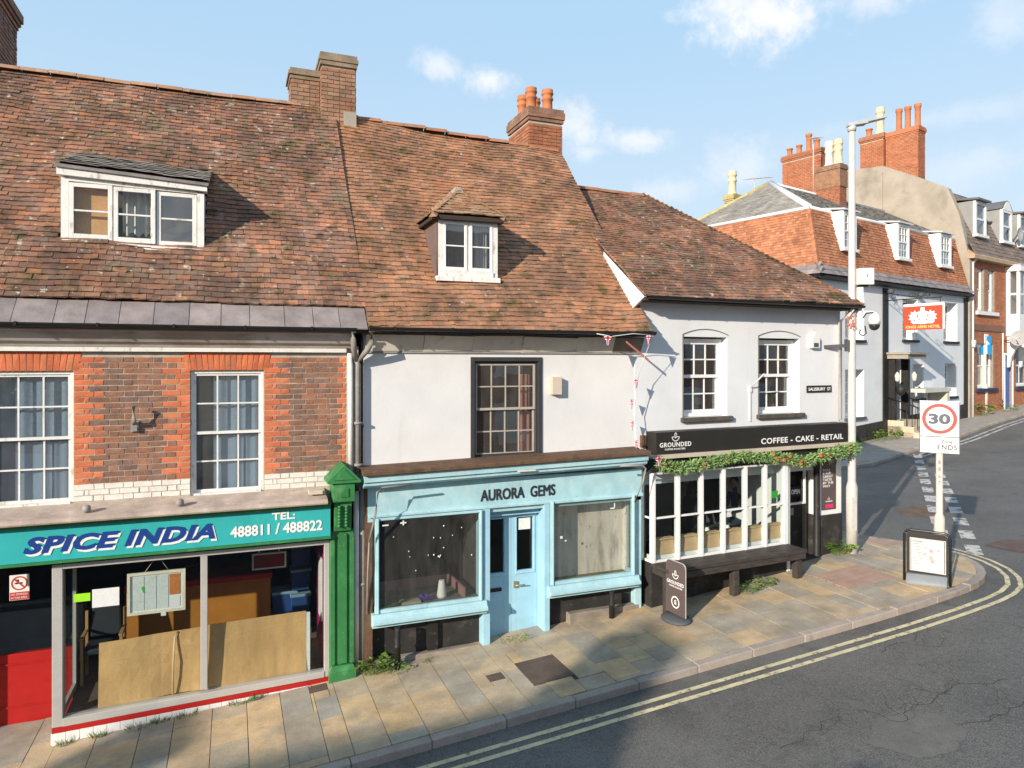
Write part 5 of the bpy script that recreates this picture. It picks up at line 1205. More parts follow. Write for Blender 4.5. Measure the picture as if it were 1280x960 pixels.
for i, (a0, a1, z0_, z1_) in enumerate(OPN):
    w = sash_window(H3, a0 + .012, a1 - .012, z0_ + .005, z1_ - .03, .13, 3, 2, 2, WHITEP, frame=.055, bw=.024, sframe=.045, mid=4.13)
    q = MB(); q.box(a0 - .06, a1 + .09, -.075, .19, 3.335, 3.418); q.build('window_sill', mat('dark_stone_sill', (.10, .085, .07), rough=.9, var=.4, vs=6, bump=.6), H3, .012)
    q = MB(); c0 = (a0 + a1) / 2; hw = (a1 - a0) / 2 + .02; pts = []
    for k in range(11): t = -1 + k / 5; pts.append((c0 + t * hw, 4.985 - .10 * t * t))
    for k in range(10): q.hexa([(pts[k][0], -.014, pts[k][1] - .012), (pts[k + 1][0], -.014, pts[k + 1][1] - .012), (pts[k + 1][0], -.0005, pts[k + 1][1] - .012), (pts[k][0], -.0005, pts[k][1] - .012), (pts[k][0], -.014, pts[k][1]), (pts[k + 1][0], -.014, pts[k + 1][1]), (pts[k + 1][0], -.0005, pts[k + 1][1]), (pts[k][0], -.0005, pts[k][1])])
    q.box(a0 - .022, a0 - .002, -.012, -.0005, 3.42, 4.88); q.build('arch_mould', mat('mid_grey_paint', (.20, .19, .18), rough=.8), H3)  # thin grey arch line and a strip at the opening's left edge
    room(H3, a0 - .35, a1 + .35, .31, 2.4, 3.2, 5.2, ROOM, None, 'upper_room')
    if i == 0:
        q = MB(); q.box(a1 - .30, a1 - .16, .5, .6, 3.6, 3.72); q.build('vase', PLY, w)
    else:
        q = MB(); q.lathe((a1 - .30, .42, 3.46), [(.05, 0), (.07, .12), (.06, .12)], 10); q.build('plant_pot', POT, w)
        q = MB()
        for k in range(40):
            t = ru(0, 6.28); r_ = ru(.03, .16); p = Vector((a1 - .30 + r_ * math.cos(t), .42 + r_ * .5 * math.sin(t), 3.60 + ru(0, .22))); q.cur = rnd(); q.add([p, p + Vector((ru(-.04, .04), ru(-.03, .03), .06)), p + Vector((ru(-.05, .05), ru(-.03, .03), .01))], [(0, 1, 2)])
        q.build('houseplant', LEAF, w); curtain(w, a1 - .22, a1 - .12, 4.3, 4.78, .36, CURTO, 1, .015)
# alarm box, nameplate, flag holder
q = MB(); q.prism([(3.935, 4.66), (4.14, 4.66), (4.15, 4.86), (4.04, 4.98), (3.925, 4.86)], -.085, -.002); q.build('alarm_box', WPLAST, H3, .01)
q = MB(); q.box(3.975, 4.1, -.088, -.0855, 4.68, 4.76); q.build('alarm_strobe', GREYB, H3)
q = MB(); q.box(3.865, 4.53, -.022, -.002, 3.80, 3.935); np_ = q.build('street_nameplate', SIGNK, H3, .003); text(np_, 'SALISBURY  ST', 3.895, -.026, 3.835, .605, .062, WLET, bold=.02)
q = MB(); q.box(2.40, 2.46, -.03, -.002, 3.84, 3.95); q.smooth = True; q.tube([(2.43, -.03, 3.93), (2.47, -.32, 4.18)], .012, 6); q.build('flag_bracket', WHITEO, H3)
q = MB(); q.box(2.41, 2.45, -.018, -.0015, 3.3, 3.84); q.build('cable_cover', RENDER, H3)
# fascia
q = MB(); q.box(.095, 4.60, -.30, -.02, 2.845, 3.215); s3 = q.build('fascia_sign', SIGNK, H3, .004)
text(s3, 'GROUNDED', .165, -.304, 2.962, .66, .078, WLET, bold=.022, spacing=1.15)
text(s3, 'COFFEE ROASTERS', .27, -.304, 2.91, .43, .030, WLET, bold=.01)
text(s3, 'COFFEE - CAKE - RETAIL', 2.41, -.304, 2.908, 2.10, .105, WLET, bold=.022, spacing=1.1)
def logo(parent, cx, cz, r, b, m, M_=None):
    q = MB(); n = 16; w = r * .17
    def arc(c, r0, r1, t0, t1, sx=1, sz=1, k=16):
        vs = []; 
        for i in range(k + 1):
            t = t0 + (t1 - t0) * i / k
            for rr in (r0, r1): vs.append((c[0] + rr * math.cos(t) * sx, b, c[1] + rr * math.sin(t) * sz))
        q.add(vs, [(2 * i, 2 * i + 2, 2 * i + 3, 2 * i + 1) for i in range(k)])
    arc((cx, cz), r - w, r, math.pi, 2 * math.pi)
    for s_ in (-1, 1):
        q.quad((cx + s_ * r, b, cz), (cx + s_ * r, b, cz - w * .9), (cx + s_ * r * .34, b, cz - w * .9), (cx + s_ * r * .34, b, cz))
    arc((cx, cz + r * .22), r * .34 - w * .6, r * .34, 0, 2 * math.pi, 1, 1.75, 20)
    q.quad((cx - w * .25, b, cz - r * .1), (cx + w * .25, b, cz - r * .1), (cx + w * .25, b, cz + r * .5), (cx - w * .25, b, cz + r * .5))
    return q.build('logo', m, parent)
logo(s3, .495, 3.135, .082, -.305, WLET)
q = MB(); q.box(.06, 4.66, -.34, -.02, 2.775, 2.842); q.build('sign_ledge', mat('pinkish_ledge', (.55, .46, .38), rough=.8, var=.15), H3)
q = MB(); q.box(.04, 4.68, -.26, -.02, 2.545, 2.772); q.build('frieze', BLACKP, H3)
q = MB(); q.box(4.61, 4.78, -.2, -.02, 2.85, 3.2); q.build('fascia_end', SIGNK, H3)
# canted shop window with white mullions
MU = [.03, .54, 1.04, 1.53, 2.03, 2.50, 2.99]
f = MB(); b0 = -.34
for i, a in enumerate(MU):
    w = .027 if i < 6 else .05
    f.box(a - w, a + w, b0, b0 + .10, 1.05, 2.545)
for i in range(6):
    x0, x1 = MU[i] + .027, MU[i + 1] - (.027 if i < 5 else .05)
    f.box(x0, x1, b0 + .02, b0 + .07, 1.775, 1.805); f.box(x0, x1, b0 + .01, b0 + .08, 1.05, 1.09); f.box(x0, x1, b0 + .01, b0 + .08, 2.52, 2.545)
f.box(.0, .04, b0 + .101, -.02, 1.775, 1.805); f.box(.0, .04, b0 + .101, -.02, 1.05, 1.09); f.box(-.03, .03, -.06, -.005, 1.05, 2.545)
bw_ = f.build('shop_window', WHITEP, H3, .004)
cells = [(MU[i] + .027, MU[i + 1] - (.027 if i < 5 else .05), z0_, z1_) for i in range(6) for z0_, z1_ in ((1.09, 1.775), (1.805, 2.52))]
panes(bw_, cells, b0 + .045, GLASS)
q = MB(); q.box(.018, .022, b0 + .101, -.06, 1.09, 2.545); q.build('return_pane', GLASS, bw_)
for i in range(6):
    x0, x1 = MU[i] + .036, MU[i + 1] - .036
    q = MB(); q.hexa([(x0, -.255, 1.16), (x1, -.255, 1.16), (x1, -.235, 1.16), (x0, -.235, 1.16), (x0, -.235, 1.40), (x1, -.235, 1.40), (x1, -.215, 1.40), (x0, -.215, 1.40)]); q.box(x0, x1, -.26, -.16, 1.402, 1.43); q.build('window_panel', PLY, bw_)
q = MB(); q.box(.05, 2.95, -.235, -.1, 1.06, 1.155); q.build('inner_sill', WHITEP, bw_)
q = MB(); q.box(.0, 3.02, -.30, -.02, -.1, 1.045); q.build('stall_riser', BLACKW, H3)
q = MB(); q.box(3.05, 3.12, -.30, .2, .3, 2.545); q.build('bay_return', WHITEP, H3)
# door with iron scrolls, round pier and poster wall
d = MB(); gz = g(10.0)
d.box(3.13, 3.20, .16, .24, gz + .06, 2.545); d.box(4.02, 4.08, .16, .24, gz + .06, 2.545); d.box(3.20, 4.02, .17, .23, gz + .06, 1.62); d.box(3.20, 4.02, .165, .235, 2.46, 2.545)
do = d.build('door', BLACKP, H3, .004)
q = MB(); q.box(3.20, 3.99, .195, .20, 1.66, 2.46); q.build('pane', GLASS, do)
q = MB(); q.box(3.99, 4.02, .15, .2, 1.62, 2.46); q.box(3.20, 3.99, .15, .2, 1.62, 1.655); q.build('glazing_trim', WHITEP, do)
q = MB(); q.smooth = True
for a in (3.35, 3.6, 3.85): q.tube([(a, .185, 1.66), (a, .185, 2.46)], .008, 6)
for a in (3.475, 3.725):
    for zc in (1.85, 2.25):
        q.tube([(a + .10 * math.cos(t) * (1 - t / 9), .185, zc + .14 * math.sin(t) * (1 - t / 9)) for t in [i * .5 for i in range(15)]], .007, 5)
q.build('iron_scroll', BLACKP, do)
q = MB(); q.box(3.3, 3.7, .155, .168, 1.42, 1.56); q.build('kick_plate', GREYPIPE, do)
q = MB(); q.box(3.60, 3.86, .14, .145, 1.78, 1.98); op = q.build('open_sign', BLACKP, do); text(op, 'OPEN', 3.615, .136, 1.83, .23, .09, WLET, bold=.03)
q = MB(); q.box(3.12, 4.1, -.1, .25, gz - .2, gz + .058); q.build('door_step', DTIMB, H3)
q = MB(); q.smooth = True; q.lathe((4.10, -.04, gz - .05), [(.085, 0), (.085, .12), (.06, .16), (.06, 1.9), (.06, 2.0)], 14); q.build('round_pier', BLACKP, H3)
zc = g(10.9)
q = MB(); q.box(4.13, A1, -.055, .3, zc - .3, 1.40); q.build('black_plinth', BLACKW, H3, .006)
q = MB(); q.box(4.16, A1 - .005, -.03, .3, 1.402, 2.545); q.build('poster_wall', WHITEP, H3)
q = MB(); q.box(4.235, 4.62, -.045, -.031, 1.50, 2.52); po = q.build('poster', BROWNS, H3)
text(po, 'YOU\nHAVE\nGREAT\nTASTE\nBY THE\nWAY', 4.255, -.0465, 1.94, .29, .36, WLET, bold=.014, line=.95)
logo(po, 4.42, 1.72, .035, -.0465, WLET); text(po, 'GROUNDED', 4.33, -.0465, 1.65, .19, .025, WLET, bold=.01)
q = MB(); q.box(4.33, 4.54, -.0475, -.046, 1.535, 1.605); q.build('pink_label', PINK, po)
q = MB(); q.box(2.70, 2.86, -.262, -.259, 1.90, 2.03); solo(q, 'window_sticker', GREENS, 'green hygiene rating sticker on the coffee shop window', 'sticker', (2.78, -.26, 1.96), fr=FG)
# inside the cafe
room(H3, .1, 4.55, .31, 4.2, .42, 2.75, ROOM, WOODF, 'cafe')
q = MB(); q.box(.05, 3.0, -.05, .31, .40, .42); q.box(3.0, 4.5, .25, .31, .40, .42); q.build('cafe_floor', WOODF, H3)
q = MB(); q.box(1.05, 3.9, 3.0, 3.05, .42, 2.55); q.build('pale_partition', ROOML, H3)
q = MB(); q.box(.98, 1.05, 2.6, 3.05, .42, 2.5); q.build('white_post', WHITEP, H3)
q = MB(); q.box(3.135, 3.16, .32, 1.6, .45, 2.5); q.build('lobby_panel', WHITEP, H3)
def person(label, loc, face, hair_long, cloth, head_turn=0.0, lean=.0, reach=.3):
    """seated figure facing +x (before turning); seat height .46 above loc"""
    root = thing('person', label, 'person', FG, *loc, 'customers in the coffee shop')
    fr, off = INFO[root.name]
    V, E, Rr = [], [], []
    def add(p, r, par=None):
        V.append(Vector(p)); Rr.append(r)
        if par is not None: E.append((par, len(V) - 1))
        return len(V) - 1
    pel = add((0, 0, .52), (.16, .13)); bel = add((.02 + lean * .3, 0, .70), (.145, .12), pel); che = add((.05 + lean * .8, 0, .92), (.17, .125), bel); nb = add((.06 + lean, 0, 1.07), (.075, .07), che)
    ne = add((.075 + lean, 0, 1.14), (.052, .052), nb); h0 = add((.10 + lean, 0, 1.21), (.075, .065), ne); h1 = add((.105 + lean, 0, 1.30), (.09, .075), h0); add((.10 + lean, 0, 1.37), (.06, .055), h1)
    add((.185 + lean, 0, 1.255), (.018, .016), h0)
    for s_ in (-1, 1):
        hip = add((.02, .09 * s_, .50), (.09, .085), pel); kn = add((.44, .11 * s_, .50), (.066, .062), hip); an = add((.46, .11 * s_, .10), (.042, .04), kn); add((.60, .12 * s_, .045), (.035, .04), an)
        shd = add((.06 + lean * .9, .17 * s_, 1.02), (.07, .065), che); el = add((.12 + lean * .8, .22 * s_, .78), (.05, .048), shd); wr = add((.32 + reach * .4, .13 * s_, .80), (.034, .03), el)
        pm = add((.385 + reach * .4, .11 * s_, .80), (.036, .022), wr)
        for k in range(4): f1 = add((.43 + reach * .4, (.11 + .018 * (k - 1.5)) * s_, .80), (.010, .010), pm); add((.465 + reach * .4 - .006 * abs(k - 1.4), (.11 + .02 * (k - 1.5)) * s_, .785), (.008, .008), f1)
        th = add((.40 + reach * .4, (.11 - .045) * s_, .80), (.010, .010), pm); add((.43 + reach * .4, (.11 - .055) * s_, .795), (.008, .008), th)
    me = bpy.data.meshes.new('body'); me.from_pydata([tuple(v) for v in V], E, []); 
    me.materials.append(cloth)
    b = bpy.data.objects.new('body', me); COL.objects.link(b); b.parent = root; b.rotation_euler = (0, 0, face); INFO[b.name] = INFO[root.name]
    b.modifiers.new('skin', 'SKIN')
    for i, r in enumerate(Rr): me.skin_vertices[0].data[i].radius = r
    me.skin_vertices[0].data[0].use_root = True
    sb = b.modifiers.new('smooth', 'SUBSURF'); sb.levels = 1; sb.render_levels = 2
    # skin of the face, eyes, hair
    def child(mb, nm, m):
        o = link(nm, mb.mesh(nm, (0, 0, 0), m), None, root); o.rotation_euler = (0, 0, face); return o
    q = MB(); q.smooth = True; q.lathe((.112 + lean, 0, 1.17), [(.035, 0), (.070, .04), (.088, .10), (.088, .14), (.07, .19), (.03, .215)], 14); q.lathe((.205 + lean, 0, 1.265), [(.006, -.02), (.014, -.015), (.008, .02)], 6); child(q, 'face', SKIN)
    q = MB(); q.smooth = True; q.lathe((.085 + lean, 0, 1.20 if hair_long else 1.26), [(.06, -.0), (.092, .05), (.103, .1), (.095, .145), (.06, .19), (.02, .205)] if hair_long else [(.085, 0), (.098, .05), (.09, .10), (.055, .145), (.02, .155)], 14)
    if hair_long: q.tube([(.02 + lean, 0, 1.32), (-.02 + lean, 0, 1.15), (-.03 + lean * .9, 0, .98)], .085, 10, .05)
    child(q, 'hair', HAIR)
    q = MB()
    for s_ in (-1, 1): q.lathe((.19 + lean, .032 * s_, 1.28), [(.002, -.008), (.009, 0), (.002, .008)], 6)
    child(q, 'eyes', BLACKP)
    return root
cz0 = .42
person('person with long dark hair in dark clothes seated left of the laptop, facing right', (1.95, 1.15, cz0 + .24), .05, True, CLOTH, lean=.05)
person('person with short hair in a dark navy top seated right of the laptop, facing left', (3.28, 1.15, cz0 + .24), math.pi + .1, False, CLOTHB, lean=.06)
def cafe_chair(a, b, s_, lab):
    r_ = thing('cafe_chair', lab, 'chair', FG, a, b, cz0, 'chairs in the coffee shop')
    q = MB(); q.box(a - .2, a + .2, b - .2, b + .2, cz0 + .62, cz0 + .66); q.build('seat', CHAIRM, r_, .01)
    for x_ in (-.17, .17):
        for y_ in (-.17, .17): q = MB(); q.box(a + x_ - .015, a + x_ + .015, b + y_ - .015, b + y_ + .015, cz0, cz0 + .62); q.build('leg', CHAIRM, r_)
    q = MB(); q.box(a - s_ * .20 - .015, a - s_ * .20 + .015, b - .2, b + .2, cz0 + .662, cz0 + 1.05); q.build('backrest', CHAIRM, r_)
cafe_chair(1.93, 1.15, 1, 'dark cafe chair under the long haired person'); cafe_chair(3.3, 1.15, -1, 'dark cafe chair under the person in navy')
r_ = thing('table', 'dark table with a laptop between the two seated people', 'table', FG, 2.6, 1.15, cz0)
q = MB(); q.box(2.32, 2.92, .85, 1.45, 1.16, 1.19); q.build('top', DTIMB, r_); q = MB(); q.box(2.59, 2.65, 1.12, 1.18, cz0, 1.16); q.build('leg', DTIMB, r_)
r_ = thing('laptop', 'open dark laptop on the table between the two people', 'laptop', FG, 2.62, 1.1, 1.19)
q = MB(); q.box(2.5, 2.72, .98, 1.26, 1.192, 1.205); q.build('base', GREYB, r_); q = MB(); q.hexa([(2.49, .98, 1.206), (2.5, .98, 1.206), (2.5, 1.26, 1.206), (2.49, 1.26, 1.206), (2.42, .98, 1.40), (2.43, .98, 1.40), (2.43, 1.26, 1.40), (2.42, 1.26, 1.40)]); q.build('screen', GREYB, r_)
r_ = thing('round_table', 'round dark cafe table just behind the window with small jars on it', 'table', FG, 1.95, .42, cz0)
q = MB(); q.lathe((1.95, .40, 1.20), [(.42, 0), (.43, .02), (.42, .03)], 24); q.build('top', mat('table_top', (.10, .10, .10), rough=.3), r_); q = MB(); q.lathe((1.95, .40, cz0), [(.2, 0), (.2, .02), (.03, .04), (.03, .78)], 12); q.build('pedestal', BLACKP, r_)
for a, b, m_, lb in ((1.62, .22, WPLAST, 'small white plant jar on the round table, left of the three'), (2.08, .2, WPLAST, 'white plant jar on the round table behind the third pane'), (2.28, .42, mat('blue_bottle', (.10, .25, .45), rough=.3), 'blue bottle on the round cafe table')):
    r_ = thing('jar', lb, 'jar', FG, a, b, 1.232, 'jars on the cafe table')
    q = MB(); q.lathe((a, b, 1.232), [(.045, 0), (.05, .05), (.045, .11), (.03, .13), (.03, .15)], 12); q.build('pot', m_, r_)
    if m_ is WPLAST:
        q = MB()
        for k in range(14): t = ru(0, 6.28); p = Vector((a, b, 1.37)); e = p + Vector((.05 * math.cos(t), .05 * math.sin(t), ru(.02, .07))); q.cur = rnd(); q.add([p, e, p + (e - p) * .5 + Vector((0, 0, .03))], [(0, 1, 2)])
        q.build('sprig', LEAF, r_)
# garland under the sign
r_ = thing('garland', 'long green conifer garland with orange decorations under the black sign', 'garland', FG, 2.4, -.4, 2.65)
path = [(.08, 2.71), (.30, 2.65), (.55, 2.61), (.80, 2.63), (1.06, 2.665), (1.4, 2.70), (1.78, 2.735), (2.1, 2.72), (2.5, 2.68), (2.92, 2.645), (3.2, 2.57), (3.45, 2.56), (3.8, 2.63), (4.2, 2.68), (4.48, 2.70), (4.78, 2.74)]
def gp(t):
    i = min(len(path) - 2, int(t)); f_ = t - i; return (path[i][0] * (1 - f_) + path[i + 1][0] * f_, path[i][1] * (1 - f_) + path[i + 1][1] * f_)
q = MB()
for k in range(5600):
    t = ru(0, len(path) - 1.001); a, z = gp(t); R_ = .10 + .09 * noise.noise(Vector((t * 2.6, 0, 0))) + (.04 if t > 12 else 0); th = ru(0, 6.28); rr = R_ * math.sqrt(rnd()) * .6
    p = Vector((a, -.40 + rr * math.cos(th), z + rr * math.sin(th))); dr = Vector((ru(-1, 1), math.cos(th) - .3, math.sin(th) - .1)).normalized(); L = ru(.03, .105); w = dr.cross(Vector((ru(-1, 1), ru(-1, 1), ru(-1, 1)))).normalized() * ru(.003, .013)
    q.cur = rnd(); q.add([p - w * .5, p + w * .5, p + dr * L * .6 + w, p + dr * L, p + dr * L * .6 - w], [(0, 1, 2, 3, 4)])
o = q.build('foliage', GARL, r_); o['kind'] = 'stuff'
for k in range(17):
    t = ru(.3, len(path) - 1.1); a, z = gp(t); q = MB(); s_ = ru(.016, .045); q.smooth = True
    q.lathe((a + ru(-.03, .03), -.46 - ru(0, .03), z + ru(-.06, .07) - s_), [(.004, 0), (s_, s_ * .6), (s_, s_ * 1.2), (.004, s_ * 2)], 8); q.build('orange_decoration', CONE, r_)
q = MB(); q.tube([(a, -.40, z) for a, z in path], .012, 6); q.build('wire', BLACKP, r_)
q = MB(); q.smooth = True; q.lathe((4.05, -.40, 2.40), [(.02, 0), (.10, .05), (.12, .14), (.07, .22)], 10); q.build('bow', BLACKP, r_)
# bench in front of the window
r_ = thing('bench', 'long dark timber bench on square posts along the coffee shop window', 'bench', FG, 1.5, -.55, g(8))
for i in range(3): q = MB(); q.hexa([(-.02 - i * .004, -.755 + i * .148, 1.0 - .0), (3.06, -.755 + i * .148, .985), (3.06, -.612 + i * .148, .985), (-.02 - i * .004, -.612 + i * .148, 1.0), (-.02 - i * .004, -.755 + i * .148, 1.06), (3.06, -.755 + i * .148, 1.045), (3.06, -.612 + i * .148, 1.045), (-.02 - i * .004, -.612 + i * .148, 1.06)]); q.build('seat_plank', DTIMB, r_, .006)
q = MB(); q.box(.0, 3.04, -.74, -.70, .88, .984); q.box(.0, .04, -.70, -.32, .90, .984); q.build('apron', DTIMB, r_, .004)
for a in (.07, 1.47, 2.93):
    P = FG.P(a, -.65, 0); q = MB(); q.box(a - .06, a + .06, -.698, -.58, g(P.x) - .05, .98); q.build('post', DTIMB, r_, .008)

# ------------------------------------------------------------------ street furniture
def swing_sign():
    c = Vector((6.52, 9.38)); e = Vector((.10, -.995)).normalized()
    F = Fr(c.x, c.y, e.x, e.y); z0 = g(c.x)
    r = thing('pavement_sign', 'dark brown pavement sign with white lettering on a round rubber base by the bench', 'sign', F, 0, 0, z0)
    q = MB(); pts = []; w, h0, h1, rr = .225, .09, .92, .08
    for cx, cz, t0 in ((w - rr, h1 - rr, 0), (-w + rr, h1 - rr, 90)):
        for k in range(6): t = math.radians(t0 + k * 18); pts.append((cx + rr * math.cos(t), z0 + cz + rr * math.sin(t)))
    pts += [(-w, z0 + h0), (w, z0 + h0)]
    q.prism(pts, -.012, .012); pan = q.build('panel', BROWNS, r)
    q = MB(); pts2 = [(x * 1.025, z0 + (z - z0) * 1.008) for x, z in pts]; q.prism(pts2, -.008, .008); q.build('edge_trim', STEEL, pan)
    for s_ in (-1,):
        text(pan, 'GROUNDED', -.20, -.0145, z0 + .555, .40, .055, WLET, bold=.012, spacing=1.1); text(pan, 'COFFEE ROASTERS', -.15, -.0145, z0 + .51, .31, .024, WLET, bold=.01)
        logo(pan, .0, z0 + .72, .075, -.0145, WLET)
        q = MB(); ring(q, (0, z0 + .28), .075, .095, -.0145); q.build('round_badge', WLET, pan); text(pan, 'G', -.025, -.0145, z0 + .245, .05, .07, WLET, bold=.03)
    q = MB(); q.smooth = True; P = [(.27, 0), (.28, .012), (.28, .03), (.23, .052), (.1, .07), (.05, .073)]; q.lathe((0, 0, z0 - .0), P, 28)
    for v in q.v: v.y *= .72; v.z += g(F.P(v.x, v.y, 0).x) - z0
    q.build('base', GREYB, r)
swing_sign()
def aboard():
    c = Vector((10.96, 8.50)); e = Vector((.55, -.83)).normalized(); F = Fr(c.x, c.y, e.x, e.y); z0 = g(c.x)
    r = thing('poster_stand', 'black framed pavement poster stand with white coffee poster at the kerb corner', 'sign', F, 0, 0, z0); r.scale = (.84, .84, .84)
    w, h0, h1, rr = .40, .16, 1.04, .12
    def outline(w, h0, h1, rr, k=6):
        pts = []
        for cx, cz, t0 in ((w - rr, h1 - rr, 0), (-w + rr, h1 - rr, 90)):
            for i in range(k): t = math.radians(t0 + i * 90 / (k - 1)); pts.append((cx + rr * math.cos(t), z0 + cz + rr * math.sin(t)))
        return pts + [(-w, z0 + h0), (w, z0 + h0)]
    q = MB(); q.prism(outline(w - .04, h0, h1 - .04, .09), -.03, .03); pan = q.build('panel', SIGNK, r, .004)
    q = MB(); q.smooth = True; o_ = outline(w, .0, h1, rr); q.tube([(x, -.02, z) for x, z in [o_[-1]] + o_[:-1]], .026, 8); q.build('frame', mat('black_gloss_frame', (.02, .02, .02), rough=.25, spec=.5), r)
    q = MB(); q.box(-.27, .30, -.036, -.031, z0 + .24, z0 + .87); ps = q.build('poster', PAPER, pan)
    q = MB(); q.box(-.30, .33, -.034, -.031, z0 + .875, z0 + .89); q.box(-.30, .33, -.034, -.031, z0 + .22, z0 + .235); q.box(-.30, -.285, -.034, -.031, z0 + .236, z0 + .874); q.box(.315, .33, -.034, -.031, z0 + .236, z0 + .874); q.build('clip_frame', STEEL, pan)
    BR_ = mat('brown_print', (.30, .17, .13), rough=.8); PK = mat('pink_print', (.62, .36, .33), rough=.8)
    q = MB(); ring(q, (.15, z0 + .76), .085, .095, -.0385, 24); q.quad(*[(.15 + .084 * math.cos(i / 20 * 6.283), -.0375, z0 + .76 + .084 * math.sin(i / 20 * 6.283)) for i in range(20)]); q.build('plate_print', mat('pale_print', (.70, .66, .63), rough=.8), ps)
    q = MB()
    for i in range(9): z = z0 + .84 - i * .058; q.quad(*[(x_, -.0375, zz) for x_, zz in ((-.25, z), (-.25 + ru(.12, .26), z), (-.25 + ru(.12, .26), z - .014), (-.25, z - .014))])
    q.build('line_print', BR_, ps)
    q = MB()
    for x_, z_, r0 in ((.08, .66, .05), (-.02, .72, .03), (.07, .52, .05), (.1, .45, .045), (-.03, .58, .035), (.2, .68, .03)):
        q.quad(*[(x_ + r0 * math.cos(i / 10 * 6.283) * ru(.7, 1.2), -.0395, z0 + z_ + r0 * math.sin(i / 10 * 6.283) * ru(.7, 1.1)) for i in range(10)])
    q.build('food_print', PK, ps)
    text(ps, 'COFFEE', -.24, -.040, z0 + .80, .16, .035, BR_, bold=.02); text(ps, 'CAKE', -.24, -.040, z0 + .285, .10, .025, BR_, bold=.02)
    q = MB(); q.smooth = True
    n = 12
    prof = [(-.20, .0), (-.21, .05), (-.17, .13), (-.08, .20), (.08, .20), (.17, .13), (.21, .05), (.20, .0)]
    q.prism([(b_, z0 + z_ - .02) for b_, z_ in prof], -.36, .36, 'a')
    for v in q.v: v.z += g(F.P(v.x, v.y, 0).x) - z0
    q.smooth = False; q.build('base', mat('grey_plastic_base', (.21, .23, .25), rough=.5, var=.1), r, .02)
aboard()
def speed_sign():
    c = Vector((11.42, 8.62)); nrm = Vector((-.80, -.60)); e = Vector((-nrm.y, nrm.x)) * -1
    e = Vector((.60, -.80)); F = Fr(c.x, c.y, e.x, e.y); z0 = g(c.x)
    r = thing('speed_limit_sign', 'white thirty zone ends sign on a cream post behind the poster stand', 'sign', F, 0, 0, z0)
    q = MB(); q.smooth = True; q.lathe((0, .06, z0 - .1), [(.085, 0), (.085, 1.12), (.055, 1.19), (.052, 2.95)], 16); q.build('post', mat('cream_post', (.62, .57, .48), rough=.5, var=.1, vs=8, spots=[((.4, .33, .25), 14, .62, .7, .5)]), r)
    q = MB(); q.box(-.30, .30, -.012, .0, z0 + 2.15, z0 + 3.055); pl = q.build('plate', mat('sign_white', (.78, .76, .75), rough=.45, var=.03), r, .01)
    q = MB(); q.box(-.30, .30, -.0145, -.0125, z0 + 2.425, z0 + 2.44); q.box(-.30, -.288, -.0142, -.0125, z0 + 2.16, z0 + 3.045); q.box(.288, .30, -.0142, -.0125, z0 + 2.16, z0 + 3.045); q.build('border', GLET, pl)
    q = MB(); ring(q, (0, z0 + 2.745), .205, .262, -.0145, 40); q.build('red_ring', RINGR, pl)
    text(pl, '30', -.165, -.015, z0 + 2.65, .33, .185, GLET, bold=.045)
    text(pl, 'Zone', .02, -.015, z0 + 2.32, .17, .065, GLET, bold=.02); text(pl, 'ENDS', -.03, -.015, z0 + 2.21, .29, .09, GLET, bold=.025, spacing=1.15)
    q = MB(); q.box(-.06, .06, .0, .01, z0 + 2.3, z0 + 2.33); q.box(-.06, .06, .0, .01, z0 + 2.9, z0 + 2.93); q.build('clamp', STEEL, r)
    for i, ch_ in enumerate('8867'): text(r, ch_, -.018, .004, z0 + 1.95 - i * .12, .036, .075, GLET, bold=.01)
speed_sign()
def lamp():
    F = Fr(11.29, 10.36, .93, -.37); z0 = g(11.3)
    r = thing('street_lamp', 'tall pale steel street lamp at the corner of the coffee shop', 'lamp post', F, 0, 0, z0)
    q = MB(); q.smooth = True; q.lathe((0, 0, z0 - .1), [(.105, 0), (.105, 1.38), (.095, 1.42), (.075, 1.50), (.07, 4), (.06, 8.5)], 18); q.build('pole', mat('pole_steel', (.60, .565, .52), rough=.5, var=.1, vs=7, metal=.1, spots=[((.32, .27, .22), 16, .64, .7, .5)]), r)
    q = MB(); q.box(-.05, .05, -.109, -.09, z0 + .45, z0 + 1.1); q.build('access_door', STEEL, r, .004)
    q = MB(); q.smooth = True; q.lathe((0, 0, z0 + 8.25), [(.075, 0), (.08, .05), (.08, .10), (.05, .13)], 14); q.build('collar', STEEL, r)
    q = MB(); zt = z0 + 8.36; q.hexa([(-.09, -.07, zt - .02), (.28, -.10, zt + .03), (.28, .10, zt + .03), (-.09, .07, zt - .02), (-.09, -.06, zt + .04), (.28, -.09, zt + .12), (.28, .09, zt + .12), (-.09, .06, zt + .04)])
    q.hexa([(.283, -.10, zt + .055), (.66, -.08, zt + .15), (.66, .08, zt + .15), (.283, .10, zt + .055), (.283, -.09, zt + .12), (.66, -.07, zt + .18), (.66, .07, zt + .18), (.283, .09, zt + .12)]); hd = q.build('lantern', mat('lantern_grey', (.40, .41, .42), rough=.4), r, .01)
    return r, F, z0
lampR, FL, lz = lamp()
r_ = thing('security_camera', 'white dome security camera on an arm fixed to the street lamp', 'camera', FL, .3, 0, 5.2)
q = MB(); q.box(.09, .17, -.07, .07, 5.02, 5.45); q.hexa([(.17, -.03, 5.30), (.42, -.03, 5.34), (.42, .03, 5.34), (.17, .03, 5.30), (.17, -.03, 5.40), (.42, -.03, 5.39), (.42, .03, 5.39), (.17, .03, 5.40)]); q.build('arm', WPLAST, r_, .01)
q = MB(); q.smooth = True; q.lathe((.44, 0, 5.13), [(.105, 0), (.108, .08), (.10, .15), (.05, .22), (.03, .24)], 18); q.build('housing', WPLAST, r_)
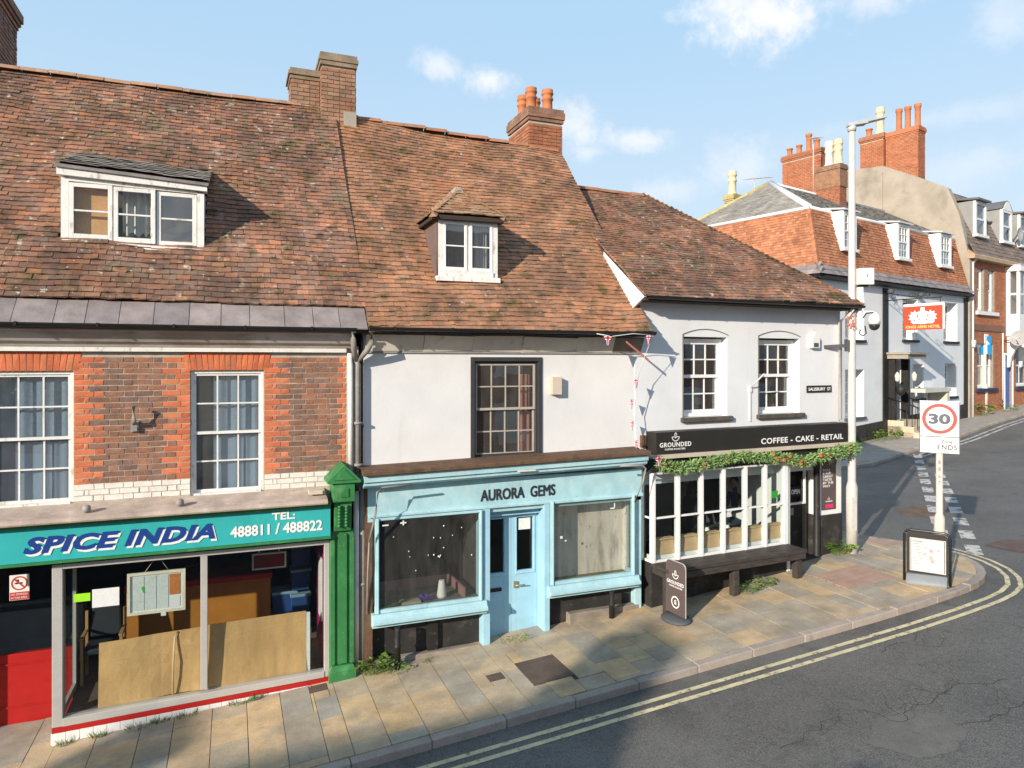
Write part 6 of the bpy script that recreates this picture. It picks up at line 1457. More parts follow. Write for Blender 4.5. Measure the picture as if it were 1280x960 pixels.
q = MB(); q.smooth = True; q.lathe((.44, 0, 5.01), [(.01, 0), (.05, .012), (.085, .045), (.10, .09), (.10, .119)], 18); q.build('dome', SMOKE, r_)
q = MB(); q.smooth = True; q.tube([(.12, -.09, 5.02), (.10, -.10, 4.94), (.17, -.1, 4.9), (.24, -.08, 4.95), (.22, -.07, 5.1)], .012, 6); q.tube([(.19, -.05, 5.25), (.26, -.05, 5.35), (.40, -.04, 5.36)], .012, 6); q.build('cable', BLACKP, r_)
r_ = thing('control_box', 'white equipment box strapped high on the street lamp', 'box', FL, .2, 0, 6.05)
q = MB(); q.box(.09, .38, -.12, .12, 5.90, 6.22); q.build('case', WPLAST, r_, .01); q = MB(); q.box(.24, .255, -.124, -.121, 6.04, 6.10); q.build('lock', BLACKP, r_); q = MB(); q.box(.14, .30, -.06, .06, 5.86, 5.898); q.build('gland', BLACKP, r_); q = MB(); q.box(.10, .20, -.05, .05, 5.50, 5.855); q.build('conduit_box', WPLAST, r_)
r_ = thing('sign_bracket', 'black iron bracket arm between the street lamp and the white wall', 'bracket', FL, -.3, 0, 4.7)
q = MB(); q.hexa([(-.55, -.02, 4.66), (-.07, -.02, 4.68), (-.07, .02, 4.68), (-.55, .02, 4.66), (-.55, -.02, 4.72), (-.07, -.02, 4.75), (-.07, .02, 4.75), (-.55, .02, 4.72)]); q.build('arm', GREYB, r_); q = MB(); q.box(-.12, -.07, -.06, .06, 4.60, 4.82); q.build('clamp', GREYB, r_)
q = MB()
for k in range(60):
    p = Vector((ru(-.16, .02), ru(-.14, -.06), ru(5.02, 5.34))); q.add([p, p + Vector((ru(-.05, .05), ru(-.02, .02), ru(-.05, .05))), p + Vector((ru(-.05, .05), ru(-.02, .02), ru(-.05, .05)))], [(0, 1, 2)])
solo(q, 'bunting_bundle', SALM, 'faded red and white bunting bundled round the street lamp', 'bunting', (0, -.1, 5.2), fr=FL)
# bunting beside the joint of the white walls
def bunting(label, pts, flags):
    r = thing('bunting', label, 'bunting', FA, *pts[0], 'union flag bunting')
    q = MB(); q.tube(pts, .006, 5); q.build('cord', WPLAST, r)
    for (a, b, z), w, h, ang in flags:
        q = MB(); c_, s_ = math.cos(ang), math.sin(ang); P = lambda x, y, e=0: (a + x * c_ + e * s_, b - x * s_ * .5 + e, z + y)
        T = ((-w / 2, 0), (w / 2, 0), (0, -h))
        q.add([P(x, y, 0) for x, y in T] + [P(x, y, .004) for x, y in T], [(0, 1, 2), (3, 5, 4), (0, 3, 4, 1), (1, 4, 5, 2), (2, 5, 3, 0)]); fl = q.build('flag', UNION, r)
        q = MB()
        for pts_ in (((-.12, 0), (.12, 0), (.06, -.8), (-.06, -.8)), ((-.42, -.12), (.42, -.12), (.34, -.26), (-.34, -.26))): q.quad(*[P(x * w, y * h, -.003) for x, y in pts_])
        q.build('red_cross', FLAGR, fl)
        q = MB()
        for pts_ in (((-.2, 0), (.2, 0), (.1, -.8), (-.1, -.8)), ((-.46, -.06), (.46, -.06), (.3, -.34), (-.3, -.34))): q.quad(*[P(x * w, y * h, -.0015) for x, y in pts_])
        q.build('white_cross', WLET, fl)
bunting('bunting cord with two union flags under the gutter of the gem shop', [(5.35, -.47, 4.84), (5.6, -.5, 4.80), (6.0, -.5, 4.85), (6.35, -.49, 4.83)], [((5.53, -.5, 4.81), .15, .19, .3), ((6.28, -.5, 4.83), .14, .19, 1.2)])
bunting('bunting cord with small flags hanging down the wall beside the coffee shop', [(6.36, -.49, 4.82), (6.22, -.30, 4.2), (6.18, -.22, 3.6), (6.22, -.25, 3.0), (6.52, -.38, 2.78)], [((6.17, -.30, 4.12), .14, .17, 1.25), ((6.14, -.22, 3.78), .13, .17, 1.3), ((6.15, -.22, 3.42), .12, .17, 1.35), ((6.2, -.26, 3.1), .12, .16, 1.25), ((6.55, -.40, 2.83), .17, .2, .2)])
q = MB(); q.box(6.43, 6.52, -.06, -.002, 2.95, 3.15); q.build('wall_bracket', BROWNW, H2)
q = MB(); q.hexa([(5.9, -.46, 4.70), (6.38, -.36, 4.4), (6.38, -.34, 4.4), (5.9, -.44, 4.70), (5.9, -.46, 4.73), (6.38, -.36, 4.44), (6.38, -.34, 4.44), (5.9, -.44, 4.73)])
solo(q, 'cloth_strip', SALM, 'faded salmon cloth strip hanging from the eaves at the wall joint', 'banner', (6.1, -.4, 4.6))

# ------------------------------------------------------------------ the hotel across the side street
K = thing('hotel_building', 'white hotel with orange tiled mansard roof and dormers across the side street', 'building', FK, 6, 0, 1.2)
KO = [(2.0, 3.45, 2.15, 4.08), (2.0, 3.45, 5.28, 7.05), (6.7, 8.05, 5.36, 7.15), (10.65, 12.1, 5.36, 7.2), (7.62, 8.65, 2.75, 4.28), (10.8, 12.0, 2.75, 4.3), (5.55, 6.55, 1.9, 4.45)]
wall_mb(0, 13.15, .4, 7.72, .0, .5, KO).build('wall', RENDERG, K)
q = MB(); q.box(.0, .3, .501, 8.5, .3, 7.72); q.box(.3, 13.1, 8.2, 8.5, .3, 7.72); q.box(12.9, 13.149, .501, 8.2, .3, 7.72); q.build('side_wall', RENDERG, K)
for i, (a0, a1, z0, z1) in enumerate(KO):
    if i == 6: continue
    w = sash_window(K, a0 + .01, a1 - .01, z0 + .01, z1 - .01, .38, 3 if i < 4 else 2, 2, 2, WHITEP, frame=.06, bw=.035, sframe=.05)
    q = MB(); q.box(a0 - .06, a1 + .06, -.09, .37, z0 - .11, z0 - .002); q.build('window_sill', BLACKP if i else GREYB, K)
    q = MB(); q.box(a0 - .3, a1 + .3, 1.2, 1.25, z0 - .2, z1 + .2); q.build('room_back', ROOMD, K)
    curtain(w, a0 + .75, a1 - .08, z0 + .1, z1 - .1, .62, CURTW, 3, .03)
pp = MB()
for a0, a1 in ((.01, 1.9), (1.9, 4.94), (5.36, 5.54), (6.56, 13.16)):
    z0, z1 = g(FK.P(a0, 0, 0).x), g(FK.P(a1, 0, 0).x); h = .68
    pp.hexa([(a0, -.035, z0 - .3), (a1, -.035, z1 - .3), (a1, -.002, z1 - .3), (a0, -.002, z0 - .3), (a0, -.035, z0 + h), (a1, -.035, z1 + h), (a1, -.002, z1 + h), (a0, -.002, z0 + h)])
o = pp.build('plinth', BLACKW, K)
for a0, a1 in ((4.95, 5.35), (12.80, 13.2)): q = MB(); q.box(a0, a1, -.05, -.002, 1.0, 7.5); q.build('black_pilaster', BLACKP, K)
q = MB(); q.extr([(.0, 7.56), (-.25, 7.56), (-.33, 7.60), (-.33, 7.68), (.0, 7.68)], -.35, 13.2); q.box(-.35, -.02, -.33, 8.4, 7.56, 7.68); q.build('eaves_gutter', BLACKP, K)
core = MB(); dk = 7.9
core.add([(.0, .0, 7.725), (13.18, .0, 7.725), (13.18, dk, 7.725), (.0, dk, 7.725), (.5, .66, 10.38), (13.18, .66, 10.38), (13.18, 7.4, 10.38), (.5, 7.4, 10.38), (2.9, 4.0, 12.40), (13.18, 4.0, 12.40)],
         [(0, 1, 5, 4), (1, 2, 6, 5), (2, 3, 7, 6), (3, 0, 4, 7), (4, 5, 9, 8), (5, 6, 9), (6, 7, 8, 9), (7, 4, 8), (0, 3, 2, 1)])
kr = core.build('roof', MATS['roof_underside'], K)
TILEK = mat('orange_mansard_tile', rough=.9, var=.22, vs=.9, bump=.4, bs=50, fine=.15, ramp=[(.38, .15, .075), (.46, .19, .095), (.32, .13, .07), (.50, .23, .125), (.40, .16, .085), (.28, .12, .07)], spots=[((.2, .09, .06), .7, .54, .7, .5), ((.5, .36, .2), 3, .62, .7, .6)])
DOR = [(1.85, 2.85), (6.25, 7.3), (10.3, 11.45)]
def keepk(p): return not any(a0 - .02 < p.x < a1 + .02 and 8.9 < p.z for a0, a1 in DOR)
sk = (-.05, -.05, 8.10)
tile_field('wall_tile', kr, TILEK, sk, (13.15, -.05, 8.10), (13.15, .57, 10.40), (.43, .57, 10.40), .17, .115, 0, keepk, .02, 4, .016, stuffname='mansard_tiles')
tile_field('wall_tile', kr, TILEK, (-.05, 7.9, 8.10), sk, (.43, .57, 10.40), (.43, 7.4, 10.40), .17, .115, 0, None, .02, 9, .016, stuffname='side_mansard_tiles')
tile_field('slate', kr, SLATE, (-.36, -.36, 7.70), (13.15, -.36, 7.70), (13.15, -.06, 8.11), (-.06, -.06, 8.11), .28, .25, 0, None, .0, 2, .01, .4, stuffname='eaves_slates')
tile_field('slate', kr, SLATE, (-.36, 8.1, 7.70), (-.36, -.36, 7.70), (-.06, -.06, 8.11), (-.06, 7.9, 8.11), .28, .25, 0, None, .0, 2, .01, .4, stuffname='side_eaves_slates')
tile_field('slate', kr, SLATEG, (.45, 7.35, 10.44), (.45, .60, 10.44), (2.89, 4.0, 12.42), (2.88, 4.05, 12.42), .28, .2, 0, None, .01, 2, .008, .6, stuffname='hip_slates')
tile_field('slate', kr, SLATEG, (.5, .55, 10.43), (13.15, .55, 10.43), (13.15, 4.0, 12.42), (2.95, 4.0, 12.42), .28, .2, 0, None, .01, 6, .008, .6, stuffname='front_slates')
WL = mat('white_lead', (.66, .66, .67), rough=.6, var=.1, vs=5)
q = MB(); q.tube([(.43, .57, 10.43), (2.9, 4.0, 12.46)], .12, 6); q.tube([(.40, 7.4, 10.42), (.40, .54, 10.42)], .075, 6); q.tube([(.40, .54, 10.42), (13.1, .54, 10.42)], .07, 6); q.tube([(2.9, 4.0, 12.44), (13.1, 4.0, 12.44)], .08, 6); q.build('lead_roll', WL, kr)
q = MB(); q.tube([(.45, 7.4, 10.42), (2.9, 4.0, 12.45)], .1, 6); q.build('lichened_ridge', mat('yellow_lichen', (.42, .36, .16), rough=.9, var=.3, vs=4), kr)
for a0, a1 in DOR:
    d = MB(); b0 = -.02
    d.box(a0, a0 + .12, b0, b0 + .1, 8.92, 10.40); d.box(a1 - .12, a1, b0, b0 + .1, 8.92, 10.40); d.box(a0 + .12, a1 - .12, b0, b0 + .1, 10.28, 10.40); d.box(a0 - .06, a1 + .06, b0 - .08, b0 + .1, 8.80, 8.918)
    dd = d.build('dormer', WHITEP, K)
    for z0_, z1_ in ((8.93, 9.6), (9.58, 10.27)):
        s = MB(); c_ = bars(s, a0 + .125, a1 - .125, z0_, z1_, b0 + (.02 if z0_ > 9 else .05), 3, 2, .035, .04, .05); s.build('sash', WHITEP, dd); panes(dd, c_, b0 + .06, GLASSU)
    q = MB()
    for x in (a0, a1 - .06): q.prism([(b0 + .101, 8.85), (b0 + .101, 10.40), (.62, 10.40), (.22, 8.85)], x, x + .06, 'a')
    q.build('cheek', WHITEP, dd)
    q = MB(); q.hexa([(a0 - .1, b0 - .12, 10.402), (a1 + .1, b0 - .12, 10.402), (a1 + .1, 1.0, 10.58), (a0 - .1, 1.0, 10.58), (a0 - .1, b0 - .12, 10.46), (a1 + .1, b0 - .12, 10.46), (a1 + .1, 1.0, 10.64), (a0 - .1, 1.0, 10.64)]); q.build('dormer_roof', WL, dd)
    q = MB(); q.box(a0 + .06, a1 - .06, .45, .5, 8.9, 10.38); q.build('dormer_back', ROOM, dd)
for i in range(22):
    p = Vector(sk).lerp(Vector((.43, .57, 10.40)), (i + .2) / 22); q = MB(); q.hexa([(p.x - .06, p.y - .06, p.z - .02), (p.x + .09, p.y - .055, p.z - .02), (p.x + .09, p.y + .09, p.z - .02), (p.x - .055, p.y + .09, p.z - .02), (p.x - .03, p.y - .02, p.z + .13), (p.x + .09, p.y - .02, p.z + .13), (p.x + .09, p.y + .09, p.z + .13), (p.x - .02, p.y + .09, p.z + .13)]); q.cur = rnd(); q.build('corner_tile', TILEK, kr)
RBR = MATS['red_chimney_brick']
def stack(house, a0, a1, b0, b1, z0, z1, m, capm, nm='chimney'):
    st = chimney(house, a0, a1, b0, b1, z0, z1, m, 0, faces=('f', 'l')); zt = chimney_cap(st, a0, a1, b0, b1, z1, capm, ((.03, .08), (.07, .08), (.07, .08), (.04, .08))); return st, zt
st, zt = stack(K, 6.5, 7.1, 2.75, 3.92, 10.6, 13.35, RBR, MATS['lichened_cap_brick'])
q = MB(); q.box(6.46, 7.14, 2.70, 3.97, 12.6, 13.35); q.build('weathered_brick_band', BRICKC, st)
for b in (3.4, 2.95): pot(st, 6.75, b, zt - .02, 1.2, .2, POTC if b < 3 else mat('white_pot', (.66, .62, .54), rough=.7, var=.12))
st, zt = stack(K, 8.6, 9.3, 4.9, 7.1, 11.5, 15.0, BRICKO, RBR)
for b, h in ((6.85, .45), (6.3, .5), (5.75, .95), (5.3, .55)): pot(st, 8.9, b, zt - .02, h, .15, POT, False)
st, zt = stack(K, 3.1, 3.6, 6.1, 6.6, 11.0, 12.1, RBR, MATS['yellow_lichen']); pot(st, 3.35, 6.35, zt - .02, 1.15, .2, POTC)
# hotel porch
q = MB(); q.box(5.25, 6.85, -.90, -.003, 4.52, 4.70); q.box(5.18, 6.95, -1.0, -.003, 4.702, 4.79); q.build('porch_canopy', mat('canopy_paint', (.30, .27, .22), rough=.7, var=.2, vs=3), K)
q = MB(); q.box(5.38, 5.54, -.3, -.002, 1.7, 4.51); q.box(6.56, 6.72, -.3, -.002, 1.75, 4.51); q.build('porch_pilaster', BLACKP, K)
q = MB(); q.box(5.55, 6.55, .40, .46, 1.8, 4.4); q.build('door', BLACKP, K); q = MB(); q.box(5.40, 6.7, .47, .5, 1.8, 4.5); q.build('door_recess', BLACKP, K)
for a, b in ((5.30, -.45), (6.78, -.45)):
    q = MB(); q.smooth = True; q.lathe((a, b, 3.55), [(.03, 0), (.09, .05), (.11, .28), (.05, .38), (.02, .42)], 8); q.build('porch_lantern', mat('lantern_glass', (.62, .60, .52), rough=.3, var=.1), K)
q = MB(); q.smooth = True; q.lathe((5.5, -.5, 2.95), [(.02, 0), (.16, .1), (.2, .3), (.1, .5)], 8); q.build('door_planter', BLACKP, K)
zb = g(FK.P(6, 0, 0).x)
for i, (dep, z) in enumerate(((1.5, .2), (1.1, .42), (.7, .64))): q = MB(); q.box(5.3 - .0 * i, 6.8, -dep, -.036, zb - .3, zb + z); q.build('entrance_step', STONEP, K, .02)
for a in (5.32, 6.82):
    q = MB(); q.tube([(a, -1.5, zb + .2), (a, -1.5, zb + 1.15), (a, -.05, zb + 1.6)], .03, 6)
    for i in range(6): b = -1.25 + i * .22; q.tube([(a, b, zb + .3), (a, b, zb + 1.15 + (b + 1.5) * .31)], .016, 5)
    q.build('handrail', BLACKP, K)
q = MB(); q.box(6.9, 9.4, -.85, -.04, 3.06, 3.22); q.box(9.1, 9.35, -.8, -.04, zb + .6, 3.05); q.build('side_shelf', mat('pale_weathered_board', (.56, .55, .48), rough=.8, var=.15), K)
for i in range(9): q = MB(); q.tube([(7.0 + i * .25, -.8, zb + .1), (7.0 + i * .25, -.8, zb + 1.3)], .018, 5); q.build('railing_bar', BLACKP, K)
q = MB(); q.box(6.95, 9.1, -.82, -.78, zb + 1.30, zb + 1.35); q.build('top_rail', BLACKP, K)
for a in (5.2, 7.9): q = MB(); q.lathe((a, -.22, 7.25), [(.03, 0), (.14, .05), (.12, .18), (.03, .22)], 10); q.build('floodlight', GREYB, K)
# swinging sign on a bracket
FSG = Fr(FK.P(5.2, -.76, 0).x, FK.P(5.2, -.76, 0).y, FK.ey, -FK.ex)     # runs out from the wall
hs = thing('hotel_sign', 'red hanging hotel sign with white crest and gold lettering on the hotel front', 'sign', FSG, .75, 0, 6.2)
q = MB(); q.box(0, 1.5, -.03, .03, 5.70, 6.66); bd = q.build('board', HOTELR, hs, .006)
q = MB(); q.box(.0, 1.5, -.04, .04, 6.662, 6.76); q.box(1.502, 1.56, -.04, .04, 5.7, 6.76); q.build('frame', WHITEP, hs)
q = MB(); bb_ = -.033
def blob(cx, cz, rx, rz, n=14, jag=.12, b=bb_): q.quad(*[(cx + rx * math.cos(i / n * 6.283) * (1 + (jag if i % 2 else -jag)), b, cz + rz * math.sin(i / n * 6.283) * (1 + (jag if i % 2 else -jag))) for i in range(n)])
blob(.74, 6.20, .24, .28, 16, .05); blob(.44, 6.22, .22, .24, 20, .2, bb_ - .0007); blob(1.04, 6.22, .22, .24, 20, .2, bb_ - .0007); q.box(.66, .82, bb_ - .001, bb_, 6.44, 6.60); q.box(.35, 1.15, bb_ - .0016, bb_ - .0009, 5.95, 6.03)
q.build('crest', WLET, bd)
q = MB(); blob(.55, 6.25, .035, .07, 8, .3, bb_ - .003); blob(.95, 6.27, .035, .07, 8, .3, bb_ - .003); blob(.62, 6.10, .04, .04, 8, .3, bb_ - .003); blob(.9, 6.09, .05, .04, 8, .3, bb_ - .003); blob(.42, 6.08, .04, .04, 8, .3, bb_ - .003); q.build('crest_detail', mat('crest_blue', (.10, .16, .36), rough=.6), bd)
text(bd, 'KINGS ARMS HOTEL', .09, -.034, 5.76, 1.32, .12, mat('gold_lettering', (.72, .50, .16), rough=.5), bold=.03)
q = MB(); q.tube([(-.74, 0, 6.98), (1.45, 0, 6.98)], .022, 6); q.tube([(-.74, 0, 7.3), (.6, 0, 7.02)], .018, 6); q.tube([(.1, 0, 6.76), (.1, 0, 6.98)], .012, 5); q.tube([(1.4, 0, 6.76), (1.4, 0, 6.98)], .012, 5)
for c0 in (-.4, .3, .95): q.tube([(c0 + .16 * math.cos(t) * (1 - t / 10), 0, 7.12 + .13 * math.sin(t) * (1 - t / 10)) for t in [i * .5 for i in range(16)]], .014, 5)
q.build('scroll_bracket', BLACKP, hs)
# aerials
def aerial(a, b, z0, z1, L, yaw, lab, n=7, rise=.0):
    r_ = thing('aerial', lab, 'aerial', FK, a, b, z0)
    q = MB(); q.tube([(a, b, z0), (a, b, z1)], .025, 6); q.build('mast', STEEL, r_)
    q = MB(); dx, dy = math.cos(yaw), math.sin(yaw); P = lambda t, s_: (a + dx * t - dy * s_, b + dy * t + dx * s_, z1 - .1 + rise * t)
    q.tube([P(-L * .3, 0), P(L * .7, 0)], .015, 5)
    for i in range(n): t = -L * .3 + L * i / (n - 1); q.tube([P(t, -.22), P(t, .22)], .01, 4)
    q.build('boom', STEEL, r_)
aerial(6.9, 4.3, 12.3, 15.4, 1.6, .3, 'tall television aerial beside the brick stack on the hotel roof', 8, .25)
aerial(3.5, 5.2, 11.9, 13.1, 2.6, .15, 'low television aerial on the slate hip of the hotel roof', 10, .22)

# ------------------------------------------------------------------ brick house beyond the hotel, with the rendered gable
B = thing('terraced_house', 'orange brick house with rendered gable and white oriel beyond the hotel', 'building', FK, 17, 0, 1.7)
BO_ = [(14.35, 15.15, 6.95, 9.1), (15.65, 16.45, 6.95, 9.1), (14.35, 16.3, 3.05, 5.3), (17.75, 18.75, 1.9, 4.75), (19.3, 21.2, 3.05, 5.3)]
wall_mb(13.2, 24, .6, 9.5, .0, .4, BO_).build('wall', MORTARD, B)
bwall = [o for o in B.children if o.name.startswith('wall')][0]
its = []; bv = [boxmesh('brick', BRICKO, .21, .03, .064, .003) for _ in range(3)]
z = 1.2; i = 0
while z < 9.45:
    a = 13.2 - .11 * (i % 2)
    while a < 21.5:
        w = .225
        if not any(o[0] - .12 < a + w / 2 < o[1] + .12 and o[2] - .05 < z + .03 < o[3] for o in BO_) and a > 13.15: its.append((Matrix.Translation((a + w / 2, .004, z)), i % 3))
        a += w
    z += .075; i += 1
pieces('brick', bwall, BRICKO, its, 0, bv, 'wall_bricks')
gq = MB(); gq.prism([(-.12, .6), (-.12, 9.3), (.32, 11.6), (.86, 13.08), (2.39, 14.0), (4.05, 14.9), (6.1, 15.1), (8.2, 14.0), (8.2, .6)], 13.18, 13.55, 'a'); gq.build('gable_wall', CEMENT, B)
q = MB(); q.extr([(-.35, 9.45), (-.35, 9.62), (-.05, 9.9), (-.0, 9.45)], 13.16, 24); q.build('eaves', mat('buff_eaves', (.42, .30, .2), rough=.8, var=.2), B)
q = MB(); q.add([(13.3, -.2, 9.62), (24, -.2, 9.62), (24, 1.3, 13.0), (13.3, 1.3, 13.0), (13.3, 4.0, 14.6), (24, 4.0, 14.6), (13.3, 8, 12.5), (24, 8, 12.5)], [(0, 1, 2, 3), (3, 2, 5, 4), (4, 5, 7, 6)]); br_ = q.build('roof', MATS['roof_underside'], B)
tile_field('slate', br_, mat('brown_roof_slate', rough=.8, var=.25, vs=2, ramp=[(.19, .15, .125), (.24, .18, .15), (.16, .13, .11)], spots=[((.32, .28, .2), 4, .6, .7, .5)]), (13.4, -.26, 9.64), (22, -.26, 9.64), (22, 1.3, 13.03), (13.4, 1.3, 13.03), .3, .22, 0, None, .02, 3, .012, stuffname='mansard_slates')
# gable chimneys
s1, zt = stack(B, 13.2, 13.9, 4.06, 5.33, 14.4, 16.4, BRICKO, RBR); q = MB(); q.box(13.12, 13.5, 4.06, 5.33, 8.0, 14.55); q.build('chimney_breast', CEMENT, B)
pot(s1, 13.55, 5.0, zt - .02, .5, .17, POT, False); pot(s1, 13.55, 4.4, zt - .02, 1.5, .22, POTC)
s2, zt = stack(B, 13.35, 14.1, 2.35, 4.0, 13.2, 16.35, BRICKO, BRICKO)
for b in (3.5, 3.05, 2.55): pot(s2, 13.75, b, zt - .02, 1.25, .16, POT, False)
for i, (a0, a1, z0, z1) in enumerate(BO_):
    if i == 3: continue
    w = sash_window(B, a0 + .01, a1 - .01, z0 + .01, z1 - .01, .12, 1 if i < 2 else 2, 1, 1, WHITEP, frame=.09, bw=.12, sframe=.06)
    q = MB(); q.box(a0 - .3, a1 + .3, .9, .95, z0 - .2, z1 + .2); q.build('room_back', ROOM, B); curtain(w, a0 + .15, a1 - .15, z0 + .1, z1 - .1, .5, CURTW, 3, .03)
q = MB(); q.box(14.1, 16.7, -.14, -.03, 6.75, 6.93); q.build('window_sill', WHITEP, B)
q = MB(); q.box(14.1, 16.6, -.14, -.03, 2.88, 3.04); q.box(19.1, 21.4, -.14, -.03, 2.88, 3.04); q.build('navy_sill', mat('navy_paint', (.03, .04, .09), rough=.5), B)
q = MB(); q.box(13.25, 17.7, -.06, -.02, 5.95, 6.25); q.build('string_course', mat('brown_band', (.22, .12, .08), rough=.85, var=.2), B)
q = MB(); q.box(15.15, 15.6, -.05, -.02, 5.31, 5.8); q.build('keystone', WHITEP, B)
q = MB(); q.box(17.8, 18.7, .1, .16, 1.7, 4.7); d_ = q.build('door', mat('blue_door', (.06, .12, .38), rough=.45), B); q = MB(); q.box(17.66, 17.745, -.05, .1, 1.7, 4.85); q.box(18.755, 18.84, -.05, .1, 1.7, 4.85); q.box(17.745, 18.755, -.05, .1, 4.755, 4.85); q.build('door_frame', WHITEP, B)
q = MB(); q.box(17.5, 19.0, -.6, -.02, 1.3, 1.9); q.build('door_step', STONEP, B)
q = MB(); q.smooth = True; q.tube([(13.55, -.1, 9.3), (13.55, -.1, 1.6)], .07, 8); q.tube([(14.6, -.28, 9.58), (13.75, -.2, 9.5), (13.55, -.1, 9.25)], .07, 8); q.box(13.42, 13.68, -.24, -.05, 5.1, 5.45); q.build('downpipe', WPIPE, B)
q = MB(); q.tube([(17.25, -.1, 5.9), (17.25, -.1, 2.4)], .035, 6); q.build('thin_pipe', WPIPE, B)
# oriel
f = MB(); f.box(17.9, 21.3, -.62, -.022, 5.75, 6.9); f.box(17.8, 21.4, -.72, -.022, 9.15, 9.4)
for a in (17.9, 18.85, 19.9, 21.1): f.box(a, a + .2, -.62, -.5, 6.9, 9.15)
f.box(17.9, 18.1, -.2, -.022, 6.9, 9.15); f.box(18.1, 21.1, -.6, -.52, 7.9, 8.0); f.box(17.92, 18.06, -.5, -.2, 7.9, 8.0)
orl = f.build('oriel_window', WHITEP, B)
panes(orl, [(18.1, 18.85, 6.9, 9.15), (19.05, 19.9, 6.9, 9.15), (20.1, 21.1, 6.9, 9.15)], -.56, GLASSU)
q = MB(); q.box(17.96, 17.97, -.5, -.2, 6.9, 9.15); q.build('side_pane', GLASSU, orl); q = MB(); q.box(18.1, 21.1, -.15, -.1, 6.9, 9.15); q.build('blind', CREAM, orl)
q = MB(); q.box(17.85, 21.35, -.68, -.022, 9.402, 9.5); q.build('oriel_roof', LEADG, orl)
for a in (18.0, 19.6):
    q = MB(); q.prism([(-.03, 4.1), (-.12, 4.1), (-.2, 4.6), (-.6, 5.5), (-.62, 5.74), (-.03, 5.74)], a, a + .22, 'a'); q.build('oriel_bracket', WHITEP, orl)
for i, a0 in enumerate((14.4, 17.72, 20.1)):
    a1 = a0 + 1.32; b0 = .08; d = MB(); zb, zt = 10.82, 12.5
    d.box(a0, a0 + .16, b0, b0 + .12, zb, zt); d.box(a1 - .16, a1, b0, b0 + .12, zb, zt); d.box(a0 + .16, a1 - .16, b0, b0 + .12, zt - .17, zt); d.box(a0 - .07, a1 + .07, b0 - .1, b0 + .12, zb - .14, zb - .002); d.box(a0 + .16, a1 - .16, b0 + .02, b0 + .1, 11.55, 11.65)
    dd = d.build('dormer', WHITEP, B); panes(dd, [(a0 + .16, a1 - .16, zb, 11.55), (a0 + .16, a1 - .16, 11.65, zt - .17)], b0 + .06, GLASSU)
    q = MB()
    for x in (a0, a1 - .08): q.prism([(b0 + .121, zb - .3), (b0 + .121, zt), (1.5, zt), (.6, zb - .3)], x, x + .08, 'a')
    q.build('cheek', mat('grey_cheek', (.27, .27, .26), rough=.7, var=.12), dd)
    q = MB()
    if i == 1:
        pr = [(a0 - .1 + (a1 - a0 + .2) * k / 10, zt + .002 + .5 * math.sin(math.pi * k / 10)) for k in range(11)]; q.prism(pr, b0 + .0, 2.6, 'b')
        fq = MB(); fq.prism([(x * .8 + (a0 + a1) * .1, z_ - .05) for x, z_ in pr], b0 - .02, b0 - .002); fq.build('dormer_pediment', WHITEP, dd)
    else: q.hexa([(a0 - .12, b0 - .18, zt + .002), (a1 + .12, b0 - .18, zt + .002), (a1 + .12, 2.4, zt + .25), (a0 - .12, 2.4, zt + .25), (a0 - .12, b0 - .18, zt + .10), (a1 + .12, b0 - .18, zt + .10), (a1 + .12, 2.4, zt + .37), (a0 - .12, 2.4, zt + .37)])
    q.build('dormer_roof', mat('dark_lead_roof', (.13, .13, .135), rough=.6), dd)
    q = MB(); q.box(a0 + .08, a1 - .08, .7, .75, zb, zt - .05); q.build('blind', mat('teal_blind', (.08, .28, .34), rough=.8) if i == 0 else CREAM, dd)
r_ = thing('satellite_dish', 'grey satellite dish under the white oriel window', 'satellite dish', FK, 17.75, -.3, 5.6)
q = MB(); q.smooth = True
q.add([(17.45 + .08 * math.sin(t), -.75 + .42 * math.cos(t), 5.62 + .40 * math.sin(t)) for t in [i / 16 * 6.283 for i in range(16)]] + [(17.58, -.75, 5.6)], [(i, (i + 1) % 16, 16) for i in range(16)])
q.build('dish', mat('dish_grey', (.36, .36, .36), rough=.6), r_); q = MB(); q.tube([(17.58, -.75, 5.6), (17.75, -.02, 5.5)], .03, 6); q.tube([(17.5, -.75, 5.25), (17.0, -.78, 5.5)], .02, 5); q.build('mount', GREYB, r_)
r_ = thing('satellite_dish', 'pale satellite dish on the roof beside the arched dormer', 'satellite dish', FK, 19.6, -.1, 11.4)
q = MB(); q.add([(19.55 + .42 * math.cos(t), -.12, 11.3 + .38 * math.sin(t)) for t in [i / 16 * 6.283 for i in range(16)]] + [(19.55, .0, 11.3)], [(i, (i + 1) % 16, 16) for i in range(16)]); q.build('dish', MATS['dish_grey'], r_); q = MB(); q.tube([(19.55, .0, 11.3), (19.55, .35, 10.8)], .04, 6); q.build('mount', GREYB, r_)
F5 = Fr(35.6, 24.4, .85, -.5); z5 = g(35.6)
r_ = thing('parking_sign', 'small blue street sign on a cream post by the orange brick house', 'sign', F5, 0, 0, z5)
q = MB(); q.smooth = True; q.lathe((0, .05, z5 - .1), [(.16, 0), (.16, 1.5), (.10, 1.6), (.09, 4.1)], 10); q.build('post', MATS['cream_post'], r_)
q = MB(); q.box(-.27, .27, -.06, -.042, z5 + 3.0, z5 + 3.9); pl = q.build('plate', mat('sign_blue', (.02, .22, .5), rough=.4), r_); q = MB(); q.prism([(-.08, z5 + 3.0), (.08, z5 + 3.0), (.08, z5 + 3.5), (.2, z5 + 3.5), (0, z5 + 3.78), (-.2, z5 + 3.5), (-.08, z5 + 3.5)], -.066, -.062); q.build('white_arrow', WLET, pl)

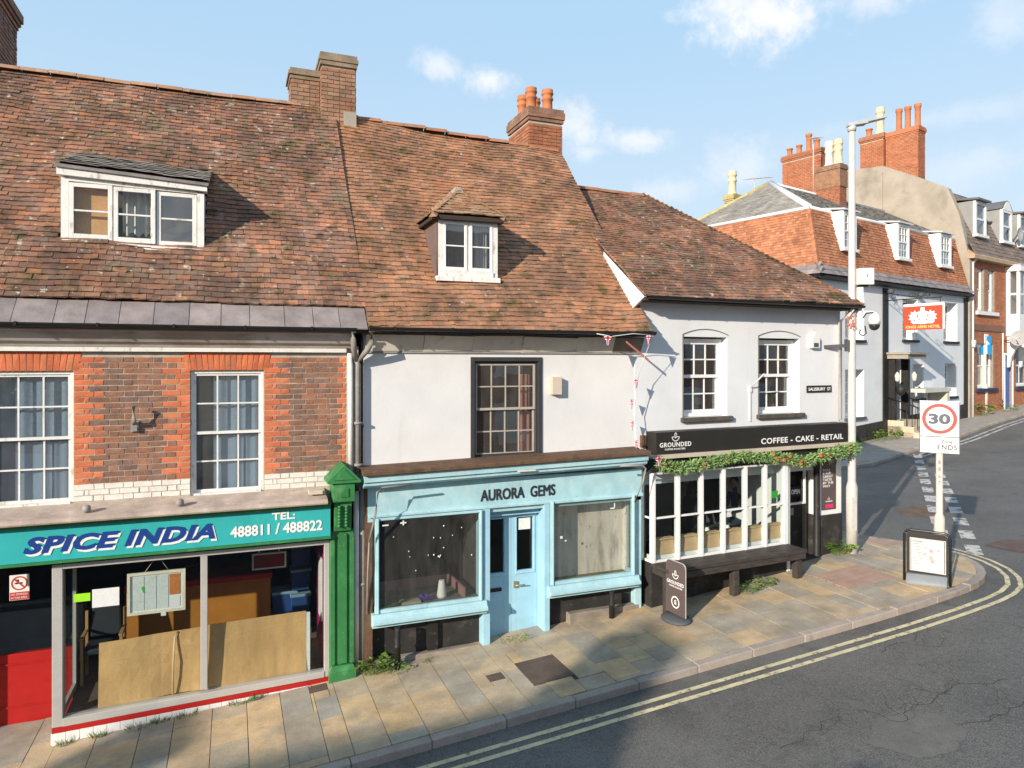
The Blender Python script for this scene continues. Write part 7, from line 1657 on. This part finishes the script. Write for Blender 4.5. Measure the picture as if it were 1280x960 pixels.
# ------------------------------------------------------------------ plants in the joints
def weed(label, X, Y, r, h, n, blade=False, group='weeds along the wall bases'):
    q = MB(); z = g(X)
    for i in range(n):
        t = ru(0, 6.28); rr = r * math.sqrt(rnd()); p = Vector((X + rr * math.cos(t), Y + rr * math.sin(t) * .6, 0)); p.z = g(p.x) - .005
        d = Vector((math.cos(t) * ru(.1, .7), math.sin(t) * ru(.1, .7), ru(.6, 1))).normalized(); L = h * ru(.5, 1.1); q.cur = rnd()
        s_ = d.cross(Vector((ru(-1, 1), ru(-1, 1), .2))).normalized()
        if blade: q.add([p - s_ * .004, p + s_ * .004, p + d * L], [(0, 1, 2)])
        else:
            e = p + d * L; w = L * .22; q.add([p - s_ * .003, p + s_ * .003, e], [(0, 1, 2)])
            f_ = Vector((math.cos(t), math.sin(t), ru(-.1, .5))).normalized(); q.add([e - f_ * w * .4, e + s_ * w, e + f_ * w * 1.3, e - s_ * w], [(0, 1, 2, 3)])
    solo(q, 'weed', LEAF, label, 'plant', (X, Y, z), group, WORLD)
weed('leafy green weed at the foot of the grey downpipe', 1.90, 10.02, .17, .19, 150)
weed('low weed on the pavement in front of the left prop post', 2.15, 9.86, .16, .10, 60); weed('tiny weed beside the left prop post of the gem shop', 2.65, 9.95, .08, .06, 25)
weed('small weed at the gem shop door step', 4.0, 9.96, .2, .07, 60)
weed('bright weed under the bench beside its middle post', 8.25, 9.75, .22, .14, 120); weed('bright weed under the bench nearer its right post', 8.7, 9.82, .16, .12, 80)
weed('weed at the foot of the black corner plinth', 11.05, 10.42, .2, .22, 120)
for i, (X, s_) in enumerate(((-1.9, .10), (-1.55, .1), (-1.1, .16), (-.85, .10), (-.55, .14), (.1, .14), (.3, .08))):
    weed(['grass tuft under the white tiles nearest the red entrance', 'second grass tuft from the red entrance under the white tiles', 'wide grass tuft under the white tiles left of the fold in the cardboard', 'grass tuft under the white tiles below the folded cardboard', 'grass tuft under the white tiles left of the mullion', 'wide grass tuft under the white tiles right of the mullion', 'small grass tuft furthest up the white tiles'][i], X, 10.07, s_, .11, 70, True, 'grass tufts along the white tiles')
P = FK.P(4.4, -.5, 0); weed('leafy weed beside the hotel entrance steps', P.x, P.y, .5, .35, 120); P = FK.P(3.3, -.3, 0); weed('low weed along the black hotel plinth', P.x, P.y, .6, .15, 80)
P = FK.P(14.3, -.3, 0); weed('weed at the foot of the white downpipe on the brick house', P.x, P.y, .3, .5, 60); P = FK.P(16.6, -.25, 0); weed('low weeds along the brick house wall', P.x, P.y, 1.0, .3, 120)

# ------------------------------------------------------------------ the other side of the street (behind the viewpoint): it shades the road
def opposite(x0, x1, y, eave, ridge_z, lab):
    F = Fr(0, y, 1, 0); r = thing('terraced_house', lab, 'building', F, (x0 + x1) / 2, 0, g((x0 + x1) / 2), 'houses on the near side of the street')
    q = MB(); q.prism([(0, -2), (0, eave), (-3.4, ridge_z - .2), (-6.8, eave), (-6.8, -2)], x0, x1, 'a'); q.build('wall', BRICKO, r)
    q = MB(); q.extr([(.3, eave - .15), (-3.4, ridge_z), (-7.1, eave - .15), (-7.1, eave - .3), (-3.4, ridge_z - .15), (.3, eave - .3)], x0 - .05, x1 + .05); q.build('roof', SLATE, r)
    for a in (x0 + .5, x1 - 1.2): q = MB(); q.box(a, a + .9, -3.9, -3.0, ridge_z - 1, ridge_z + .7); q.build('chimney', BRICKO, r)
    for i in range(int((x1 - x0) / 2.2)):
        for z in (.9, 3.4): q = MB(); a = x0 + .7 + i * 2.2; q.box(a, a + 1.0, .0, .04, z + g(a), z + g(a) + 1.4); q.build('window', WHITEP, r)

opposite(-46, -27, -3.2, 5.6, 9.2, 'brick terrace opposite, further down the street')
opposite(-26.9, -17.6, -3.2, 6.2, 9.75, 'brick terrace opposite with a steep slate roof')
opposite(-17.5, -1.6, -3.2, 2.4, 4.4, 'low brick outbuilding opposite beside the viewpoint')
opposite(6, 17, -3.2, 6.4, 9.9, 'brick terrace opposite, up the street from the viewpoint')
opposite(17.1, 30, -3.2, 7.0, 10.5, 'brick terrace opposite, furthest up the street')
def bare_tree(X, Y, H, lab, seed):
    random.seed(seed); z0 = g(X); r = thing('tree', lab, 'tree', WORLD, X, Y, z0, 'trees across the street')
    q = MB(); q.smooth = True; leaves = []
    def grow(p, d, L, rad, lev):
        pts = [p]; dd = d.copy()
        for i in range(4): dd = (dd + Vector((ru(-.2, .2), ru(-.2, .2), ru(-.05, .2)))).normalized(); pts.append(pts[-1] + dd * L / 4)
        q.tube(pts, rad, 6 if lev < 2 else 4, rad * .55)
        if lev >= 4: leaves.append(pts[-1]); leaves.append(pts[2]); return
        for k in range(3 if lev else 5):
            t = ru(.45, 1); b = pts[min(4, int(t * 4))]; ang = ru(0, 6.28); s_ = Vector((math.cos(ang), math.sin(ang), ru(.1, .7))).normalized()
            grow(b, (dd * .6 + s_ * .8).normalized(), L * ru(.55, .75), rad * .5, lev + 1)
    grow(Vector((X, Y, z0)), Vector((0, 0, 1)), H * .42, H * .022, 0)
    q.build('trunk', BARK, r)
    c = MB()
    for p in leaves:
        for i in range(11 if X < -9 else 7):
            b = p + Vector((ru(-.3, .3), ru(-.3, .3), ru(-.25, .25))); n = Vector((ru(-1, 1), ru(-1, 1), ru(-1, 1))).normalized(); u = n.orthogonal().normalized() * ru(.07, .13); v = n.cross(u) * .7; c.cur = rnd()
            c.add([b - u, b + v, b + u, b - v], [(0, 1, 2, 3)])
    c.build('crown', LEAF, r)
for i, (X, H) in enumerate(((-16.0, 8.2), (-12.6, 7.6), (-10.0, 8.0), (-7.0, 7.4), (-4.0, 7.5))):
    bare_tree(X, -2.1 - .3 * (i % 2), H, ['half bare street tree across the road, nearest the terrace', 'second half bare street tree from the terrace across the road', 'third half bare street tree across the road', 'fourth half bare street tree across the road', 'half bare street tree across the road nearest the viewpoint'][i], 3 + i)
